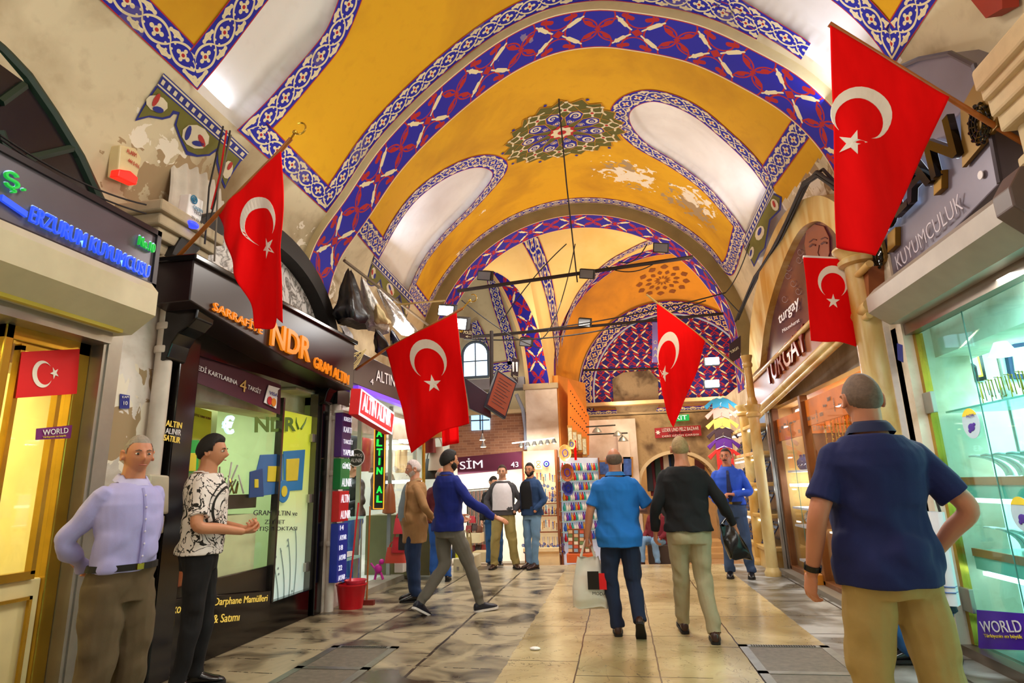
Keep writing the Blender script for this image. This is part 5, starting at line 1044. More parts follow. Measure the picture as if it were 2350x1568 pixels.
sticker('card_sticker','violet bank card poster at the foot of the right jeweller window',[(2246,1489),(2380,1494),(2372,1410),(2241,1400)],2.685,M('card_violet','#4a18b0',.4),[('WORLD',(2256,1452),(2350,1452),22,wht),('Türkiyenin en büyük',(2262,1466),(2350,1469),9,yel)],cat='poster')
mb=MB(); mb.box(2.78,3.2,2.9,5.6,.24,.27); o=mb.obj('jewel_tray',M('jewel_glitter','#c9b87a',.3,.6,var=.6,scale=60),label='long tray of gold pieces on the lowest shelf of the right window',cat='tray')
t=thing('street_plaque','small blue number plaque on the dark post beside the right jeweller','plaque',tuple(atx(2064,805,2.6))); mb=MB(); board(mb,[(2060,826),(2072,832),(2070,792),(2058,788)],0,2.595,.01); part('plate',mb,M('enamel_blue'),t); 
# white pier and stone capital at upper right
mb=MB(); mb.box(2.55,2.95,5.97,6.25,0,3.4); struct(mb,'wall_pier_right',wallL)
t=thing('stone_capital','pale moulded stone capital on a thin column at the upper right edge','capital',(2.7,3.4,3.3)); mb=MB()
for k_,(x0,pa,pb) in enumerate([(2.40,(2226,168,2246,205),(2352,84)),(2.44,(2246,205,2262,228),(2352,130)),(2.48,(2262,228,2284,262),(2352,190)),(2.52,(2284,262,2296,306),(2352,250))]):
    a=atx(pa[0],pa[1],x0);b=atx(pa[2],pa[3],x0); mb.box(x0,2.9,a[1]-.62,a[1],b[2],a[2])
part('capital',mb,M('pale_stone','#d8c49a',.7,var=.2,bump=.15),t,bevel=.02); mb=MB(); mb.lathe([(.08,2.9),(.08,3.2),(.11,3.22),(.11,3.27),(.075,3.3),(.075,3.5)],(2.66,3.78,0),18); part('column_neck',mb,M('pale_stone'),t,smooth=True)
mb=MB(); board(mb,[(2228,0),(2262,42),(2300,20),(2300,-20),(2228,-20)],0,2.7,.1); mb.obj('alarm_box',M('alarm_yellow_red','#9a2a10'),label='dark red and yellow alarm box at the top right corner of the vault',cat='alarm')
# ================================================================ right side: marble arch shop
t=thing('marble_arch','yellow marble arch surround of the gold shop on the right','arch',(2.7,9,3.3))
o_=[(1718,870),(1722,745),(1742,630),(1768,548),(1808,480),(1868,450),(1912,462),(1948,500),(1975,560),(1988,620)]; i_=[(1744,842),(1756,742),(1776,662),(1802,590),(1834,530),(1870,508),(1902,520),(1926,550),(1942,585),(1952,640)]
O2=smoothp([atx(*q,2.52) for q in o_],60);I2=smoothp([atx(*q,2.52) for q in i_],60); mb=MB()
for i in range(59): mb.slab([O2[i],O2[i+1],I2[i+1],I2[i]],(.22,0,0))
part('arch_ring',mb,marb,t,smooth=True)
mb=MB(); c=atx(1800,535,2.5); mb.box(2.46,2.6,c[1]-.12,c[1]+.12,c[2]-.5,c[2]+.25); part('impost_block',mb,marb,t,bevel=.03) if 0 else None
pos=Mat('poster_plum_gradient',rough=.25,emit='#5a2438',es=.25); n=pos.noise(.9,3,dist=1); pos.base(pos.mix(((n-.35)*3).clamp(),'#1d0f14','#7a4a33')); 
t=thing('lunette_poster','plum poster with a woman\'s face and white script filling the marble arch','poster',(2.62,9,3.3))
mb=MB(); mb.slab(list(I2)+[],(-.0,0,0)) if 0 else mb.add([p+[.1,0,0] for p in I2],[tuple(range(60))]); part('sheet',mb,pos.m,t)
skin_p=M('poster_skin','#8a4430',.4); c=[(1852,600),(1846,560),(1850,530),(1868,515),(1890,520),(1902,545),(1903,580),(1892,615),(1876,630),(1862,625)]
mb=MB(); mb.slab([atx(*q,2.60) for q in c],(.01,0,0)); part('face_print',mb,skin_p,t)
mb=MB(); mb.tube([atx(*q,2.595) for q in [(1858,566),(1864,561),(1872,563)]],.012,5);mb.tube([atx(*q,2.595) for q in [(1885,560),(1891,556),(1898,558)]],.012,5);mb.tube([atx(*q,2.595) for q in [(1857,556),(1866,549),(1874,551)]],.007,5);mb.tube([atx(*q,2.595) for q in [(1884,549),(1892,545),(1899,548)]],.007,5);mb.tube([atx(*q,2.595) for q in [(1880,563),(1877,580),(1880,588)]],.006,5); part('face_lines',mb,M('print_face_line','#5e2a20'),t)
mb=MB(); mb.tube([atx(*q,2.595) for q in [(1870,608),(1878,604),(1887,606)]],.011,5); part('lips_print',mb,M('print_lips','#a8202a'),t)
mb=MB(); 
for k in range(9):
    x0,y0=1800+RNG.uniform(-20,40),560+k*18; mb.tube([atx(x0+8*math.cos(a)*(1-a/9),y0+10*math.sin(a)*(1-a/9),2.6) for a in np.linspace(0,6,14)],.004,4)
part('scroll_print',mb,M('print_scroll','#9a7f7c'),t)
textpx('turgay',0,2.6,(1790,752),(1837,708),26,wht,t,depth=.004,bold=.01);textpx('Mücevherat',0,2.6,(1797,764),(1836,738),8,wht,t,depth=.003)
for (px,py,s_) in ((1768,712,1.0),(1755,745,.8),(1758,798,.8)):
    for k in range(6):
        a=k*PI/3; c0=atx(px,py,2.595); mb=MB(); mb.ball(c0+[0,.05*s_*math.cos(a),.05*s_*math.sin(a)],.004,.03*s_,.03*s_); part('flower_petal',mb,silv,t)
    mb=MB(); mb.tube([c0+[0,.0,.07*s_],c0+[0,-.03,.16*s_],c0+[0,.04,.2*s_]],.008,5); part('flower_stem',mb,wht,t)
t=thing('shop_sign','brown fascia with carved red letters under the marble arch','sign',(2.5,8.5,2.7)); mb=MB(); board(mb,[(1718,955),(1860,818),(1995,690),(1992,612),(1858,745),(1716,885)],0,2.46,.15); part('board',mb,M('caramel_brown_board','#8f4f25',.4,var=.2,scale=2),t)
textpx('TURGAY',0,2.455,(1766,886),(1858,800),46,M('carved_red','#7d2616',.3,.3),t,depth=.03,bold=.01)
for pa,pb,r in (((1712,888),(1996,605),.035),((1714,968),(1996,700),.06),((1712,984),(1996,722),.035)): mb=MB(); mb.tube([atx(*pa,2.43),atx(*pb,2.43)],r,10); part('marble_moulding',mb,marb,t,smooth=True)
def column(lab,x,y,z0,z1,r,cap=True):
    t=thing('marble_column',lab,'column',(x,y,z0)); mb=MB(); mb.lathe([(r,z0+.12),(r*.93,z1-.2)],(x,y,0),24); part('shaft',mb,marb,t,smooth=True)
    mb=MB(); mb.lathe([(r*1.35,z0),(r*1.4,z0+.05),(r*1.2,z0+.08),(r*1.05,z0+.12)],(x,y,0),24); part('base',mb,marb,t,smooth=True)
    mb=MB(); mb.lathe([(r*.95,z1-.2),(r*1.25,z1-.18),(r*1.3,z1-.14),(r*1.05,z1-.11),(r*1.3,z1-.05),(r*1.5,z1-.02),(r*1.5,z1)],(x,y,0),24); part('capital',mb,marb,t,smooth=True)
column('marble column standing between the grey jeweller and the marble arch shop',2.50,6.12,0,3.62,.15)
column('slender marble column at the far corner of the marble arch shop window',2.17,10.0,-.0,2.55,.085)
column('short upper marble column above the far corner of the marble arch shop',2.17,10.0,2.55,3.35,.06)
column('marble column at the start of the silver tray shop, left of the slender one',2.30,11.3,0,2.7,.1)
t=thing('shop_window','brown framed window of the marble arch gold shop','shopfront',(2.6,8.4,0)); brw=M('brown_window_frame','#7a4a24',.35,.3)
mb=MB()
for y in (10.28,8.72,6.38): mb.box(2.50,2.60,y-.05,y+.05,.06,2.5)
mb.box(2.50,2.60,6.3,10.3,.0,.12) ; part('frame',mb,brw,t,bevel=.008)
mb=MB(); mb.box(2.42,2.47,10.3,10.36,0,2.45);mb.box(2.46,2.50,10.3,10.33,0,2.45); part('guide_rail',mb,alu,t)
mb=MB(); mb.box(2.545,2.55,6.4,10.25,.12,2.2); part('glass',mb,clear,t); mb=MB(); mb.box(2.54,2.545,9.45,9.46,.12,2.2); part('pane_joint',mb,M('joint_green'),t)
mb=MB(); mb.slab([(2.35,10.4,0),(2.5,10.4,0),(2.5,6.3,0),(2.35,6.3,0)],(0,0,.06)); part('kerb',mb,M('kerb_stone','#7c7468',.5,bump=.2),t); mb=MB(); mb.box(2.40,2.52,8.75,9.2,.06,.18); part('wooden_block',mb,M('amber_wood','#c07a1c',.4),t)
mb=MB(); mb.box(2.5,4.5,10.3,10.38,0,3.2);mb.box(4.4,4.5,6.3,10.3,0,3.2);mb.box(2.62,4.5,6.25,6.3,0,2.6);mb.box(2.62,4.5,6.3,10.3,2.5,2.55); struct(mb,'wall_shop_interior',M('amber_interior','#d9a95c',.5))
light('AREA','shop_light',(3.3,9.4,2.45),190,(.8,.88,1),1,1.4,(3.3,9.4,0)); light('AREA','shop_light',(3.3,7.5,2.45),170,(1,.88,.6),1.2,2,(3.3,7.5,0))
ob=M('orange_fascia','#d9761a',.5,var=.25,scale=4); t=thing('orange_fascia','orange printed strip of jeweller words along the top of the gold shop window','banner',(2.58,8.4,2.2))
mb=MB(); mb.box(2.56,2.60,8.75,10.24,1.98,2.32); mb.box(2.56,2.60,6.4,8.7,2.08,2.42); part('strip',mb,ob,t)
mb=MB(); mb.box(2.60,3.1,8.70,8.74,1.98,2.32); part('return_strip',mb,ob,t)
wd=['Takı','DESEN','Kolye','ZARAFET','dizayn','Alyans','TEK','Moda','Sade','ZERAFET','İnci']
for i in range(22):
    y=10.1-.17*i; z=2.02+.22*RNG.random()+(.08 if y<8.7 else 0)
    if 8.6<y<8.9: continue
    vert=i%4==3; s_=wd[i%11]; L_=.13
    if vert: text(s_,(2.555,y,z-.03),(2.555,y,z+.13),.04,(-1,0,0),M('print_brown'),t,depth=.002,up=(0,1,0))
    else: text(s_,(2.555,y+L_/2,z),(2.555,y-L_/2,z),.045,(-1,0,0),M('print_brown'),t,depth=.002)
text('MODERN',(2.555,8.86,2.02),(2.555,8.86,2.26),.06,(-1,0,0),M('print_brown'),t,depth=.002,up=(0,1,0)) 
text('ZERAFET',(2.62,8.695,2.02),(2.86,8.695,2.02),.06,(0,-1,0),M('print_brown'),t,depth=.002);text('Kolay',(2.72,8.695,2.18),(2.88,8.695,2.18),.06,(0,-1,0),M('print_brown'),t,depth=.002)
t=thing('display_case','blue white lit glass display case at the far end of the gold shop window','display case',(2.9,9.5,.1))
for z in (.22,.72,.98,1.52): mb=MB(); mb.box(2.62,3.15,8.8,10.2,z-.03,z); part('shelf',mb,M('shelf_white','#dfe6f2',.3),t)
mb=MB(); mb.box(2.62,3.1,8.8,10.2,1.28,1.32); part('light_panel',mb,EM('strip_white'),t); mb=MB(); mb.box(3.15,3.2,8.8,10.2,.1,2.3); part('back_panel',mb,M('mirror_blue','#8fa6c9',.2,.5),t); mb=MB(); mb.box(3.1,3.16,9.25,9.35,.1,2.3);mb.box(2.6,3.16,8.74,8.78,.1,2.3);mb.box(3.1,3.16,9.9,9.96,.1,2.3); part('wood_post',mb,brw,t)
for i in range(7):
    for k in range(3): mb=MB(); mb.lathe([(.001,0),(.03,0),(.03,-.01)],(2.75+.12*k,8.95+.18*i,2.26),8); part('spot',mb,EM('spot_blue_white','#dce8ff',8),t)
b0=None
for j,(z,mat_,nmz) in enumerate([(1.52,velv,'upper'),(.72,M('bust_white'),'middle'),(.22,M('bust_cream','#f0e6d0',.5),'lower')]):
    for i in range(8):
        y=10.05-.17*i; tt=thing('necklace_bust','%s necklace bust on the %s shelf of the blue case, %s from far end'%(['navy velvet','white','cream'][j],nmz,ordn[i]),'display bust',(2.8,y,z),'necklace busts in the blue lit case'); bust((2.8,y,z+.075),.72,mat_,tt,silv)
t=thing('gold_display','amber lit shelves of gold in the near half of the gold shop window','display',(3.0,7.5,.1))
for z in (.22,.75,1.1,1.5): mb=MB(); mb.box(2.62,3.2,6.5,8.68,z-.02,z); part('shelf',mb,M('shelf_amber','#e6bf6a',.3),t)
mb=MB(); mb.box(3.2,3.25,6.5,8.68,.1,2.4); part('back_panel',mb,M('mirror_amber','#8a6a3a',.25,.5),t)
for z in (.70,1.06): mb=MB(); mb.box(2.64,2.7,6.5,8.68,z,z+.02); part('light_strip',mb,EM('strip_warm','#fff0c0',5),t)
c0=None
for i in range(26):
    y=8.6-.08*i; L_=.35+.35*RNG.random(); x=2.75+.1*(i%3); n_=10
    mb=MB(); mb.tube([(x,y,2.2),(x-.01,y+.01,2.2-L_)],[.010]*2,6)
    for q in range(8): mb.ball((x,y+.004*(q%2),2.2-L_*q/8),.013,n=6)
    mb.obj('gold_chain',gold,label='gold chain hung at the top of the gold shop window, %s from the far side'%ordn[i],cat='chain',group='gold chains hung in the gold shop window')
for j,z in enumerate((.22,.75,1.1,1.5)):
    for i in range(12):
        y=8.55-.17*i; mb=MB(); mb.tube([(2.76+.045*math.cos(a)*1.1,y+.05*math.cos(a*1)*.9,z+.07+.06*math.sin(a)) for a in np.linspace(0,2*PI,14)],.011,6); mb.obj('gold_bangle',gold,smooth=True,label='gold bangle on the %s shelf of the amber display, %s from the far side'%(['lowest','second','third','top'][j],ordn[i]),cat='bangle',group='gold bangles in the amber display')
# silver tray shop behind the man with the tie
t=thing('tray_display','tall glass display of silver trays behind the man with the tie','display',(2.5,11.6,0)); mb=MB()
mb.box(2.25,2.6,10.5,12.8,.0,.3); part('base',mb,marb,t); mb=MB(); mb.box(2.75,2.8,10.4,12.9,0,2.8); part('back_panel',mb,M('mirror_blue'),t)
for z in (.35,.85,1.35,1.85,2.3): mb=MB(); mb.box(2.22,2.75,10.45,12.8,z-.06,z); part('shelf',mb,marb,t,bevel=.01)
for z in (.32,.82,1.32,1.82,2.27): mb=MB(); mb.box(2.3,2.34,10.5,12.7,z+.40,z+.42); part('light_strip',mb,EM('strip_white'),t)
light('AREA','shop_light',(2.0,11.6,2.9),40,(.85,.93,1),.5,2.0,(2.5,11.6,1)); k=0
for j,z in enumerate((.35,.85,1.35,1.85)):
    for i in range(5):
        y=12.55-.42*i; mb=MB(); a=np.array([2.3,y-.17,z+.01]); mb.slab([a,a+[0,.34,0],a+[.22,.34,.36],a+[.22,0,.36]],(.015,0,-.01)); o=mb.obj('silver_tray',M('tray_navy','#2a3350',.5),label='navy ring tray on the %s marble shelf behind the tie man, %s from far end'%(['lowest','second','third','fourth'][j],ordn[i]),cat='tray',group='ring trays on the marble shelves')
        mb=MB()
        for u in range(5):
            for v in range(3): p=a+[.022+.04*u,.05+.11*v,.035+.068*u]; mb.box(p[0]-.012,p[0]+.004,p[1]-.035,p[1]+.035,p[2]-.006,p[2]+.022)
        mb.obj('rings',silv,o)
tee=[('#3aa0c8','turquoise'),('#e8a08c','peach'),('#e8c04a','yellow'),('#3a1c1e','dark brown'),('#5a1a78','purple'),('#d8281c','red')]
for i,(c_,d_) in enumerate(tee):
    c=aty(1653-3*i*0+ i*2,925+i*23,12.3-.05*i); s_=.9; mb=MB(); w_=.17*s_; P=[(-w_,0),(-w_,-.32),(w_,-.32),(w_,0),(w_+.11,-.12),(w_+.16,-.05),(w_*.85,.09),(.06,.11),(0,.085),(-.06,.11),(-w_*.85,.09),(-w_-.16,-.05),(-w_-.11,-.12)]
    t=thing('hanging_shirt',d_+' shirt on a hanger in the vertical column of shirts, '+ordn[i]+' from the top','shirt',tuple(c),'shirts hung in a column high on the right'); mb.slab([c+[x,0,z] for x,z in P],(0,.03,0)); part('shirt',mb,M('shirt'+c_[1:],c_,.8,bump=.2),t,bevel=.01)
    mb=MB(); mb.tube([c+[-.14,-.01,.07],c+[0,-.01,.13],c+[.14,-.01,.07]],.006,5);mb.tube([c+[0,-.01,.13],c+[0,-.01,.18],c+[.02,-.01,.2]],.005,5); part('hanger',mb,silv,t)
# ================================================================ people
def remesh(mb,vox,name,sm=2):
    me=mb.mesh(name); o=bpy.data.objects.new(name,me); COL.objects.link(o); m=o.modifiers.new('r','REMESH'); m.mode='VOXEL'; m.voxel_size=vox; m.adaptivity=0
    if sm: k=o.modifiers.new('s','SMOOTH'); k.factor=.5; k.iterations=sm
    bpy.context.view_layer.update(); r=bpy.data.meshes.new_from_object(o.evaluated_get(bpy.context.evaluated_depsgraph_get())); bpy.data.objects.remove(o); bpy.data.meshes.remove(me); r.name=name
    r.polygons.foreach_set('use_smooth',[True]*len(r.polygons)); return r
def rings(mb,R,n=18):
    """R: list of (centre, avec, bvec); closed body"""
    vs=[];R=[(np.array(c,float),np.array(a,float),np.array(b,float)) for c,a,b in R]
    for c,a,b in R:
        for j in range(n): q=2*PI*j/n; vs.append(c+a*math.cos(q)+b*math.sin(q))
    k=len(R); mb.add(vs,[(i*n+j,i*n+(j+1)%n,(i+1)*n+(j+1)%n,(i+1)*n+j) for i in range(k-1) for j in range(n)]+[tuple(range(n))[::-1],tuple((k-1)*n+j for j in range(n))])
def limb(mb,pts,rad,n=14,fl=1.,cap=True):
    P=[np.array(p,float) for p in pts]; R=list(rad); Q=[];S_=[]
    Pd=smoothp(P,len(P)*6) if len(P)>2 else np.array([P[0]+(P[1]-P[0])*t for t in np.linspace(0,1,6)])
    s0=np.r_[0,np.cumsum([np.linalg.norm(P[i+1]-P[i]) for i in range(len(P)-1)])]; s1=np.r_[0,np.cumsum(np.linalg.norm(np.diff(Pd,axis=0),axis=1))]; rd=np.interp(s1/s1[-1],s0/s0[-1],R)
    if cap:
        d0=Pd[0]-Pd[1];d0/=np.linalg.norm(d0);d1=Pd[-1]-Pd[-2];d1/=np.linalg.norm(d1)
        Pd=np.vstack([Pd[0]+d0*rd[0]*.95,Pd[0]+d0*rd[0]*.7,Pd]); rd=np.r_[rd[0]*.25,rd[0]*.72,rd]
        if cap!='s': Pd=np.vstack([Pd,Pd[-1]+d1*rd[-1]*.7,Pd[-1]+d1*rd[-1]*.95]); rd=np.r_[rd,rd[-1]*.72,rd[-1]*.25]
    mb.tube(Pd,list(rd),n)
TS=np.array([(.78,.150,.108,.0),(.86,.172,.122,-.012),(.94,.172,.120,-.008),(1.03,.156,.108,.002),(1.13,.153,.106,.008),(1.24,.172,.115,.006),(1.34,.182,.118,.0),(1.40,.158,.10,-.006),(1.435,.118,.084,-.010),(1.47,.080,.068,-.008)])
def headp(d,k=1.):
    x,y,z=d; X=.074*x;Y=.093*y;Z=.116*z
    if z<0: X*=1-.26*(-z)**1.7; Y*=(1-.34*(-z)) if y<0 else (1-.04*(-z))
    if y<0: Y-=.006*(1-abs(z))
    if y>0:
        g=lambda a,b,s,t:math.exp(-((X-a)/s)**2-((Z-b)/t)**2); f=y
        Y+=f*k*(.028*g(0,-.031,.013,.019)+.014*g(0,-.008,.010,.022)+.005*g(.03,.018,.03,.010)+.005*g(-.03,.018,.03,.010)-.010*g(.031,.0,.017,.011)-.010*g(-.031,.0,.017,.011)+.006*g(0,-.062,.022,.007)-.003*g(0,-.068,.02,.003)+.006*g(0,-.072,.02,.006)+.010*g(0,-.102,.022,.016)+.003*g(.045,-.03,.02,.02)+.003*g(-.045,-.03,.02,.02))
    return np.array([X,Y,Z])
def sph(i,n,j,m): a=PI*i/n-PI/2; b=2*PI*j/m; return (math.cos(a)*math.cos(b),math.cos(a)*math.sin(b),math.sin(a))
def rotm(yaw,pitch=0,roll=0): return np.array(Matrix.Rotation(math.radians(yaw),3,'Z')@Matrix.Rotation(math.radians(pitch),3,'X')@Matrix.Rotation(math.radians(roll),3,'Y'))
def hand(mb,w,d,pn,side,curl=.5,spread=.021,grip=None):
    w=np.array(w,float);d=np.array(d,float);d/=np.linalg.norm(d);pn=np.array(pn,float);pn=pn-pn.dot(d)*d;pn/=np.linalg.norm(pn);l=np.cross(d,pn)*side
    rings(mb,[(w-d*.02,l*.020,pn*.018),(w,l*.024,pn*.018),(w+d*.03,l*.036,pn*.017),(w+d*.065,l*.041,pn*.015),(w+d*.09,l*.040,pn*.013),(w+d*.098,l*.03,pn*.009)],12)
    for k,(o_,L_) in enumerate(((.031,.070),(.0105,.080),(-.0105,.075),(-.031,.058))):
        p=w+d*(.085-.004*k*(k>1))+l*o_*.96; dd=d+l*(o_*1.2); pts=[p]; an=0
        for j,f in enumerate((.45,.30,.25)):
            an+=curl*(.9 if j==0 else 1.0)*(.85+.08*k); v=dd*math.cos(an)+pn*math.sin(an); v/=np.linalg.norm(v); p=p+v*L_*f*1.05; pts.append(p)
        mb.tube(pts+[pts[-1]+v*.004],[.0092,.0088,.0082,.0074,.003],8)
    b=w+d*.025+l*.028; t1=b+(l*.55+d*.75+pn*.35)*.038; t2=t1+(l*.15+d*.85+pn*.55*(.6+curl))*.028; t3=t2+(d*.8+pn*.7*(.5+curl))*.022; mb.tube([b-l*.01,b,t1,t2,t3,t3+(t3-t2)*.15],[.012,.0135,.0115,.0100,.0085,.004],8)
_wr=[(np.array(k),p,a) for k,p,a in [((31,9,14),.3,1.),((-12,27,18),1.1,.8),((17,-21,33),2.,.6),((8,14,-41),.7,.5)]]
def folds(me,amp,zs=None,seed=0,zrange=None,dirn=None):
    n=len(me.vertices); co=np.empty(n*3); me.vertices.foreach_get('co',co); co=co.reshape(-1,3); no=np.empty(n*3); me.vertex_normals.foreach_get('vector',no); no=no.reshape(-1,3)
    q=co+.02*np.sin(co[:,[1,2,0]]*11+seed)+.01*np.sin(co[:,[2,0,1]]*27+seed); h=np.zeros(n)
    for k,p,a in _wr: h+=a*np.sin(q@k+p+seed*1.7)
    h=np.tanh(h*.9); w=np.ones(n)*.55
    if zs is not None:
        for z0,s_,b in zs: w+=b*np.exp(-((co[:,2]-z0)/s_)**2)
    co+=no*(h*amp*w)[:,None]; me.vertices.foreach_set('co',co.ravel()); me.update()
def cloth(name,col,rough=.85,var=.1,scale=20,bump=.25,pat=None):
    if name in _mc: return _mc[name].m
    m=Mat(name,col,rough); n=m.noise(scale,4); c=lin(col); b=m.mix(n,tuple(v*(1-var) for v in c[:3]),tuple(min(1,v*(1+var)) for v in c[:3]))
    if pat: b=pat(m,b)
    m.base(b); m.bump(m.noise(9,5,stretch=(1,1,.5),dist=.6)*.8+m.noise(300,1)*.08,bump,.02); _mc[name]=m; return m.m
SK={'a':M('skin_tan','#c98a66',.5,var=.08,scale=9,Subsurface_Weight=.08),'b':M('skin_light','#d9a284',.5,var=.08,scale=9,Subsurface_Weight=.08),'c':M('skin_ruddy','#c4805f',.5,var=.1,scale=9,Subsurface_Weight=.08)}
HAIR={k:M('hair_'+k,c,.7,var=.35,scale=60,bump=.4) for k,c in dict(grey='#9a8f84',black='#15100e',white='#d6d0ca',brown='#3a281e',stub='#6d5748',blond='#a88c5f').items()}
lipm=M('lips','#a4574a',.45); eyew=M('eye_white','#e9e2da',.3); eyeb=M('eye_dark','#22140e',.2)
def person(label,x,y,r,H,gz=0,skin='a',hair='black',hairkind='short',head=(0,0),lean=(0,0),w=1.,belly=0,eL=(-.24,-.03,1.12),wL=(-.26,.05,.87),eR=(.24,-.03,1.12),wR=(.26,.05,.87),hL=None,hR=None,cL=.5,cR=.5,
        kL=(-.1,.02,.49),aL=(-.11,-.02,.085),kR=(.1,.02,.49),aR=(.11,-.02,.085),fL=(0,0),fR=(0,0),top=None,topm=None,hem=.88,sleeve='long',trm=None,shoem=None,solem=None,belt=None,collar=None,beard=None,moust=None,vox=.0065,hips=.92,seat=None,extra=None,loose=.012,knee_w=1.,group=None):
    s=H/1.75; t=thing('person',label,'person',(x,y,gz),group); Rm=rotm(r); bp=np.array([x,y,gz],float)
    def fin(me,name,mat,parent=None,**k):
        n=len(me.vertices); co=np.empty(n*3); me.vertices.foreach_get('co',co); co=co.reshape(-1,3)*s@Rm.T+bp; me.vertices.foreach_set('co',co.ravel()); me.update()
        me.materials.clear(); me.materials.append(mat); o=bpy.data.objects.new(name,me); COL.objects.link(o); par(o,parent or t); return o
    hz=hips-.92   # vertical drop of the pelvis (sitting)
    def tc(z): k=(z-.92); return np.array([lean[0]*k*1.0,lean[1]*k*1.0,hz])
    def sec(z,g=0,bl=1): v=[np.interp(z,TS[:,0],TS[:,i]) for i in (1,2,3)]; bb=belly*math.exp(-((z-1.08)/.13)**2); return (tc(z)+[0,v[2]+bb*.55,z],((v[0]*w+g+bb*.25),0,0),(0,v[1]*w**.5+g+bb*.6,0))
    shL=tc(1.38)+[-.155*w,-.004,1.378];shR=tc(1.38)+[.155*w,-.004,1.378]; D=lambda p:np.array(p,float)+[0,0,hz] if hz else np.array(p,float)
    eL,wL,eR,wR=[D(p) for p in (eL,wL,eR,wR)]; hpL=np.array([-.088,0,hips-.02]);hpR=np.array([.088,0,hips-.02])
    kL,aL,kR,aR=[np.array(p,float) for p in (kL,aL,kR,aR)]
    hc=tc(1.6)+[0,.022,1.622]; HR=rotm(head[0],head[1],head[2] if len(head)>2 else 0)
    # body
    mb=MB(); rings(mb,[sec(z,-.020) for z in (.88,.90,.92,1.0,1.1,1.2,1.3,1.38,1.43,1.46)])
    nb=tc(1.46)+[0,-.012,1.44]; limb(mb,[nb,(nb+hc)/2+[0,-.002,-.02],hc+HR@np.array([0,-.02,-.05])],[.078,.062,.060],cap=False)
    n,m=44,56; vs=[hc+HR@headp(sph(i,n,j,m)) for i in range(1,n) for j in range(m)]; k=len(vs); vs+=[hc+HR@headp((0,0,-1)),hc+HR@headp((0,0,1))]
    mb.add(vs,[(i*m+j,i*m+(j+1)%m,(i+1)*m+(j+1)%m,(i+1)*m+j) for i in range(n-2) for j in range(m)]+[(k,(j+1)%m,j) for j in range(m)]+[(k+1,(n-2)*m+j,(n-2)*m+(j+1)%m) for j in range(m)])
    for sd in (-1,1):
        e=[hc+HR@np.array([sd*(.074+.010*math.sin(a)*0+.012),-.005+.018*math.cos(a),-.005+.030*math.sin(a)]) for a in np.linspace(.6,2*PI-.4,9)]; mb.tube(e,.007,6); mb.ball(hc+HR@np.array([sd*.076,-.002,-.008]),.008,.016,.026,8)
    for S_,El,Wr,hd,cu,sd in ((shL,eL,wL,hL,cL,-1),(shR,eR,wR,hR,cR,1)):
        limb(mb,[S_,S_*.5+El*.5,El,El*.55+Wr*.45,Wr],[.048,.046,.041,.038,.026]); dv=(Wr-El)
        if hd is None: hd=(dv,(-sd*1.,.25,0))
        if hd!='none': hand(mb,Wr,hd[0],hd[1],sd,cu)
    for hp,K,A in ((hpL,kL,aL),(hpR,kR,aR)): limb(mb,[hp,hp*.5+K*.5,K,K*.6+A*.4,A],[.07,.066,.052,.048,.036])
    o=fin(remesh(mb,vox,'body',1),'body',SK[skin])
    # face
    if vox<.012:
        mb=MB()
        for sd in (-1,1): mb.ball(hc+HR@np.array([sd*.0305,.0815,.0005]),.0130,.0105,.0062,10)
        me=mb.mesh('eyes'); fin(me,'eyes',eyew,o)
        mb=MB()
        for sd in (-1,1): mb.ball(hc+HR@np.array([sd*.0305,.0905,.0]),.0078,.0045,.0068,8)
        fin(mb.mesh('irises'),'irises',eyeb,o)
        mb=MB()
        for sd in (-1,1): mb.tube([hc+HR@np.array([sd*a,.0915+b,c]) for a,b,c in ((.014,.004,.0175),(.028,.003,.0225),(.045,-.007,.018))],[.003,.0038,.002],6)
        fin(mb.mesh('eyebrows'),'eyebrows',HAIR['brown' if hair in('black','brown') else 'stub'],o)
        mb=MB(); mb.tube([hc+HR@np.array([a,.099-abs(a)*.35,-.066+abs(a)*.06]) for a in (-.022,-.01,0,.01,.022)],[.002,.0042,.0045,.0042,.002],6); fin(mb.mesh('lips'),'lips',lipm,o)
    # hair
    def cap(maskf,th,name,mat,nz=.002):
        n,m=48,64; vs={};F_=[]
        def P(i,j):
            d=sph(i,n,j%m,m); mk=maskf(*d); tt=min(1,max(-.3,mk*7)); p=headp(d,.3); q=p*(1+ (th*tt+(RNG.random()*nz if mk>0 else 0))/np.linalg.norm(p)); return hc+HR@q
        idx={}; V=[]
        for i in range(0,n):
            for j in range(m):
                if all(maskf(*sph(a,n,b%m,m))>-.04 for a,b in ((i,j),(i+1,j),(i,j+1),(i+1,j+1))):
                    f=[]
                    for a,b in ((i,j),(i,j+1),(i+1,j+1),(i+1,j)):
                        kk=(a,b%m)
                        if kk not in idx: idx[kk]=len(V); V.append(P(*kk))
                        f.append(idx[kk])
                    F_.append(tuple(f))
        mb=MB(); mb.add(V,F_); me=mb.mesh(name); me.polygons.foreach_set('use_smooth',[True]*len(F_)); return fin(me,name,mat)
    def hl(x,y,z): # >0 inside hair
        th=.58 if y>.55 else (.58-(.55-y)*1.25 if y>0 else -.11-.42*(-y)); 
        if y>.0 and abs(x)>.75 and y<.3: th=min(th,.0)
        return z-th
    hm=HAIR[hair]
    if hairkind=='short': cap(hl,.010,'hair',hm)
    if hairkind=='full': cap(hl,.020,'hair',hm,.004)
    if hairkind=='crop': cap(hl,.004,'hair',hm,.001)
    if hairkind=='fringe': cap(lambda x,y,z:min(hl(x,y,z),(.42 if y<.2 else .2)-z+ (0 if y<.35 else -.6)),.006,'hair',hm,.001)
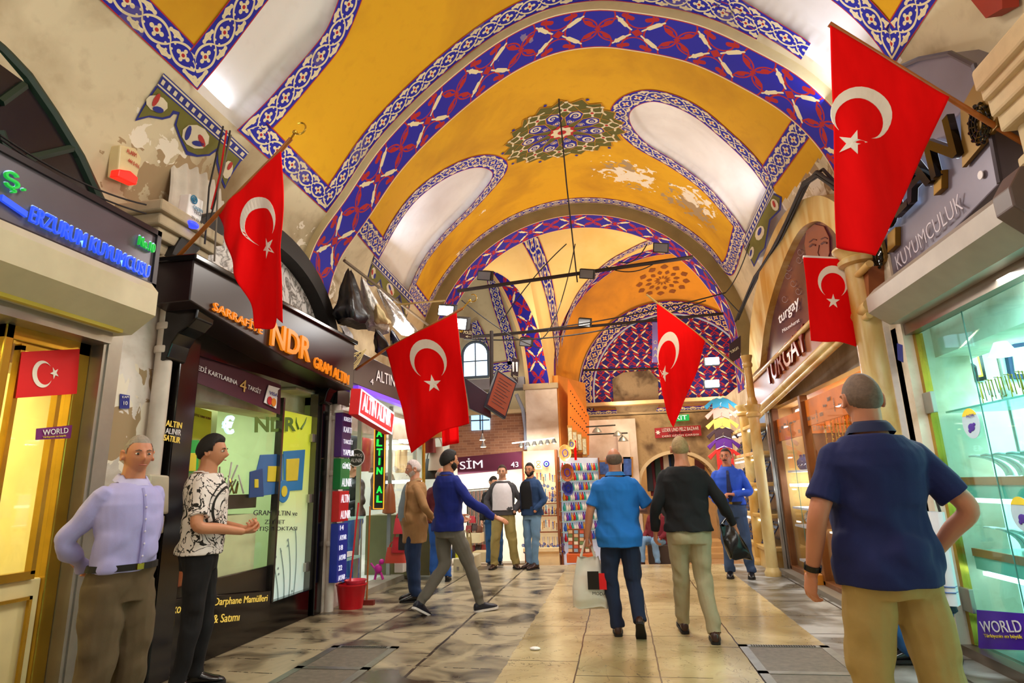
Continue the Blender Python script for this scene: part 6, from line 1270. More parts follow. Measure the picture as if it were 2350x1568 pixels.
    if beard: cap(lambda x,y,z:min(-.47-z+.38*abs(x)**2, y+.05,1.0)*1. if not(abs(x)<.35 and -.66<z<-.44 and y>0) else -.1,.007 if beard!='long' else .014,'beard',HAIR[hair if hair!='grey' else 'grey'],.003)
    if moust: mb=MB(); mb.tube([hc+HR@np.array([a,.104-abs(a)*.45,-.054-abs(a)*.12]) for a in (-.032,-.018,0,.018,.032)],[.003,.007,.0075,.007,.003],8); fin(mb.mesh('moustache'),'moustache',HAIR['brown'],None)
    # trousers
    mb=MB(); tz=.99
    rings(mb,[sec(z,.010+loose*.3) for z in (.79,.83,.88,.92,.97,tz)] if not hz else [sec(z,.012) for z in (.80,.86,.92,.99)])
    for hp,K,A in ((hpL,kL,aL),(hpR,kR,aR)):
        e=A+(A-K)/np.linalg.norm(A-K)*.015; limb(mb,[hp+[0,0,-.01],hp*.5+K*.5,K,K*.5+e*.5,e],[.098+loose*.4,(.082+loose)*knee_w,(.064+loose)*knee_w,(.055+loose)*knee_w,.050+loose*.9],cap=False)
    me=remesh(mb,max(vox,.008),'trousers',2); folds(me,.008,[(.12,.09,.8),(.5,.09,.7),(.86,.07,.6)],seed=x*3+y); fin(me,'trousers',trm)
    # top
    mb=MB(); zz=[hem]+[z for z in (.90,.98,1.06,1.15,1.24,1.33,1.39,1.43,1.458) if z>hem+.03]; gtop=.016 if hem>.95 else .034
    R_=[sec(z,gtop+ (.006 if z<1.0 else 0)) for z in zz]; rings(mb,R_,24)
    for S_,El,Wr,sd in ((shL,eL,wL,-1),(shR,eR,wR,1)):
        if sleeve=='long': e=Wr+(El-Wr)/np.linalg.norm(El-Wr)*.01; limb(mb,[S_,S_*.5+El*.5,El,El*.5+e*.5,e],[.062,.058,.053,.048,.039],cap='s')
        elif sleeve=='rolled': e=El*.35+Wr*.65; limb(mb,[S_,S_*.5+El*.5,El,e],[.062,.058,.053,.052],cap='s')
        else: e=S_*.22+El*.78; limb(mb,[S_,S_*.5+e*.5,e],[.063,.064,.068],cap='s')
    me=remesh(mb,max(vox,.0075),'top',2); folds(me,.0095,[(1.0,.09,.8),(1.13,.05,.4)],seed=x+y*2)
    shirt=fin(me,top or 'shirt',topm)
    nc=tc(1.47)+[0,-.006,1.464]
    if collar:
        cm,hgt=collar; mb=MB(); K=24; f=[]
        for (r1,z1) in ((.080,0.),(.074,hgt*.9),(.072,hgt),(.084,hgt*.75),(.104,-.004)):
            f.append([nc+[r1*math.cos(2*PI*j/K),r1*.95*math.sin(2*PI*j/K),z1-(.022 if math.sin(2*PI*j/K)>.4 else 0)+(.010 if math.sin(2*PI*j/K)<-.2 else 0)] for j in range(K)])
        mb.add([p for q in f for p in q],[(i*K+j,i*K+(j+1)%K,(i+1)*K+(j+1)%K,(i+1)*K+j) for i in range(4) for j in range(K)]); me=mb.mesh('collar'); me.polygons.foreach_set('use_smooth',[True]*len(me.polygons)); fin(me,'collar',cm,shirt)
    if belt:
        mb=MB(); rr=[sec(z,g) for z,g in ((.965,.020),(.965,.026),(1.0,.026),(1.0,.020))]; rings(mb,rr,28); fin(mb.mesh('belt'),'belt',belt)
        mb=MB(); c=sec(.983,.030); p=c[0]+c[2]; mb.box(p[0]-.02,p[0]+.02,p[1]-.006,p[1]+.004,p[2]-.016,p[2]+.016); fin(mb.mesh('buckle'),'buckle',gold)
    # shoes
    for nm_,A,K,(yw,pt) in (('shoe',aL,kL,fL),('shoe',aR,kR,fR)):
        Rf=rotm(yw,pt); f=Rf@np.array([0,1,0]);u=Rf@np.array([0,0,1]);l=Rf@np.array([1,0,0]); b=A-u*.085
        mb=MB(); rings(mb,[(b+f*q+u*(hh*.5+.012),l*ww,u*(hh*.5)) for q,ww,hh in ((-.075,.018,.05),(-.065,.033,.075),(-.03,.038,.095),(.02,.038,.098),(.06,.042,.075),(.11,.047,.055),(.155,.044,.043),(.185,.030,.03),(.197,.012,.018))],16); limb(mb,[A+u*.03,A-u*.02],[.044,.046],cap=False)
        me=remesh(mb,.007,'shoe',1); so=fin(me,nm_,shoem)
        mb=MB(); O_=[(-.078,.014),(-.068,.034),(-.03,.040),(.02,.040),(.06,.044),(.11,.050),(.155,.047),(.188,.032),(.202,.010)]
        P=[b+f*q+l*ww for q,ww in O_]+[b+f*q-l*ww for q,ww in O_[::-1]]; mb.slab(P,u*.022); fin(mb.mesh('sole'),'sole',solem or dk,so)
    if extra: extra(dict(fin=fin,shirt=shirt,t=t,sec=sec,tc=tc,shL=shL,shR=shR,eL=eL,wL=wL,eR=eR,wR=wR,hc=hc,HR=HR,s=s,Rm=Rm,bp=bp,W=lambda p:Rm@(np.array(p,float)*s)+bp))
    return t
def frontline(g,xs,z0,z1,mat,name,wd=.006,off_=.026,n=10,parent='shirt',btn=0):
    """placket / tie / zip strip running down the chest"""
    mb=MB(); pts=[]
    for z in np.linspace(z0,z1,n):
        c,a,b=g['sec'](z,off_); X_=xs if not callable(xs) else xs(z); k=math.sqrt(max(0,1-(X_/a[0])**2)); pts.append(c+[X_,b[1]*k,0])
    if btn:
        for p in pts: mb.ball(p+[0,.002,0],.006,.003,.006,8)
    else: mb.tube(pts,wd,6)
    g['fin'](mb.mesh(name),name,mat,g[parent] if parent else None)
jeans=cloth('denim_dark','#16233f',.9);jl=cloth('denim_light','#6f93b5',.9,var=.3,scale=5);khaki=cloth('khaki_cotton','#a98c50',.85);leatherb=M('black_shoe_leather','#120f10',.25);brs=M('brown_shoe_leather','#3b2016',.3)
def buttons(g): frontline(g,0,1.38,1.04,M('shirt_button','#d7d2e6',.4),'buttons',off_=.030,n=6,btn=1)
person('grey haired man in a lavender shirt and olive trousers, hands behind his back',-2.96,3.35,256,1.79,skin='c',hair='grey',hairkind='crop',head=(-16,0),topm=cloth('lavender_cotton','#a9a5dc',.7,var=.05),hem=.96,collar=(M('collar_lavender','#bdb9e6',.7),.038),
  eL=(-.26,-.14,1.13),wL=(-.07,-.25,.98),eR=(.26,-.14,1.13),wR=(.07,-.24,.96),hL=((.8,0,-.3),(0,-1,0)),hR=((-.8,0,-.3),(0,-1,0)),trm=cloth('olive_brown_wool','#5b4b33',.9),shoem=leatherb,belt=dk,loose=.03,belly=.02,extra=lambda g:(buttons(g),frontline(g,0,1.42,.99,M('placket_lavender','#9f9bd6',.7),'placket',wd=.010,off_=.019)))
def tattoo(m,b):
    X,Y,Z=m.xyz(); n=(m.noise(7,4,dist=1.8)-.5).abs().lt(.022); c=((hyp(Y-4.45+0,(Z-1.30)*1.0)-.16).abs()).lt(.010).max(((hyp(Y-4.45,Z-1.30)-.20).abs()).lt(.006)); v=m.node('ShaderNodeTexVoronoi'); v.feature='DISTANCE_TO_EDGE'; v.inputs['Scale'].default_value=15; m.nt.links.new(m.coord('Object'),v.inputs[0]); e=E(m.nt,v.outputs['Distance']).lt(.045)*m.noise(3,2).gt(.5)
    return m.mix(n.max(c).max(e),b,'#1b1713')
person('young man with black hair in a white tee with black print and black trousers',-3.23,4.42,-62,1.88,skin='a',hair='black',hairkind='full',head=(-14,0),topm=cloth('printed_tee','#e9e0dc',.8,pat=tattoo),top='tee_shirt',sleeve='short',hem=.90,
  eL=(-.25,.0,1.10),wL=(-.05,.25,1.06),eR=(.25,.0,1.10),wR=(.07,.27,1.04),hL=((.5,.8,0),(.2,0,1)),hR=((-.5,.8,-.05),(-.2,0,1)),cL=.9,cR=.9,trm=cloth('black_trousers','#0e0c10',.9),shoem=leatherb,solem=M('sole_black','#181616'),beard=None,vox=.006,loose=.004,
  kL=(-.09,.05,.49),aL=(-.1,.02,.085),kR=(.11,.0,.49),aR=(.12,-.05,.085),collar=(M('tee_collar','#ddd4cf',.8),.008))
person('man in a black leather jacket and blue jeans standing at the glass counter',-3.98,8.85,140,1.80,gz=.08,skin='b',hair='brown',hairkind='short',head=(-8,-22),topm=cloth('black_leather','#16181c',.45),top='jacket',hem=.93,eL=(-.25,.0,1.12),wL=(-.12,.26,1.10),eR=(.25,.0,1.12),wR=(.10,.27,1.12),hL=((.3,.8,0),(0,0,1)),hR=((-.3,.8,0),(0,0,1)),trm=cloth('denim_bright','#2458a8',.9),shoem=M('grey_trainer','#6b7c90',.6),vox=.008,collar=(black,.04))
def oldx(g):
    # open jacket edges and knit front
    mb=MB(); rr=[]
    for z in (1.0,1.1,1.2,1.3,1.38,1.42): c,a,b=g['sec'](z,.030); rr.append((c,a,b))
    P=[]
    for c,a,b in rr: P.append([c+[a[0]*math.sin(t)*.55,b[1]*math.cos(t)*1.03,0] for t in np.linspace(-.55,.55,7)])
    vs=[p for q in P for p in q]; mb.add(vs,[(i*7+j,(i+1)*7+j,(i+1)*7+j+1,i*7+j+1) for i in range(5) for j in range(6)]); me=mb.mesh('sweater'); me.polygons.foreach_set('use_smooth',[True]*30); o=g['fin'](me,'sweater',g['inner']); 
def opened(inner,cm=None,wd=.6):
    def f(g):
        g['inner']=inner; mb=MB(); P=[]
        for z in (.97,1.05,1.15,1.25,1.33,1.39,1.425):
            c,a,b=g['sec'](z,.047); ww=wd*(1.0 if z<1.2 else 1.-(z-1.2)*1.6); P.append([c+[a[0]*math.sin(t*ww*1.6),b[1]*math.cos(t*ww*1.6)+.002,0] for t in np.linspace(-1,1,11)])
        mb.add([p for q in P for p in q],[(i*11+j,(i+1)*11+j,(i+1)*11+j+1,i*11+j+1) for i in range(6) for j in range(10)]); me=mb.mesh('shirt_front'); me.polygons.foreach_set('use_smooth',[True]*60); o=g['fin'](me,'shirt_front',inner)
        for sg in (-1,1):
            mb=MB(); mb.tube([p[0 if sg<0 else -1] for p in P],.010,6); g['fin'](mb.mesh('lapel'),'lapel',cm or dk,g['shirt'])
    return f
person('white haired bearded old man in a tan jacket and navy trousers, hands behind him',-2.72,8.0,112,1.80,skin='b',hair='white',hairkind='short',head=(8,-8),topm=cloth('tan_cotton_jacket','#9a7448',.85),top='jacket',hem=.70,belly=.05,w=1.06,eL=(-.27,-.12,1.13),wL=(-.08,-.24,.97),eR=(.27,-.12,1.13),wR=(.08,-.24,.96),hL=((.8,0,-.3),(0,-1,0)),hR=((-.8,0,-.3),(0,-1,0)),
  trm=cloth('navy_wool','#142a4e',.9),shoem=leatherb,beard='short',collar=(M('collar_tan','#a5865c',.8),.035),loose=.025,vox=.007,extra=opened(cloth('grey_knit','#77828a',.95),M('lapel_tan','#8d6a40')))
person('black haired bearded man in a royal blue sweater walking right, arm stretched out',-2.03,7.2,-40,1.86,skin='a',hair='black',hairkind='full',head=(-14,0),topm=cloth('royal_blue_sweater','#0b1f78',.9),top='sweater',hem=.86,beard='long',collar=(M('collar_blue','#10267f',.8),.03),
  eL=(-.25,.06,1.13),wL=(-.14,.24,1.0),eR=(.36,.06,1.16),wR=(.52,.26,1.0),hR=((.6,.7,-.35),(-.3,.3,-.9)),cR=.25,trm=cloth('grey_jeans','#6b675f',.9,var=.2,scale=6),shoem=M('dark_trainer','#15182a',.5),solem=white,kL=(-.09,.0,.49),aL=(-.12,-.28,.13),fL=(10,-28),kR=(.12,.20,.50),aR=(.17,.30,.085),fR=(-20,5),vox=.0065,loose=.006)
person('man in a grey cardigan, white shirt and khaki trousers, hands in pockets',-2.08,11.0,186,1.80,skin='b',hair='brown',hairkind='short',head=(-4,0),topm=cloth('grey_cardigan','#4c4b50',.95),top='cardigan',hem=.88,w=1.05,belly=.02,eL=(-.30,-.02,1.13),wL=(-.20,.09,.93),eR=(.30,-.02,1.13),wR=(.20,.09,.93),hL='none',hR='none',trm=cloth('khaki_trousers','#a08f55',.85),shoem=brs,belt=dk,
  kL=(-.14,.02,.49),aL=(-.19,-.02,.085),kR=(.14,.02,.49),aR=(.18,-.02,.085),fL=(20,0),fR=(-15,0),vox=.0075,loose=.02,collar=(wht,.035),extra=opened(cloth('white_shirt_cotton','#e8e6ee',.8),M('cardigan_edge','#2d2c31'),.62))
person('bearded man in a blue denim shirt jacket and pale jeans beside the cardigan man',-1.56,11.0,146,1.82,skin='a',hair='black',hairkind='short',head=(22,0),topm=cloth('denim_blue_jacket','#22406b',.9),top='jacket',hem=.86,eL=(-.27,-.02,1.12),wL=(-.18,.12,.93),eR=(.27,-.02,1.12),wR=(.18,.12,.93),hL='none',hR='none',trm=jl,shoem=brs,beard='long',
  kL=(-.09,.03,.49),aL=(-.08,.05,.085),vox=.0075,loose=.004,collar=(M('collar_denim','#27406a',.8),.035),extra=opened(cloth('black_tee','#141418',.9),M('denim_edge','#1c3155'),.45))
person('balding man in a bright blue polo and dark jeans walking away with a white bag',-.03,6.25,2,1.76,skin='c',hair='stub',hairkind='fringe',head=(0,-3),topm=cloth('bright_blue_pique','#1870c4',.85),top='polo_shirt',sleeve='short',hem=.80,w=1.08,belly=.03,eL=(-.27,-.02,1.13),wL=(-.31,.02,.89),cL=1.25,eR=(.33,.03,1.13),wR=(.20,.24,1.12),hR=((-.8,.4,0),(0,0,-1)),
  trm=jeans,shoem=brs,kL=(-.11,.05,.49),aL=(-.07,.02,.085),kR=(.11,.03,.47),aR=(.13,-.18,.17),fR=(-5,-45),collar=(M('collar_bright_blue','#1f78ca',.8),.035),vox=.0065,loose=.012)
person('fair haired man in a black sweater and beige trousers walking away with a black bag',.62,6.12,3,1.85,skin='c',hair='blond',hairkind='crop',head=(-3,0),lean=(.0,.06),topm=cloth('black_fine_knit','#0c0c10',.9),top='sweater',hem=.90,w=1.04,eL=(-.26,-.02,1.13),wL=(-.28,.08,.89),eR=(.31,-.03,1.14),wR=(.41,.06,.93),cR=1.2,
  trm=cloth('beige_trousers','#a59878',.85),shoem=brs,kL=(-.09,.12,.50),aL=(-.08,.25,.10),fL=(0,8),kR=(.09,.03,.49),aR=(.12,-.10,.085),fR=(-8,0),vox=.0065,loose=.012)
def tie(g):
    mb=MB(); P=[]
    for z,ww in ((1.425,.014),(1.40,.018),(1.37,.016),(1.2,.030),(1.06,.036),(1.0,.012)): c,a,b=g['sec'](z,.030); P.append((c+[-ww,b[1]*.99,0],c+[ww,b[1]*.99,0]))
    mb.add([q for p in P for q in p],[(2*i,2*i+1,2*i+3,2*i+2) for i in range(5)]); o=g['fin'](mb.mesh('tie'),'tie',cloth('navy_dotted_tie','#101c4c',.6)); o.modifiers.new('t','SOLIDIFY').thickness=.008
person('moustached man in a royal blue shirt and dark tie standing by the tray display',1.66,9.85,168,1.90,skin='c',hair='brown',hairkind='crop',head=(-12,0),topm=cloth('royal_blue_cotton','#1d50c8',.7),hem=.96,sleeve='long',moust=True,eL=(-.26,.0,1.12),wL=(-.05,.20,1.10),eR=(.27,.02,1.12),wR=(.14,.20,.98),hL=((.9,.3,.1),(0,-.2,-1)),hR=((-.3,.8,-.3),(-1,0,0)),cL=.9,cR=.8,trm=cloth('slate_blue_trousers','#33486a',.85),shoem=leatherb,belt=dk,
  kL=(-.12,.0,.49),aL=(-.16,-.02,.085),kR=(.1,.0,.49),aR=(.11,-.02,.085),vox=.007,loose=.015,collar=(M('collar_royal','#2a5ad0',.7),.038),extra=tie)
def watch(g):
    mb=MB(); p=g['wL']+(g['eL']-g['wL'])*.10; d=(g['wL']-g['eL']); d/=np.linalg.norm(d); a=np.cross(d,[0,1,0]);a/=np.linalg.norm(a);b=np.cross(d,a); rings(mb,[(p-d*.012,a*.031,b*.028),(p-d*.012,a*.036,b*.033),(p+d*.012,a*.036,b*.033),(p+d*.012,a*.031,b*.028)],16); g['fin'](mb.mesh('watch'),'watch',black)
person('grey haired man seen from behind in a navy polo and khaki trousers, hand in pocket',1.20,3.2,6,1.91,skin='c',hair='stub',hairkind='crop',head=(-2,0),topm=cloth('navy_pique','#0d1850',.85),top='polo_shirt',sleeve='short',hem=.84,w=1.02,belly=.02,lean=(.02,-.02),eL=(-.27,-.04,1.13),wL=(-.29,.06,.88),cL=.45,eR=(.34,-.06,1.14),wR=(.24,.08,.94),hR='none',
  trm=khaki,shoem=brs,collar=(M('collar_navy','#0d1640',.8),.045),vox=.006,loose=.022,kL=(-.12,.02,.49),kR=(.14,.0,.49),aR=(.19,-.05,.085),extra=watch)
person('man in blue jeans crouched on a low stool behind the navy polo man',2.33,5.55,88,1.76,skin='a',hair='black',hairkind='short',topm=cloth('dark_teal_shirt','#1c2c36',.9),hips=.45,hem=.84,eL=(-.24,.12,1.12),wL=(-.16,.30,.98),eR=(.24,.12,1.12),wR=(.16,.30,.98),trm=cloth('denim_mid','#1d4c80',.9,var=.2,scale=8),shoem=leatherb,kL=(-.12,.46,.50),aL=(-.11,.22,.10),fL=(0,0),kR=(.12,.44,.50),aR=(.12,.20,.10),lean=(0,.2),vox=.008,loose=.014)
mb=MB(); mb.lathe([(.13,0),(.14,.02),(.12,.34),(.15,.36),(.15,.38),(.001,.38)],(2.36,5.55,0),20); mb.obj('low_stool',M('stool_grey','#5a5650'),smooth=True,label='low round grey stool under the crouching man in jeans',cat='stool')
FV=.012
person('balding man half hidden behind the old man in the tan jacket',-2.83,9.6,10,1.74,skin='c',hair='grey',hairkind='fringe',topm=cloth('dark_red_top','#5c1620',.9),trm=cloth('denim_bright','#2458a8',.9),shoem=leatherb,vox=FV)
person('dark haired man in dark clothes standing behind the cardigan man',-2.50,12.2,200,1.72,gz=fz(12.2),skin='b',hair='black',hairkind='short',head=(30,-15),topm=cloth('black_tee','#141418',.9),trm=cloth('denim_mid','#1d4c80',.9),shoem=leatherb,vox=FV)
person('slim man in a dark shirt standing in the arched doorway under the exit sign',1.05,15.3,250,1.74,gz=fz(15.3),skin='a',hair='black',hairkind='short',topm=cloth('dark_plum_shirt','#241a26',.9),trm=jeans,shoem=leatherb,beard='short',vox=FV)
person('man in a maroon sweatshirt and jeans seated near the far doorway',.72,13.4,150,1.74,gz=fz(13.4),skin='a',hair='black',hairkind='short',topm=cloth('maroon_sweat','#6a1220',.9),hips=.46,hem=.84,trm=jl,shoem=brs,kL=(-.14,.42,.50),aL=(-.16,.40,.09),kR=(.14,.42,.50),aR=(.16,.44,.09),wL=(-.18,.3,.98),wR=(.18,.3,.98),vox=FV)
mb=MB(); mb.box(.5,.95,13.2,13.6,fz(13.4),fz(13.4)+.40); mb.obj('low_bench',M('bench_dark','#3a2a1e'),bevel=.02,label='dark low bench under the seated man in maroon',cat='bench')
person('woman in a black jacket, yellow waistband and blue jeans walking away to the door',1.0,14.2,-10,1.68,gz=fz(14.2),skin='b',hair='brown',hairkind='full',topm=cloth('black_jacket_f','#0d0d10',.7),top='jacket',trm=cloth('denim_f','#2b4fa0',.9),shoem=M('boot_brown','#5a3a1a',.5),w=.9,vox=FV,kL=(-.08,.12,.49),aL=(-.08,.02,.10),kR=(.09,.0,.5),aR=(.09,-.25,.16),fR=(0,-40),loose=.0)
# carried bags
def bag(name,label,top_,w_,h_,d_,mat,swing=0,hl_=.22,parts=None):
    t=thing(name,label,'bag',tuple(top_)); x,y,z=top_; mb=MB(); zt=z-hl_
    def P(u,v,sd):
        ww=w_*(.62+.38*min(1,v*1.6)); dd=d_*(.15+.85*math.sin(min(1,v*1.25)*PI/2))*(1 if v<.9 else .6); th=u*2*PI
        return (x+swing*v+ww/2*math.copysign(abs(math.cos(th))**.6,math.cos(th)),y+dd/2*math.copysign(abs(math.sin(th))**.7,math.sin(th))+.012*math.sin(9*u*2+v*7),zt-h_*v+.012*math.sin(u*25))
    mb.grid(lambda u,v:P(u,v,0),40,14); n=15; mb.add([P(k/40,1,0) for k in range(40)],[tuple(range(40))]); o=mb.obj('bag_body',mat,t,smooth=True,ang=180)
    for sy in (-.03,.03):
        mb=MB(); mb.tube([(x-w_*.2,y+sy,zt+.01),(x-w_*.10,y+sy*.6,zt+hl_*.6),(x,y,z),(x+w_*.10,y+sy*.6,zt+hl_*.6),(x+w_*.2,y+sy,zt+.01)],[.014,.010,.008,.010,.014],6); mb.obj('bag_handle',mat,t,smooth=True)
    if parts: parts(o,x+swing*.5,y-d_/2-.012,zt,h_,w_)
    return t
def prn(o,x,y,z,h,w_):
    for (a,b,c,d,m_) in ((-.01,.10,.26,.62,black),(.10,.17,.30,.62,red)):
        mb=MB(); mb.box(x+a*1.0,x+b*1.0,y-.012,y,z-h*d,z-h*c); mb.obj('print',m_,o)
    text('MODA',(x+.03,y-.014,z-h*.72),(x+.16,y-.014,z-h*.74),.028,(0,-1,0),black,o,depth=.002)
g_=at(1347,1238,1,6.33); bag('plastic_bag','white plastic carrier bag with black and red print in the polo man\'s left hand',(g_[0],g_[1],g_[2]+.03),.34,.46,.16,M('white_plastic_bag','#e3ddcf',.4),parts=prn,hl_=.20)
g_=at(1666,1196,1,6.2); bag('plastic_bag','small crumpled black plastic bag in the black sweater man\'s right hand',(g_[0],g_[1],g_[2]+.02),.20,.30,.10,M('black_plastic_bag','#171312',.2),swing=.10,hl_=.06)
# ================================================================ bag and belt shop, souvenir corner
G_=M; maroon=M('maroon_fascia','#5e1a3c',.5)
t=thing('shop_sign','maroon fascia with white letters and the number 43 at the end of the left side','sign',tuple(aty(1120,1070,15.2))); mb=MB(); board(mb,[(1050,1090),(1197,1076),(1197,1036),(1050,1050)],1,15.15,.12); part('board',mb,maroon,t)
textpx('SİM',1,15.14,(1056,1078),(1108,1074),24,EM('lit_white_print'),t,depth=.02);textpx('43',1,15.14,(1173,1073),(1190,1072),12,EM('lit_white_print'),t,depth=.01)
mb=MB(); mb.box(-4.6,-2.3,15.16,15.6,-.47,-.40); struct(mb,'floor_step',M('stone_step'))
light('AREA','shop_light',(-3.4,14.9,1.7),26,(1,.97,.92),1.8,.3,(-3.4,15.6,.2)); light('AREA','shop_light',(-1.9,14.7,2.6),40,(1,.95,.82),1.2,.3,(-1.8,15.4,.6))
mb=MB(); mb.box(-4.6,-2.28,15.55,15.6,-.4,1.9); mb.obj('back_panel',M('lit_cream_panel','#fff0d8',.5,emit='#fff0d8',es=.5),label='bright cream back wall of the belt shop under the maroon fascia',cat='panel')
t=thing('belt_rack','chrome rail of hanging leather belts beside the grey cardigan man','rack',tuple(aty(1110,1120,13.6)))
a=aty(1072,1125,13.6);b=aty(1132,1120,13.6); mb=MB(); mb.tube([a,b],.015,8); mb.tube([a,(a[0],a[1],fz(13.6))],.015,8); mb.tube([b,(b[0],b[1],fz(13.6))],.015,8); part('rail',mb,alu,t)
bc_=['#15100e','#3a1d10','#7a3414','#1b1512','#55240f','#8a4a22']
for i in range(20):
    p=a+(b-a)*(i+.5)/20; mb=MB(); w_=.013; L_=1.25+.15*RNG.random(); mb.slab([p+[-w_,-.02,-.03],p+[w_,-.02,-.03],p+[w_,-.02,-L_],p+[-w_,-.02,-L_]],(0,.006,0)); o=mb.obj('leather_belt',M('belt'+bc_[i%6][1:],bc_[i%6],.4),label='%s leather belt hanging on the chrome rail, %s from the left'%(['black','dark brown','tan brown','near black','chestnut','light brown'][i%6],ordn[i]),cat='belt',group='leather belts on the chrome rail'); mb=MB(); mb.tube([p+[w_*1.3*math.cos(q),-.025,-.02+.02*math.sin(q)] for q in np.linspace(0,2*PI,9)],.004,5); mb.obj('buckle',silv,o)
def crate(name,label,pix,y,dep,col,cat='box',knobs=0):
    c0=aty(*pix[0],y);c1=aty(*pix[1],y); mb=MB(); mb.box(c0[0],c1[0],y,y+dep,c1[2],c0[2]); o=mb.obj(name,M('crate'+col[1:],col,.5),bevel=.01,label=label,cat=cat)
    for k in range(knobs): x=c0[0]+(c1[0]-c0[0])*(.3+.4*k); mb=MB(); mb.box(x-.02,x+.02,y-.015,y,(c0[2]+c1[2])/2-.03,(c0[2]+c1[2])/2+.03); mb.obj('handle',silv,o)
    return o
crate('display_box','cream drawer box with two silver handles on the floor behind the blue sweater man',((1040,1283),(1078,1328)),10.6,.9,'#d8d0b0',knobs=2)
crate('display_box','low cream platform in front of the belt rack',((1082,1268),(1124,1291)),12.6,.6,'#e0d2a8');crate('display_box','small cream box in the middle of the stepped bag display',((1074,1225),(1102,1247)),12.9,.4,'#e6dab4')
bags=[((1052,1278),'#c8c21c','yellow'),((1060,1276),'#3d3a33','charcoal'),((1068,1274),'#a79c70','sand'),((1044,1278),'#2c2c30','black'),((1077,1272),'#8f7d4d','olive')]
def handbag(c,w_,h_,d_,col,label,strap=True,group=None,ang=0):
    t=thing('handbag',label,'handbag',tuple(c),group); mb=MB(); K=18; vs=[]
    for v in range(7):
        f=v/6; ww=w_*(1-.22*f); dd=d_*(1-.75*f**1.5)
        for k in range(K):
            q=2*PI*k/K; x=ww/2*math.copysign(abs(math.cos(q))**.5,math.cos(q)); y=dd/2*math.copysign(abs(math.sin(q))**.5,math.sin(q)); vs.append((c[0]+x*math.cos(ang)-y*math.sin(ang),c[1]+x*math.sin(ang)+y*math.cos(ang),c[2]+h_*f))
    mb.add(vs,[(i*K+k,i*K+(k+1)%K,(i+1)*K+(k+1)%K,(i+1)*K+k) for i in range(6) for k in range(K)]+[tuple(range(K))[::-1],tuple(6*K+k for k in range(K))]); mb.obj('body',M('bag'+col[1:],col,.45,bump=.2),t,smooth=True)
    if strap: mb=MB(); mb.tube([(c[0]+w_*.3*math.cos(q)*math.cos(ang),c[1]+w_*.3*math.cos(q)*math.sin(ang),c[2]+h_*.97+h_*.45*math.sin(q)) for q in np.linspace(0,PI,10)],.010,6); mb.obj('strap',M('bag'+col[1:]),t,smooth=True)
for (p,c_,n_) in bags: handbag(aty(*p,10.9)-[0,0,.01],.10,.30,.30,c_,n_+' handbag standing on the cream drawer box',group='handbags standing on the cream drawer box',ang=.1)
for (p,c_,n_,w_) in [((915,1268),'#c01a2c','bright red',.22),((908,1292),'#c2402c','rust red',.34),((925,1262),'#1d1a1e','black',.16),((918,1225),'#d8384a','coral red',.2)]: handbag(aty(*p,9.0),w_,.22,.12,c_,n_+' handbag stacked in the doorway left of the tan jacket man')
crate('display_box','white plinth under the red handbags by the glass wall',((905,1292),(925,1315)),9.2,.35,'#e3ddd2')
for i,(p,c_) in enumerate([((1076,1222),'#8a1c1c'),((1090,1218),'#3a2420'),((1100,1222),'#6b3a1c'),((1085,1268),'#7a1f1f'),((1098,1266),'#2f1a18'),((1112,1266),'#8a2c24'),((1084,1200),'#b02030'),((1072,1198),'#d8d2c8')]): handbag(aty(*p,13.1),.15,.14,.12,c_,'small patterned purse on the stepped display, '+ordn[i]+' of its group',False,'purses on the stepped display')
for i,(p,w_,h_,c_,n_) in enumerate([((1000,965),.30,.5,'#b0701c','amber brown'),((1020,945),.34,.55,'#b9a565','straw coloured'),((985,1000),.22,.4,'#7a1a1a','dark red'),((1003,1040),.3,.4,'#c7b9a4','pale cream'),((990,1060),.26,.35,'#2b2b22','dark green')]):
    c=aty(p[0],p[1]+40,9.9+.1*i); handbag(c,w_,h_,.18,c_,n_+' bag hung high at the shop corner behind the floodlit flag',group='bags hung at the shop corner')
mb=MB(); mb.tube([aty(972,900,9.9),aty(972,1180,9.9)],.03,8); mb.tube([aty(965,930,9.9),aty(1035,925,9.9)],.02,8); mb.obj('hanging_rail',gold,label='brass post and rail holding the hanging bags at the shop corner',cat='rail')
# souvenir corner
wd_=M('warm_shelf_wood','#8a4a22',.5,var=.2); blu=M('nazar_blue','#1020a0',.15); wh=M('nazar_white','#f0f2f6',.2); lb=M('nazar_light_blue','#5ab0e8',.2)
t=thing('souvenir_shelf','cream lit wall rack of souvenirs right of the maroon fascia','shelf',tuple(aty(1240,1290,15.2)))
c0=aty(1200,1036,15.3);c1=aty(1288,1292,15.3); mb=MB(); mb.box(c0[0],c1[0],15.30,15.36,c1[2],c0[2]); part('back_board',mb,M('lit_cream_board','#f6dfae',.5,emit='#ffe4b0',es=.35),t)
mb=MB(); mb.box(c1[0]-.03,c1[0]+.03,15.1,15.36,c1[2]-.02,c0[2]);mb.box(c0[0]-.02,c0[0]+.01,15.2,15.36,c1[2],c0[2]); part('side_board',mb,wd_,t)
for py in (1155,1183,1220): z=aty(1240,py,15.3)[2]; mb=MB(); mb.box(c0[0],c1[0],15.12,15.3,z-.02,z); part('shelf',mb,wd_,t)
mb=MB(); mb.box(c0[0],c1[0],14.85,15.3,aty(1240,1262,15.3)[2]-.0,aty(1240,1262,15.3)[2]+.08); mb.box(c0[0]+.05,c1[0],14.95,15.3,-.5,aty(1240,1262,15.3)[2]); part('counter',mb,M('counter_cream','#e8d5a6'),t)
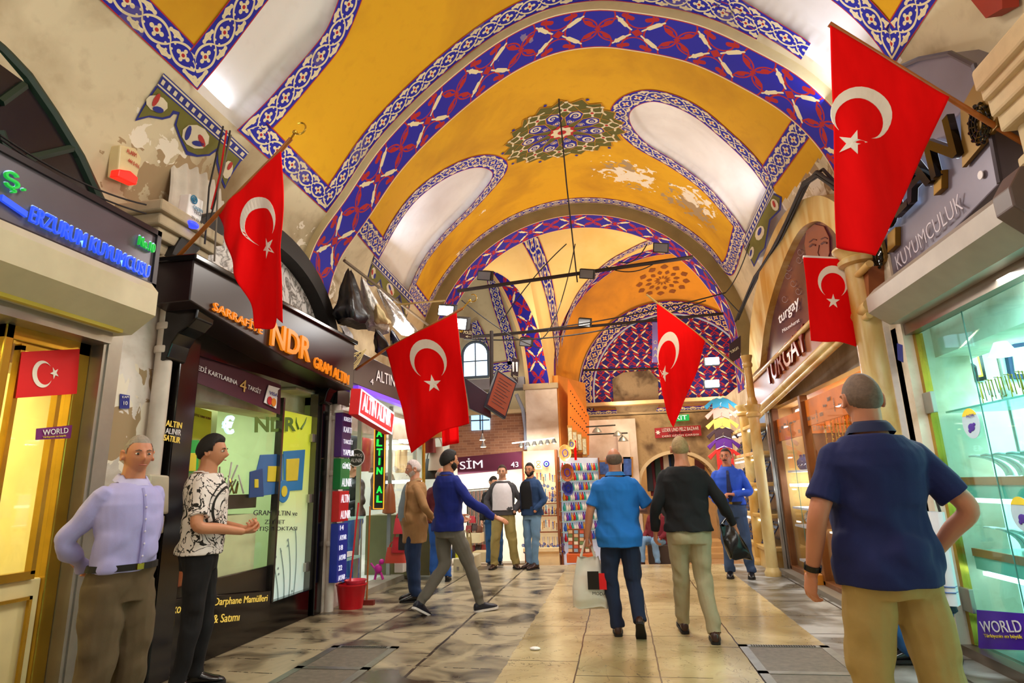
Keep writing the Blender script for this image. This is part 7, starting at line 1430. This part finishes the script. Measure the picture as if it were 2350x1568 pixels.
def nazar(c,r,parent=None,lab=None,grp=None,fy=-1):
    mb=MB(); mb.lathe([(.001,-.012),(r,-.012),(r*1.03,0),(r,.012),(.001,.012)],c,20,axis=1); o=mb.obj('nazar_charm',blu,parent,smooth=True,label=lab,cat='charm' if lab else None,group=grp)
    for rr,m_,d in ((.62,wh,.014),(.42,lb,.016),(.2,black,.018)): mb=MB(); mb.lathe([(.001,-d),(r*rr,-d),(r*rr,-d+.003),(.001,-d+.003)],c,16,axis=1); mb.obj('eye_ring',m_,o)
    return o
n0=None;k=0
for j,(py,xs) in enumerate([(1118,range(1222,1284,9)),(1140,range(1216,1284,8)),(1252,range(1202,1300,7)),(1268,range(1205,1300,9))]):
    for px in xs:
        c=aty(px+RNG.uniform(-2,2),py+RNG.uniform(-4,4),15.05 if j>1 else 15.2); lab='blue evil eye charm, %s along the %s row of the souvenir corner'%(ordn[min(29,int((px-1195)/4))],('top','second','third','lowest')[j])
        if n0 is None: n0=nazar(c,.036,None,lab,'blue evil eye charms in the souvenir corner'); nc0=c
        else: dup(n0,c-nc0,lab)
        k+=1
nazar(aty(1254,1065,15.2),.075,None,'largest blue and white eye plate at the top of the souvenir rack'); 
for (px,py,lab) in ((1236,1066,'cream plaque with an ornate monogram at the top of the souvenir rack'),(1218,1072,'white plaque beside the monogram plaque')):
    c=aty(px,py,15.2); mb=MB(); mb.box(c[0]-.09,c[0]+.09,c[1]-.02,c[1],c[2]-.13,c[2]+.13); o=mb.obj('wall_plaque',M('plaque_cream','#f2e6c8',.4),bevel=.01,label=lab,cat='plaque'); mb=MB(); mb.tube([c+[.05*math.sin(q*2),-.025,.08*math.cos(q)] for q in np.linspace(0,2*PI,24)],.006,5); mb.obj('relief',gold,o)
for i in range(24):
    px=1204+(i%12)*7; c=aty(px,1152 if i<12 else 1180,15.2); mb=MB(); mb.lathe([(.02,0),(.035,.02),(.03,.06),(.015,.08),(.02,.10)],c,10); cc=['#e8e2d8','#2c4fb0','#b8b8c0','#c0402c'][i%4]; mb.obj('souvenir_cup',M('cup'+cc[1:],cc,.25),smooth=True,label='%s cup on the %s souvenir shelf, %s from the left'%(['white','blue','silver','red'][i%4],('upper','lower')[i//12],ordn[i%12]),cat='cup',group='small cups on the souvenir shelves')
for i in range(26):
    px=1203+i*3.6; c=aty(px,1232,15.0); mb=MB(); mb.tube([c,c-[0,0,.32+.06*(i%3)]],.006,4); mb.ball(c-[0,0,.34],.018,.018,.03,6); mb.obj('key_tassel',M('tassel'+str(i%3),['#1c2b9a','#5a1c14','#c9a46a'][i%3],.5),label='beaded key tassel hanging under the souvenir counter, %s from the left'%ordn[i],cat='tassel',group='key tassels under the souvenir counter')
# garlands of small beads and dolls filling the rack
cols=['#c8402c','#e8d8a0','#1c2b9a','#d89a2c','#7a3a20','#3a8ac0','#f0ece0']; g0={}
for i in range(84):
    ci=i%7; px=1203+(i%21)*4.1; py=(1092,1128,1166,1200)[i//21]; c=aty(px+RNG.uniform(-1,1),py+RNG.uniform(-5,5),15.12)
    lab='%s bead string hanging in the souvenir rack, %s along the %s row'%(['red','cream','navy','amber','brown','sky blue','white'][ci],ordn[i%21],('top','second','third','lowest')[i//21])
    if ci not in g0:
        mb=MB()
        for k in range(5): mb.ball((c[0],c[1],c[2]-.035*k),.018-.001*k,n=6)
        mb.tube([(c[0],c[1],c[2]+.05),(c[0],c[1],c[2]-.14)],.003,4); g0[ci]=(mb.obj('bead_string',M('bead'+cols[ci][1:],cols[ci],.2),smooth=True),c); o=g0[ci][0]
    else: o=dup(g0[ci][0],c-g0[ci][1])
    tag(o,lab,'bead string','bead strings in the souvenir rack')
# tall rack of plates and glassware, turned to the street
t=thing('souvenir_shelf','tall wooden side rack of plates and coloured glassware by the souvenir corner','shelf',tuple(aty(1330,1290,15.2)))
sA=aty(1292,1292,15.2);sB=aty(1388,1280,16.3); 
def sp(u,z,o=0): p=sA*(1-u)+sB*u; return np.array([p[0],p[1]-o,z])
zt=aty(1292,1050,15.2)[2]; zb_=-.5
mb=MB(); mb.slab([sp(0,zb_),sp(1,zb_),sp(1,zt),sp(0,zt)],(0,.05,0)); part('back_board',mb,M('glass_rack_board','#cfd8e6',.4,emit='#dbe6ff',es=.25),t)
for u in (0,.98): mb=MB(); mb.slab([sp(u,zb_,.2),sp(u+.03,zb_,.2),sp(u+.03,zt,.2),sp(u,zt,.2)],(0,.25,0)); part('side_board',mb,wd_,t)
shz2=[.05,.29,.53,.77,1.01,1.25,1.49,1.73]
for z in shz2: mb=MB(); mb.slab([sp(0,z,.2),sp(1,z,.2),sp(1,z+.015,.2),sp(0,z+.015,.2)],(0,.2,0)); part('shelf',mb,M('glass_edge_green'),t)
pc=['#d8a45c','#a0552c','#3a3f8c','#e3c27c','#7a2f24']
for i,(px,py,r) in enumerate([(1297,1040,.20),(1302,1085,.21),(1304,1122,.17),(1312,1020,.12)]):
    c=aty(px,py,14.9); mb=MB(); mb.lathe([(.01,.03),(r*.5,.035),(r*.72,.01),(r,-.02),(r*1.02,-.015),(r*.7,.03)],c,28,axis=1,sx=.75); o=mb.obj('ceramic_plate',M('plate'+pc[i][1:],pc[i],.25,var=.5,scale=16),smooth=True,label='round patterned ceramic plate on the side rack, %s in the column of large plates'%('second','third','lowest','topmost')[i],cat='plate'); mb=MB(); mb.tube([c+[r*.42*.75*math.cos(q),-.005,r*.42*math.sin(q)] for q in np.linspace(0,2*PI,20)],.009,5); mb.obj('painted_ring',blu,o)
gc=['#c81c2c','#2c5fd0','#e8e4e0','#30a8a0','#d89a2c','#7a2ca0','#f2f4fa']; gi=0; gl0={}
for j,z in enumerate(shz2):
    for i in range(16):
        u=.10+.055*i; c=sp(u,z+.015,.1); col=gc[(i*3+j)%7]; key=(i*3+j)%7; s_=1
        if key not in gl0:
            mb=MB(); mb.lathe([(.022,0),(.035,.02),(.042,.07),(.028,.12),(.014,.16),(.018,.19)],c,10); gl0[key]=(mb.obj('glass_vase',M('vase'+col[1:],col,.15),smooth=True),c); o=gl0[key][0]
        else: o=dup(gl0[key][0],c-gl0[key][1])
        tag(o,'%s glass vase on the %s shelf of the side rack, %s from the left'%(['red','blue','white','turquoise','amber','purple','clear white'][key],('lowest','second','third','fourth','fifth','sixth','seventh','top')[j],ordn[i]),'vase','glass vases on the side rack')
t=thing('magnet_rack','tilted rack of souvenir magnets on an orange box beside the white carrier bag','rack',tuple(aty(1325,1285,14.6)))
mb=MB(); board(mb,[(1305,1272),(1362,1268),(1356,1214),(1303,1214)],1,14.6,.05); part('panel',mb,wd_,t)
for i in range(24):
    p=aty(1309+(i%4)*13,1221+(i//4)*8.5,14.58); mb=MB(); mb.box(p[0]-.045,p[0]+.045,p[1]-.01,p[1],p[2]-.035,p[2]+.035); part('magnet',mb,M('magnet'+str(i%5),['#d8b48c','#8cb0c8','#c8604a','#e8e0c8','#6a8a5a'][i%5],.4),t)
crate('display_box','orange box on the floor under the magnet rack',((1300,1272),(1365,1292)),14.5,.5,'#c85a20')
# orange perforated board and framed pictures above
t=thing('sign_board','orange board on the corner above the souvenir rack','sign',tuple(aty(1330,950,15.6))); P=[aty(1303,1040,15.3),aty(1303,868,15.3),aty(1352,955,16.6),aty(1352,1045,16.6)]; mb=MB(); mb.slab(P,(.0,.05,0)); part('board',mb,M('orange_board','#e07a20',.5),t)
for i in range(9): 
    u=.12+.09*i; p=P[1]*(1-u)+P[2]*u; q=P[0]*(1-u)+P[3]*u
    for v in (.12,.3,.5): mb=MB(); mb.ball(p*(1-v)+q*v+[0,-.01,0],.02,.012,.02,6); part('board_stud',mb,dk,t)
for i,(px,py) in enumerate(((1308,1000),(1319,1010),(1330,1015),(1341,1025))):
    u=(px-1303)/55; y=15.15+1.2*u; c=aty(px,py,y); mb=MB(); mb.slab([c+[-.06,0,-.26],c+[.06,.14,-.26],c+[.06,.14,.26],c+[-.06,0,.26]],(0,.03,0)); o=mb.obj('framed_picture',M('frame_gold_brown','#b07a34',.4),label='gilt framed tile picture under the orange board, %s from the left'%ordn[i],cat='picture',group='framed tile pictures under the orange board'); mb=MB(); d=c+[0,-.012,0]; mb.slab([d+[-.042,0,-.2],d+[.045,.1,-.2],d+[.045,.1,.2],d+[-.042,0,.2]],(0,.005,0)); mb.obj('print',M('tile_print','#e3d8c0',.4,var=.5,scale=20),o)
c=aty(1320,1030,15.0); mb=MB(); mb.box(c[0]-.03,c[0]+.03,c[1],c[1]+.01,c[2]-.28,c[2]+.2); tag(mb.obj('small_flag',redc),'tiny red flag strip hanging beside the top plates of the side rack','flag')
# lamps on a bar over the maroon shop
t=thing('lamp_bar','white bar of six black spot lamps above the souvenir rack','lamp',tuple(aty(1240,1012,15.0))); mb=MB(); mb.tube([aty(1175,1018,15.0),aty(1272,1006,15.0)],.02,8); part('bar',mb,white,t)
for i in range(6):
    c=aty(1196+15*i,1016-1.8*i,15.0); mb=MB(); mb.lathe([(.03,.0),(.045,-.05),(.07,-.10)],c,12); part('spot_head',mb,dk,t,smooth=True); mb=MB(); mb.ball(c-[0,0,.10],.03,n=8); part('bulb',mb,EM('warm_bulb','#ffe7b0',6),t)
for i,(px,py) in enumerate([(1107,1010),(1109,1026)]):
    c=aty(px,py,14.9+.3*i); mb=MB(); mb.lathe([(.02,.16),(.03,.10),(.06,.04),(.085,0),(.001,0.01)],c,14); t=mb.obj('pendant_lamp',M('lamp_metal','#b8bcc8',.3,.6),smooth=True,label='%s of two bell shaped pendant lamps before the brick vault'%('upper','lower')[i],cat='lamp'); mb=MB(); mb.lathe([(.001,-.01),(.07,-.01),(.07,0)],c,12); mb.obj('bulb',EM('warm_bulb'),t); mb=MB(); mb.tube([c+[0,0,.16],c+[0,0,1.3]],.008,5); mb.obj('cord',dk,t)
# far doorway: signs and clothes
t=thing('shop_sign','red board naming the leather bazaar above the arched doorway','sign',tuple(aty(1555,990,16.7))); mb=MB(); board(mb,[(1504,1006),(1610,1000),(1608,976),(1502,983)],1,16.85,.05); part('board',mb,M('sign_red','#a81c28',.4),t)
textpx('LEDER UND PELZ BAZAAR',1,16.84,(1520,992),(1604,987),8,wht,t,depth=.01);textpx('LEATHER SECTION',1,16.84,(1534,997),(1588,994),4,black,t,depth=.01);textpx('DERİ GİYİM ÇARŞISI',1,16.84,(1520,1005),(1604,1000),6,wht,t,depth=.01)
mb=MB(); c=aty(1510,993,16.83); vs=[c+[.07*(1 if k%2==0 else .5)*math.cos(k*PI/6),0,.07*(1 if k%2==0 else .5)*math.sin(k*PI/6)] for k in range(12)]; mb.slab(vs,(0,-.006,0)); part('hide_emblem',mb,wht,t)
t=thing('exit_sign','green lit exit sign half hidden behind the narrow far flag','sign',tuple(aty(1570,958,16.5))); mb=MB(); board(mb,[(1536,968),(1582,965),(1581,951),(1535,954)],1,16.8,.04); part('panel',mb,EM('exit_green','#0c9a4a',.8),t); textpx('EXIT',1,16.79,(1540,965),(1577,963),10,EM('lit_white_print'),t,depth=.006)
gcol=['#1d2430','#6a1c2c','#c8b48a','#23403a','#8a1f1c','#2a2a2e','#d0c8b8','#284a80','#7fae8a','#14161c','#b06a2a','#3a2420']
for i in range(14):
    px=1484+i*6.2; py=1000+ (1-math.sin((i+1)/15*PI))*45+3*(i%2); c=aty(px+4,py+20,17.35+.1*(i%3)); w_=.085; L_=.85+.2*(i%3)
    mb=MB(); mb.slab([c+[-w_,0,0],c+[-w_*.8,0,-.1],c+[-w_,0,-L_],c+[w_,0,-L_],c+[w_*.8,0,-.1],c+[w_,0,0],c+[.02,0,.07],c+[-.02,0,.07]],(0,.09,0)); mb.obj('hanging_coat',M('coat'+gcol[i%12][1:],gcol[i%12],.7,bump=.2),bevel=.015,label='%s coat hanging in the arched doorway, %s from the left'%(['dark grey','wine red','cream','dark green','red','black','pale grey','blue','light green','near black','orange brown','dark brown'][i%12],ordn[i]),cat='coat',group='coats hanging in the arched doorway')
mb=MB(); board(mb,[(1595,1100),(1618,1098),(1616,1020),(1593,1022)],1,19.8,.05); o=mb.obj('arched_mirror',M('mirror_frame','#4a1c24',.4),bevel=.02,label='dark framed tall mirror on the back wall beyond the doorway',cat='mirror')
for i,(px,py,w_,h_) in enumerate([(1390,1075,42,36),(1440,1072,26,46)]):
    mb=MB(); board(mb,[(px-w_/2,py+h_/2),(px+w_/2,py+h_/2),(px+w_/2,py-h_/2),(px-w_/2,py-h_/2)],1,16.4,.04); o=mb.obj('framed_picture',M('frame_gold_brown'),label=('blue plate picture','narrow gilt picture')[i]+' hanging behind the bright blue polo man',cat='picture'); mb=MB(); board(mb,[(px-w_/2+4,py+h_/2-4),(px+w_/2-4,py+h_/2-4),(px+w_/2-4,py-h_/2+4),(px-w_/2+4,py-h_/2+4)],1,16.37,.02); mb.obj('print',M('picture_blue','#3c5fb0',.3,var=.6,scale=12),o)
t=thing('lamp_rail','dark rail with three grey dish lamps over the far left shop wall','lamp',tuple(aty(1430,985,15.5))); mb=MB(); mb.tube([aty(1345,980,15.3),aty(1412,976,15.6)],.02,6);mb.tube([aty(1348,998,15.3),aty(1440,994,15.6)],.02,6); part('rail',mb,dk,t)
for (px,py,a) in ((1370,990,.5),(1418,998,-.5),(1430,1010,-.7)):
    c=aty(px,py,15.4); mb=MB(); mb.lathe([(.02,.10),(.08,.05),(.13,-.03),(.12,-.03)],c,16); part('dish',mb,M('lamp_grey','#8a8a86',.35,.5),t,smooth=True)
# flood lights with flare on the right, white lamps
for i,(p,q) in enumerate([((1635,828),14),((1635,880),14)]):
    c=aty(*p,11.5); mb=MB(); mb.box(c[0]-.12,c[0]+.12,c[1],c[1]+.06,c[2]-.06,c[2]+.06); o=mb.obj('flood_lamp',EM('flood_white','#e6f2ff',22),label='%s glaring white floodlight high on the right before the painted end wall'%('upper','lower')[i],cat='lamp'); mb=MB(); mb.box(c[0]-.14,c[0]+.14,c[1]+.06,c[1]+.14,c[2]-.08,c[2]+.08); mb.obj('housing',dk,o)
    light('POINT','flood_light',(c[0]-.1,c[1]-.25,c[2]),12,(.85,.93,1),soft=.08)
# ================================================================ rods, cables, screens
iron=M('dark_iron','#2a1c18',.6,.3,bump=.2); cab=M('black_cable','#141012',.6)
def rod(label,pts,r,m=iron,name='iron_rod',cat='rod'):
    mb=MB(); mb.tube(pts,r,8); return mb.obj(name,m,smooth=True,label=label,cat=cat)
rod('thick iron tie rod crossing below the second painted arch',[aty(1050,668,10.1),aty(1590,590,10.1)],.035)
rod('long dark iron rod crossing low before the far vault',[aty(1080,775,12.2),aty(1660,720,12.2)],.03); rod('thin iron rod across the painted end lunette',[aty(1338,850,16.4),aty(1516,846,16.4)],.03)
def sag(a,b,d,n=14): a=np.array(a);b=np.array(b); return [a+(b-a)*t-np.array([0,0,d*4*t*(1-t)]) for t in np.linspace(0,1,n)]
rod('knotted chain hanging from the crown of the vault to the tie rod',[aty(1275,22,7.2),aty(1283,240,8.4),aty(1300,420,9.3),aty(1325,648,10.1)],.012,name='hanging_chain',cat='chain')
for i,(a,b,d) in enumerate([((1065,772,11.9),(1665,672,11.9),.15),((1065,778,11.8),(1620,690,11.8),.28),((1060,690,9),(1240,800,12.5),.1),((1150,740,11),(1300,560,10.2),-.1),((1320,560,10.3),(1240,780,12),.35),((1485,560,10.1),(1420,600,10.1),.15),((1390,612,10.1),(1500,606,10.1),.12),((1665,672,11.9),(1720,560,10.5),.1),((1600,600,10.1),(1700,720,11),.05)]):
    rod('black cable sagging across the street, %s of the bundle'%ordn[i],sag(aty(*a),aty(*b),d),.014 if i<2 else .010,cab,'cable','cable')['group']='cables strung across the street'
for i in range(3): rod('thin wire at top left running down to the cornice, %s from the left'%ordn[i],[aty(75+28*i,-5,3.0),aty(190+12*i,190,3.6),atx(300+i*8,390,-3.8)],.006,M('grey_wire','#6b6256'),'wire','wire')['group']='wires at top left'
for i in range(2): rod('black cable crossing the grey fascia at far left, %s of two'%('upper','lower')[i],sag(atx(0,310+i*8,-3.5),atx(335,470+i*20,-3.55),.06),.007,cab,'wire','wire')
bund=[atx(1690,735,2.5),atx(1735,640,2.55),atx(1790,545,2.5),atx(1850,425,2.45),atx(1880,395,2.45),atx(1925,430,2.45)]
for i in range(5): rod('twisted black cable over the yellow marble arch, strand %s'%ordn[i],[p+RNG.uniform(-.04,.04,3) for p in bund],.018,cab,'cable','cable')['group']='twisted cables over the marble arch'
for i,(pts) in enumerate([[(520,300),(505,400),(485,480)],[(528,300),(515,380),(478,520)],[(512,290),(480,430),(470,560)],[(530,310),(500,440),(492,600)]]):
    rod(['red','black','black','grey'][i]+' loose wire hanging beside the fluted corbel, strand '+ordn[i],[atx(*p,-3.5+.02*i) for p in pts],.008,[red,cab,cab,M('grey_wire')][i],'wire','wire')
for i in range(6): rod('tangled pale wire loop at the corner above the numbered sign, loop '+ordn[i],[atx(790+30*math.cos(a+i)+4*i,835+(18+3*i)*math.sin(a+i*.7),-3.3) for a in np.linspace(0,5,14)],.006,M('yellow_wire','#b8a468'),'wire','wire')['group']='tangled wires above the numbered sign'
rod('thin vertical pole carrying the two screens',[aty(1128,760,8.8),aty(1128,900,8.8)],.03,iron,'pole','pole')
for lab,fr,bk,n_ in (('front tilted screen showing an orange notice page',[(1114,932),(1160,962),(1187,878),(1142,848)],(-.05,.07,0),1),('rear dark screen seen from its edge beside the floodlit flag',[(1078,938),(1128,960),(1122,905),(1066,866)],(-.03,.08,0),0)):
    t=thing('information_screen',lab,'screen',tuple(aty(1128,905,8.8))); P=[aty(*q,8.7+(.15 if n_==0 else 0)) for q in fr]; mb=MB(); mb.slab(P,bk); part('housing',mb,M('screen_housing','#1c2432',.4),t,bevel=.008)
    if n_:
        c=sum(P)/4; Q=[p+(c-p)*.12+np.array([.004,-.006,0]) for p in P]; mb=MB(); mb.slab(Q,(.001,-.003,0)); sc_=part('display',mb,EM('screen_orange','#7a3a24',.35),t)
        mb=MB(); 
        for i in range(9):
            u=.12+.09*i; a=Q[3]*(1-u)+Q[0]*u; b=Q[2]*(1-u)+Q[1]*u; mb.tube([a*.85+b*.15+[0,-.006,0],a*(.3 if i%2 else .15)+b*(.7 if i%2 else .85)+[0,-.006,0]],.004,4)
        part('text_lines',mb,M('screen_text','#3a1410'),sc_)
def hsign(lab,pix,y,col,words,name='hanging_sign'):
    t=thing(name,lab,'sign',tuple(aty(*pix[0],y))); mb=MB(); board(mb,pix,1,y,.03); part('board',mb,col,t)
    for (s_,p0,p1,h) in words: textpx(s_,1,y-.005,p0,p1,h,M('sign_cream','#e8dcb0',.5),t,depth=.004)
    return t
t=hsign('small dark police sign with a gold badge and arrow behind the floodlight',[(1055,775),(1083,778),(1084,744),(1054,738)],9.2,M('sign_brown2','#2e1418'),[('POLİS',(1064,766),(1082,768),9),('←',(1068,775),(1080,776),5)]); mb=MB(); c=aty(1059,757,9.19); mb.ball(c,.028,.006,.05); part('badge',mb,gold,t)
t=hsign('narrow dark toilet sign with two figures and the letters WC',[(1172,862),(1188,880),(1191,826),(1176,820)],10.5,M('sign_brown2'),[('WC',(1176,866),(1187,871),6)])
for px in (1178,1186): mb=MB(); c=aty(px,846,10.48); mb.ball(c+[0,0,.10],.022,.006,.022,8); mb.tube([c+[0,0,.08],c+[0,0,-.06]],[.02,.014],6); part('figure',mb,wht,t)
hsign('small brown direction sign on the right pier above the far flag pole',[(1674,835),(1700,820),(1700,770),(1674,790)],12.5,M('sign_brown2'),[('TURGAY',(1678,812),(1697,800),6)])
def flood(lab,p,y,aim,on=True):
    c=aty(*p,y); t=thing('floodlight',lab,'lamp',tuple(c)); mb=MB(); mb.slab([c+[-.13,0,-.08],c+[.13,0,-.12],c+[.15,0,.06],c+[-.11,0,.10]],(.02,.12,.05)); part('housing',mb,dk,t,bevel=.01); mb=MB(); mb.slab([c+[-.11,-.004,-.065],c+[.11,-.004,-.10],c+[.13,-.004,.045],c+[-.095,-.004,.08]],(0,-.004,0)); part('lens',mb,EM('flood_white') if on else M('lens_grey','#6c6c70',.2),t); return c
c=flood('black floodlight glaring at the top corner of the lit red flag',(1050,742),7.9,0); light('SPOT','flood_light',(c[0],c[1]-.15,c[2]),55,(.95,.97,1),to=aty(985,880,7.6),spot=1.5,soft=.08)
c=flood('black floodlight on a rod arm left of the lit flag tip',(1022,712),8.6,0); rod('pale rod arm holding the left floodlight',[aty(905,700,8.6),aty(1020,690,8.6)],.014,M('pale_pole'),'support_rod','rod')
for i,(p,y) in enumerate([((1110,632),10),((1515,568),9.9),((1345,628),10),((1205,785),12),((1340,740),12)]): flood('dark floodlight fixed to the iron rods, '+ordn[i]+' of the unlit ones',p,y,0,False)
# ================================================================ plastic bags under the awning rod, left
rod('long awning rod along the wall above the numbered shop sign',[atx(790,598,-3.5),atx(1000,760,-3.2)],.022,M('rod_brown','#6b5a44'),'awning_rod','rod')
pb=M('black_bag_film','#0c0c14',.32,bump=.8,scale=2); pg_=Mat('clear_plastic_film','#b9b4ae',.38); pg_.b.inputs['Transmission Weight'].default_value=.4; pg_.bump(pg_.noise(6,6,dist=1.5),.9,.03); pg_.base(pg_.mix(pg_.noise(4,6,dist=2),'#4a423a','#cfc8c0')); pgm=pg_.m
def bundle(lab,top_,bot,x,w_,mat,cat='bag',bulge=1,seed=1):
    A=atx(*top_,x);B=atx(*bot,x); n=26;K=10; mb=MB(); ax=B-A
    def f(u,v):
        r=w_*(.05+min(1,v*1.15)**.85*.48*bulge)*(1 if v<.93 else .8); q=2*PI*u; p=A+ax*v; r*=1+.13*math.sin(q*6+seed)+.08*math.sin(q*11+v*5+seed*2)+.05*math.sin(v*17+q*3); return (p[0]+r*.6*math.cos(q)+.12,p[1]+r*math.sin(q),p[2]+.02*math.sin(q*3+v*6))
    mb.grid(f,n,K); mb.add([f(i/n,1) for i in range(n)],[tuple(range(n))]); return mb.obj('plastic_bundle',mat,smooth=True,ang=180,label=lab,cat=cat)
bundle('large black plastic bag hanging from the awning rod','a' and (782,622),(790,745),-3.45,.62,pb); bundle('clear plastic wrapped bundle hanging right of the black bag',(812,640),(850,760),-3.4,.5,pgm,seed=2);bundle('long crumpled clear plastic bundle sloping along the awning rod',(850,665),(925,770),-3.35,.55,pgm,seed=3,bulge=.9)
bundle('cream wrapped parcel among the clear plastic bundles',(845,700),(862,745),-3.25,.3,M('parcel_cream','#c9b484',.6),'parcel',seed=4);bundle('dark bundle below the cream parcel',(845,760),(870,815),-3.35,.4,pb,seed=5);bundle('dark blue bundle at the lower end of the awning rod',(880,760),(905,820),-3.3,.35,M('blue_film','#1c2440',.2),seed=6);bundle('clear plastic bundle just above the lit flag',(925,745),(950,800),-3.25,.4,pgm,seed=7)
mb=MB(); mb.grid(lambda u,v:atx(778+18*u+10*math.sin(v*4),748+70*v,-3.4)+np.array([.03*math.sin(12*u+v*5),0,0]),8,10); mb.obj('cloth_strip',M('grey_white_rag','#c8c2c4',.8),smooth=True,label='pale rag hanging below the black plastic bag',cat='cloth').modifiers.new('t','SOLIDIFY').thickness=.004
# white dress hanging behind the navy polo man
t=thing('white_dress','white dress with a blue embroidered hem hanging by the right shop frame','dress',(2.5,5.0,1.6)); 
def df(u,v): q=2*PI*u; r=.10+.12*v; b=atx(2146+v*14,1175+205*v,2.42); return b+np.array([r*.35*math.cos(q)+.01*math.sin(7*q),r*math.sin(q),0])
mb=MB(); mb.grid(df,40,14); part('skirt',mb,M('dress_white','#e8ecf4',.7),t,smooth=True,ang=180)
for v in (.80,.86): mb=MB(); mb.tube([np.array(df(u,v))+np.array([-.004,0,0]) for u in np.linspace(0,1,41)],.005,5); part('hem_stripe',mb,M('hem_blue','#4c6fae',.6),t)
mb=MB(); mb.tube([df(.0,0),atx(2140,1120,2.45)],.01,6); part('hanger',mb,dk,t)
# small litter
mb=MB(); c=at(1228,1492,2,.0); mb.ball((c[0],c[1],.012),.05,.035,.014,8); mb.obj('paper_scrap',white,label='crumpled white paper scrap on the marble floor',cat='litter')

t=hsign('small violet and white hanging sign beside the narrow far flag',[(1497,832),(1511,832),(1511,740),(1497,740)],12.9,M('sign_violet_pale','#8a7ac0',.4),[('O',(1500,790),(1508,790),8),('A',(1500,805),(1508,805),8),('A',(1500,820),(1508,820),8)])
bpy.context.view_layer.update()
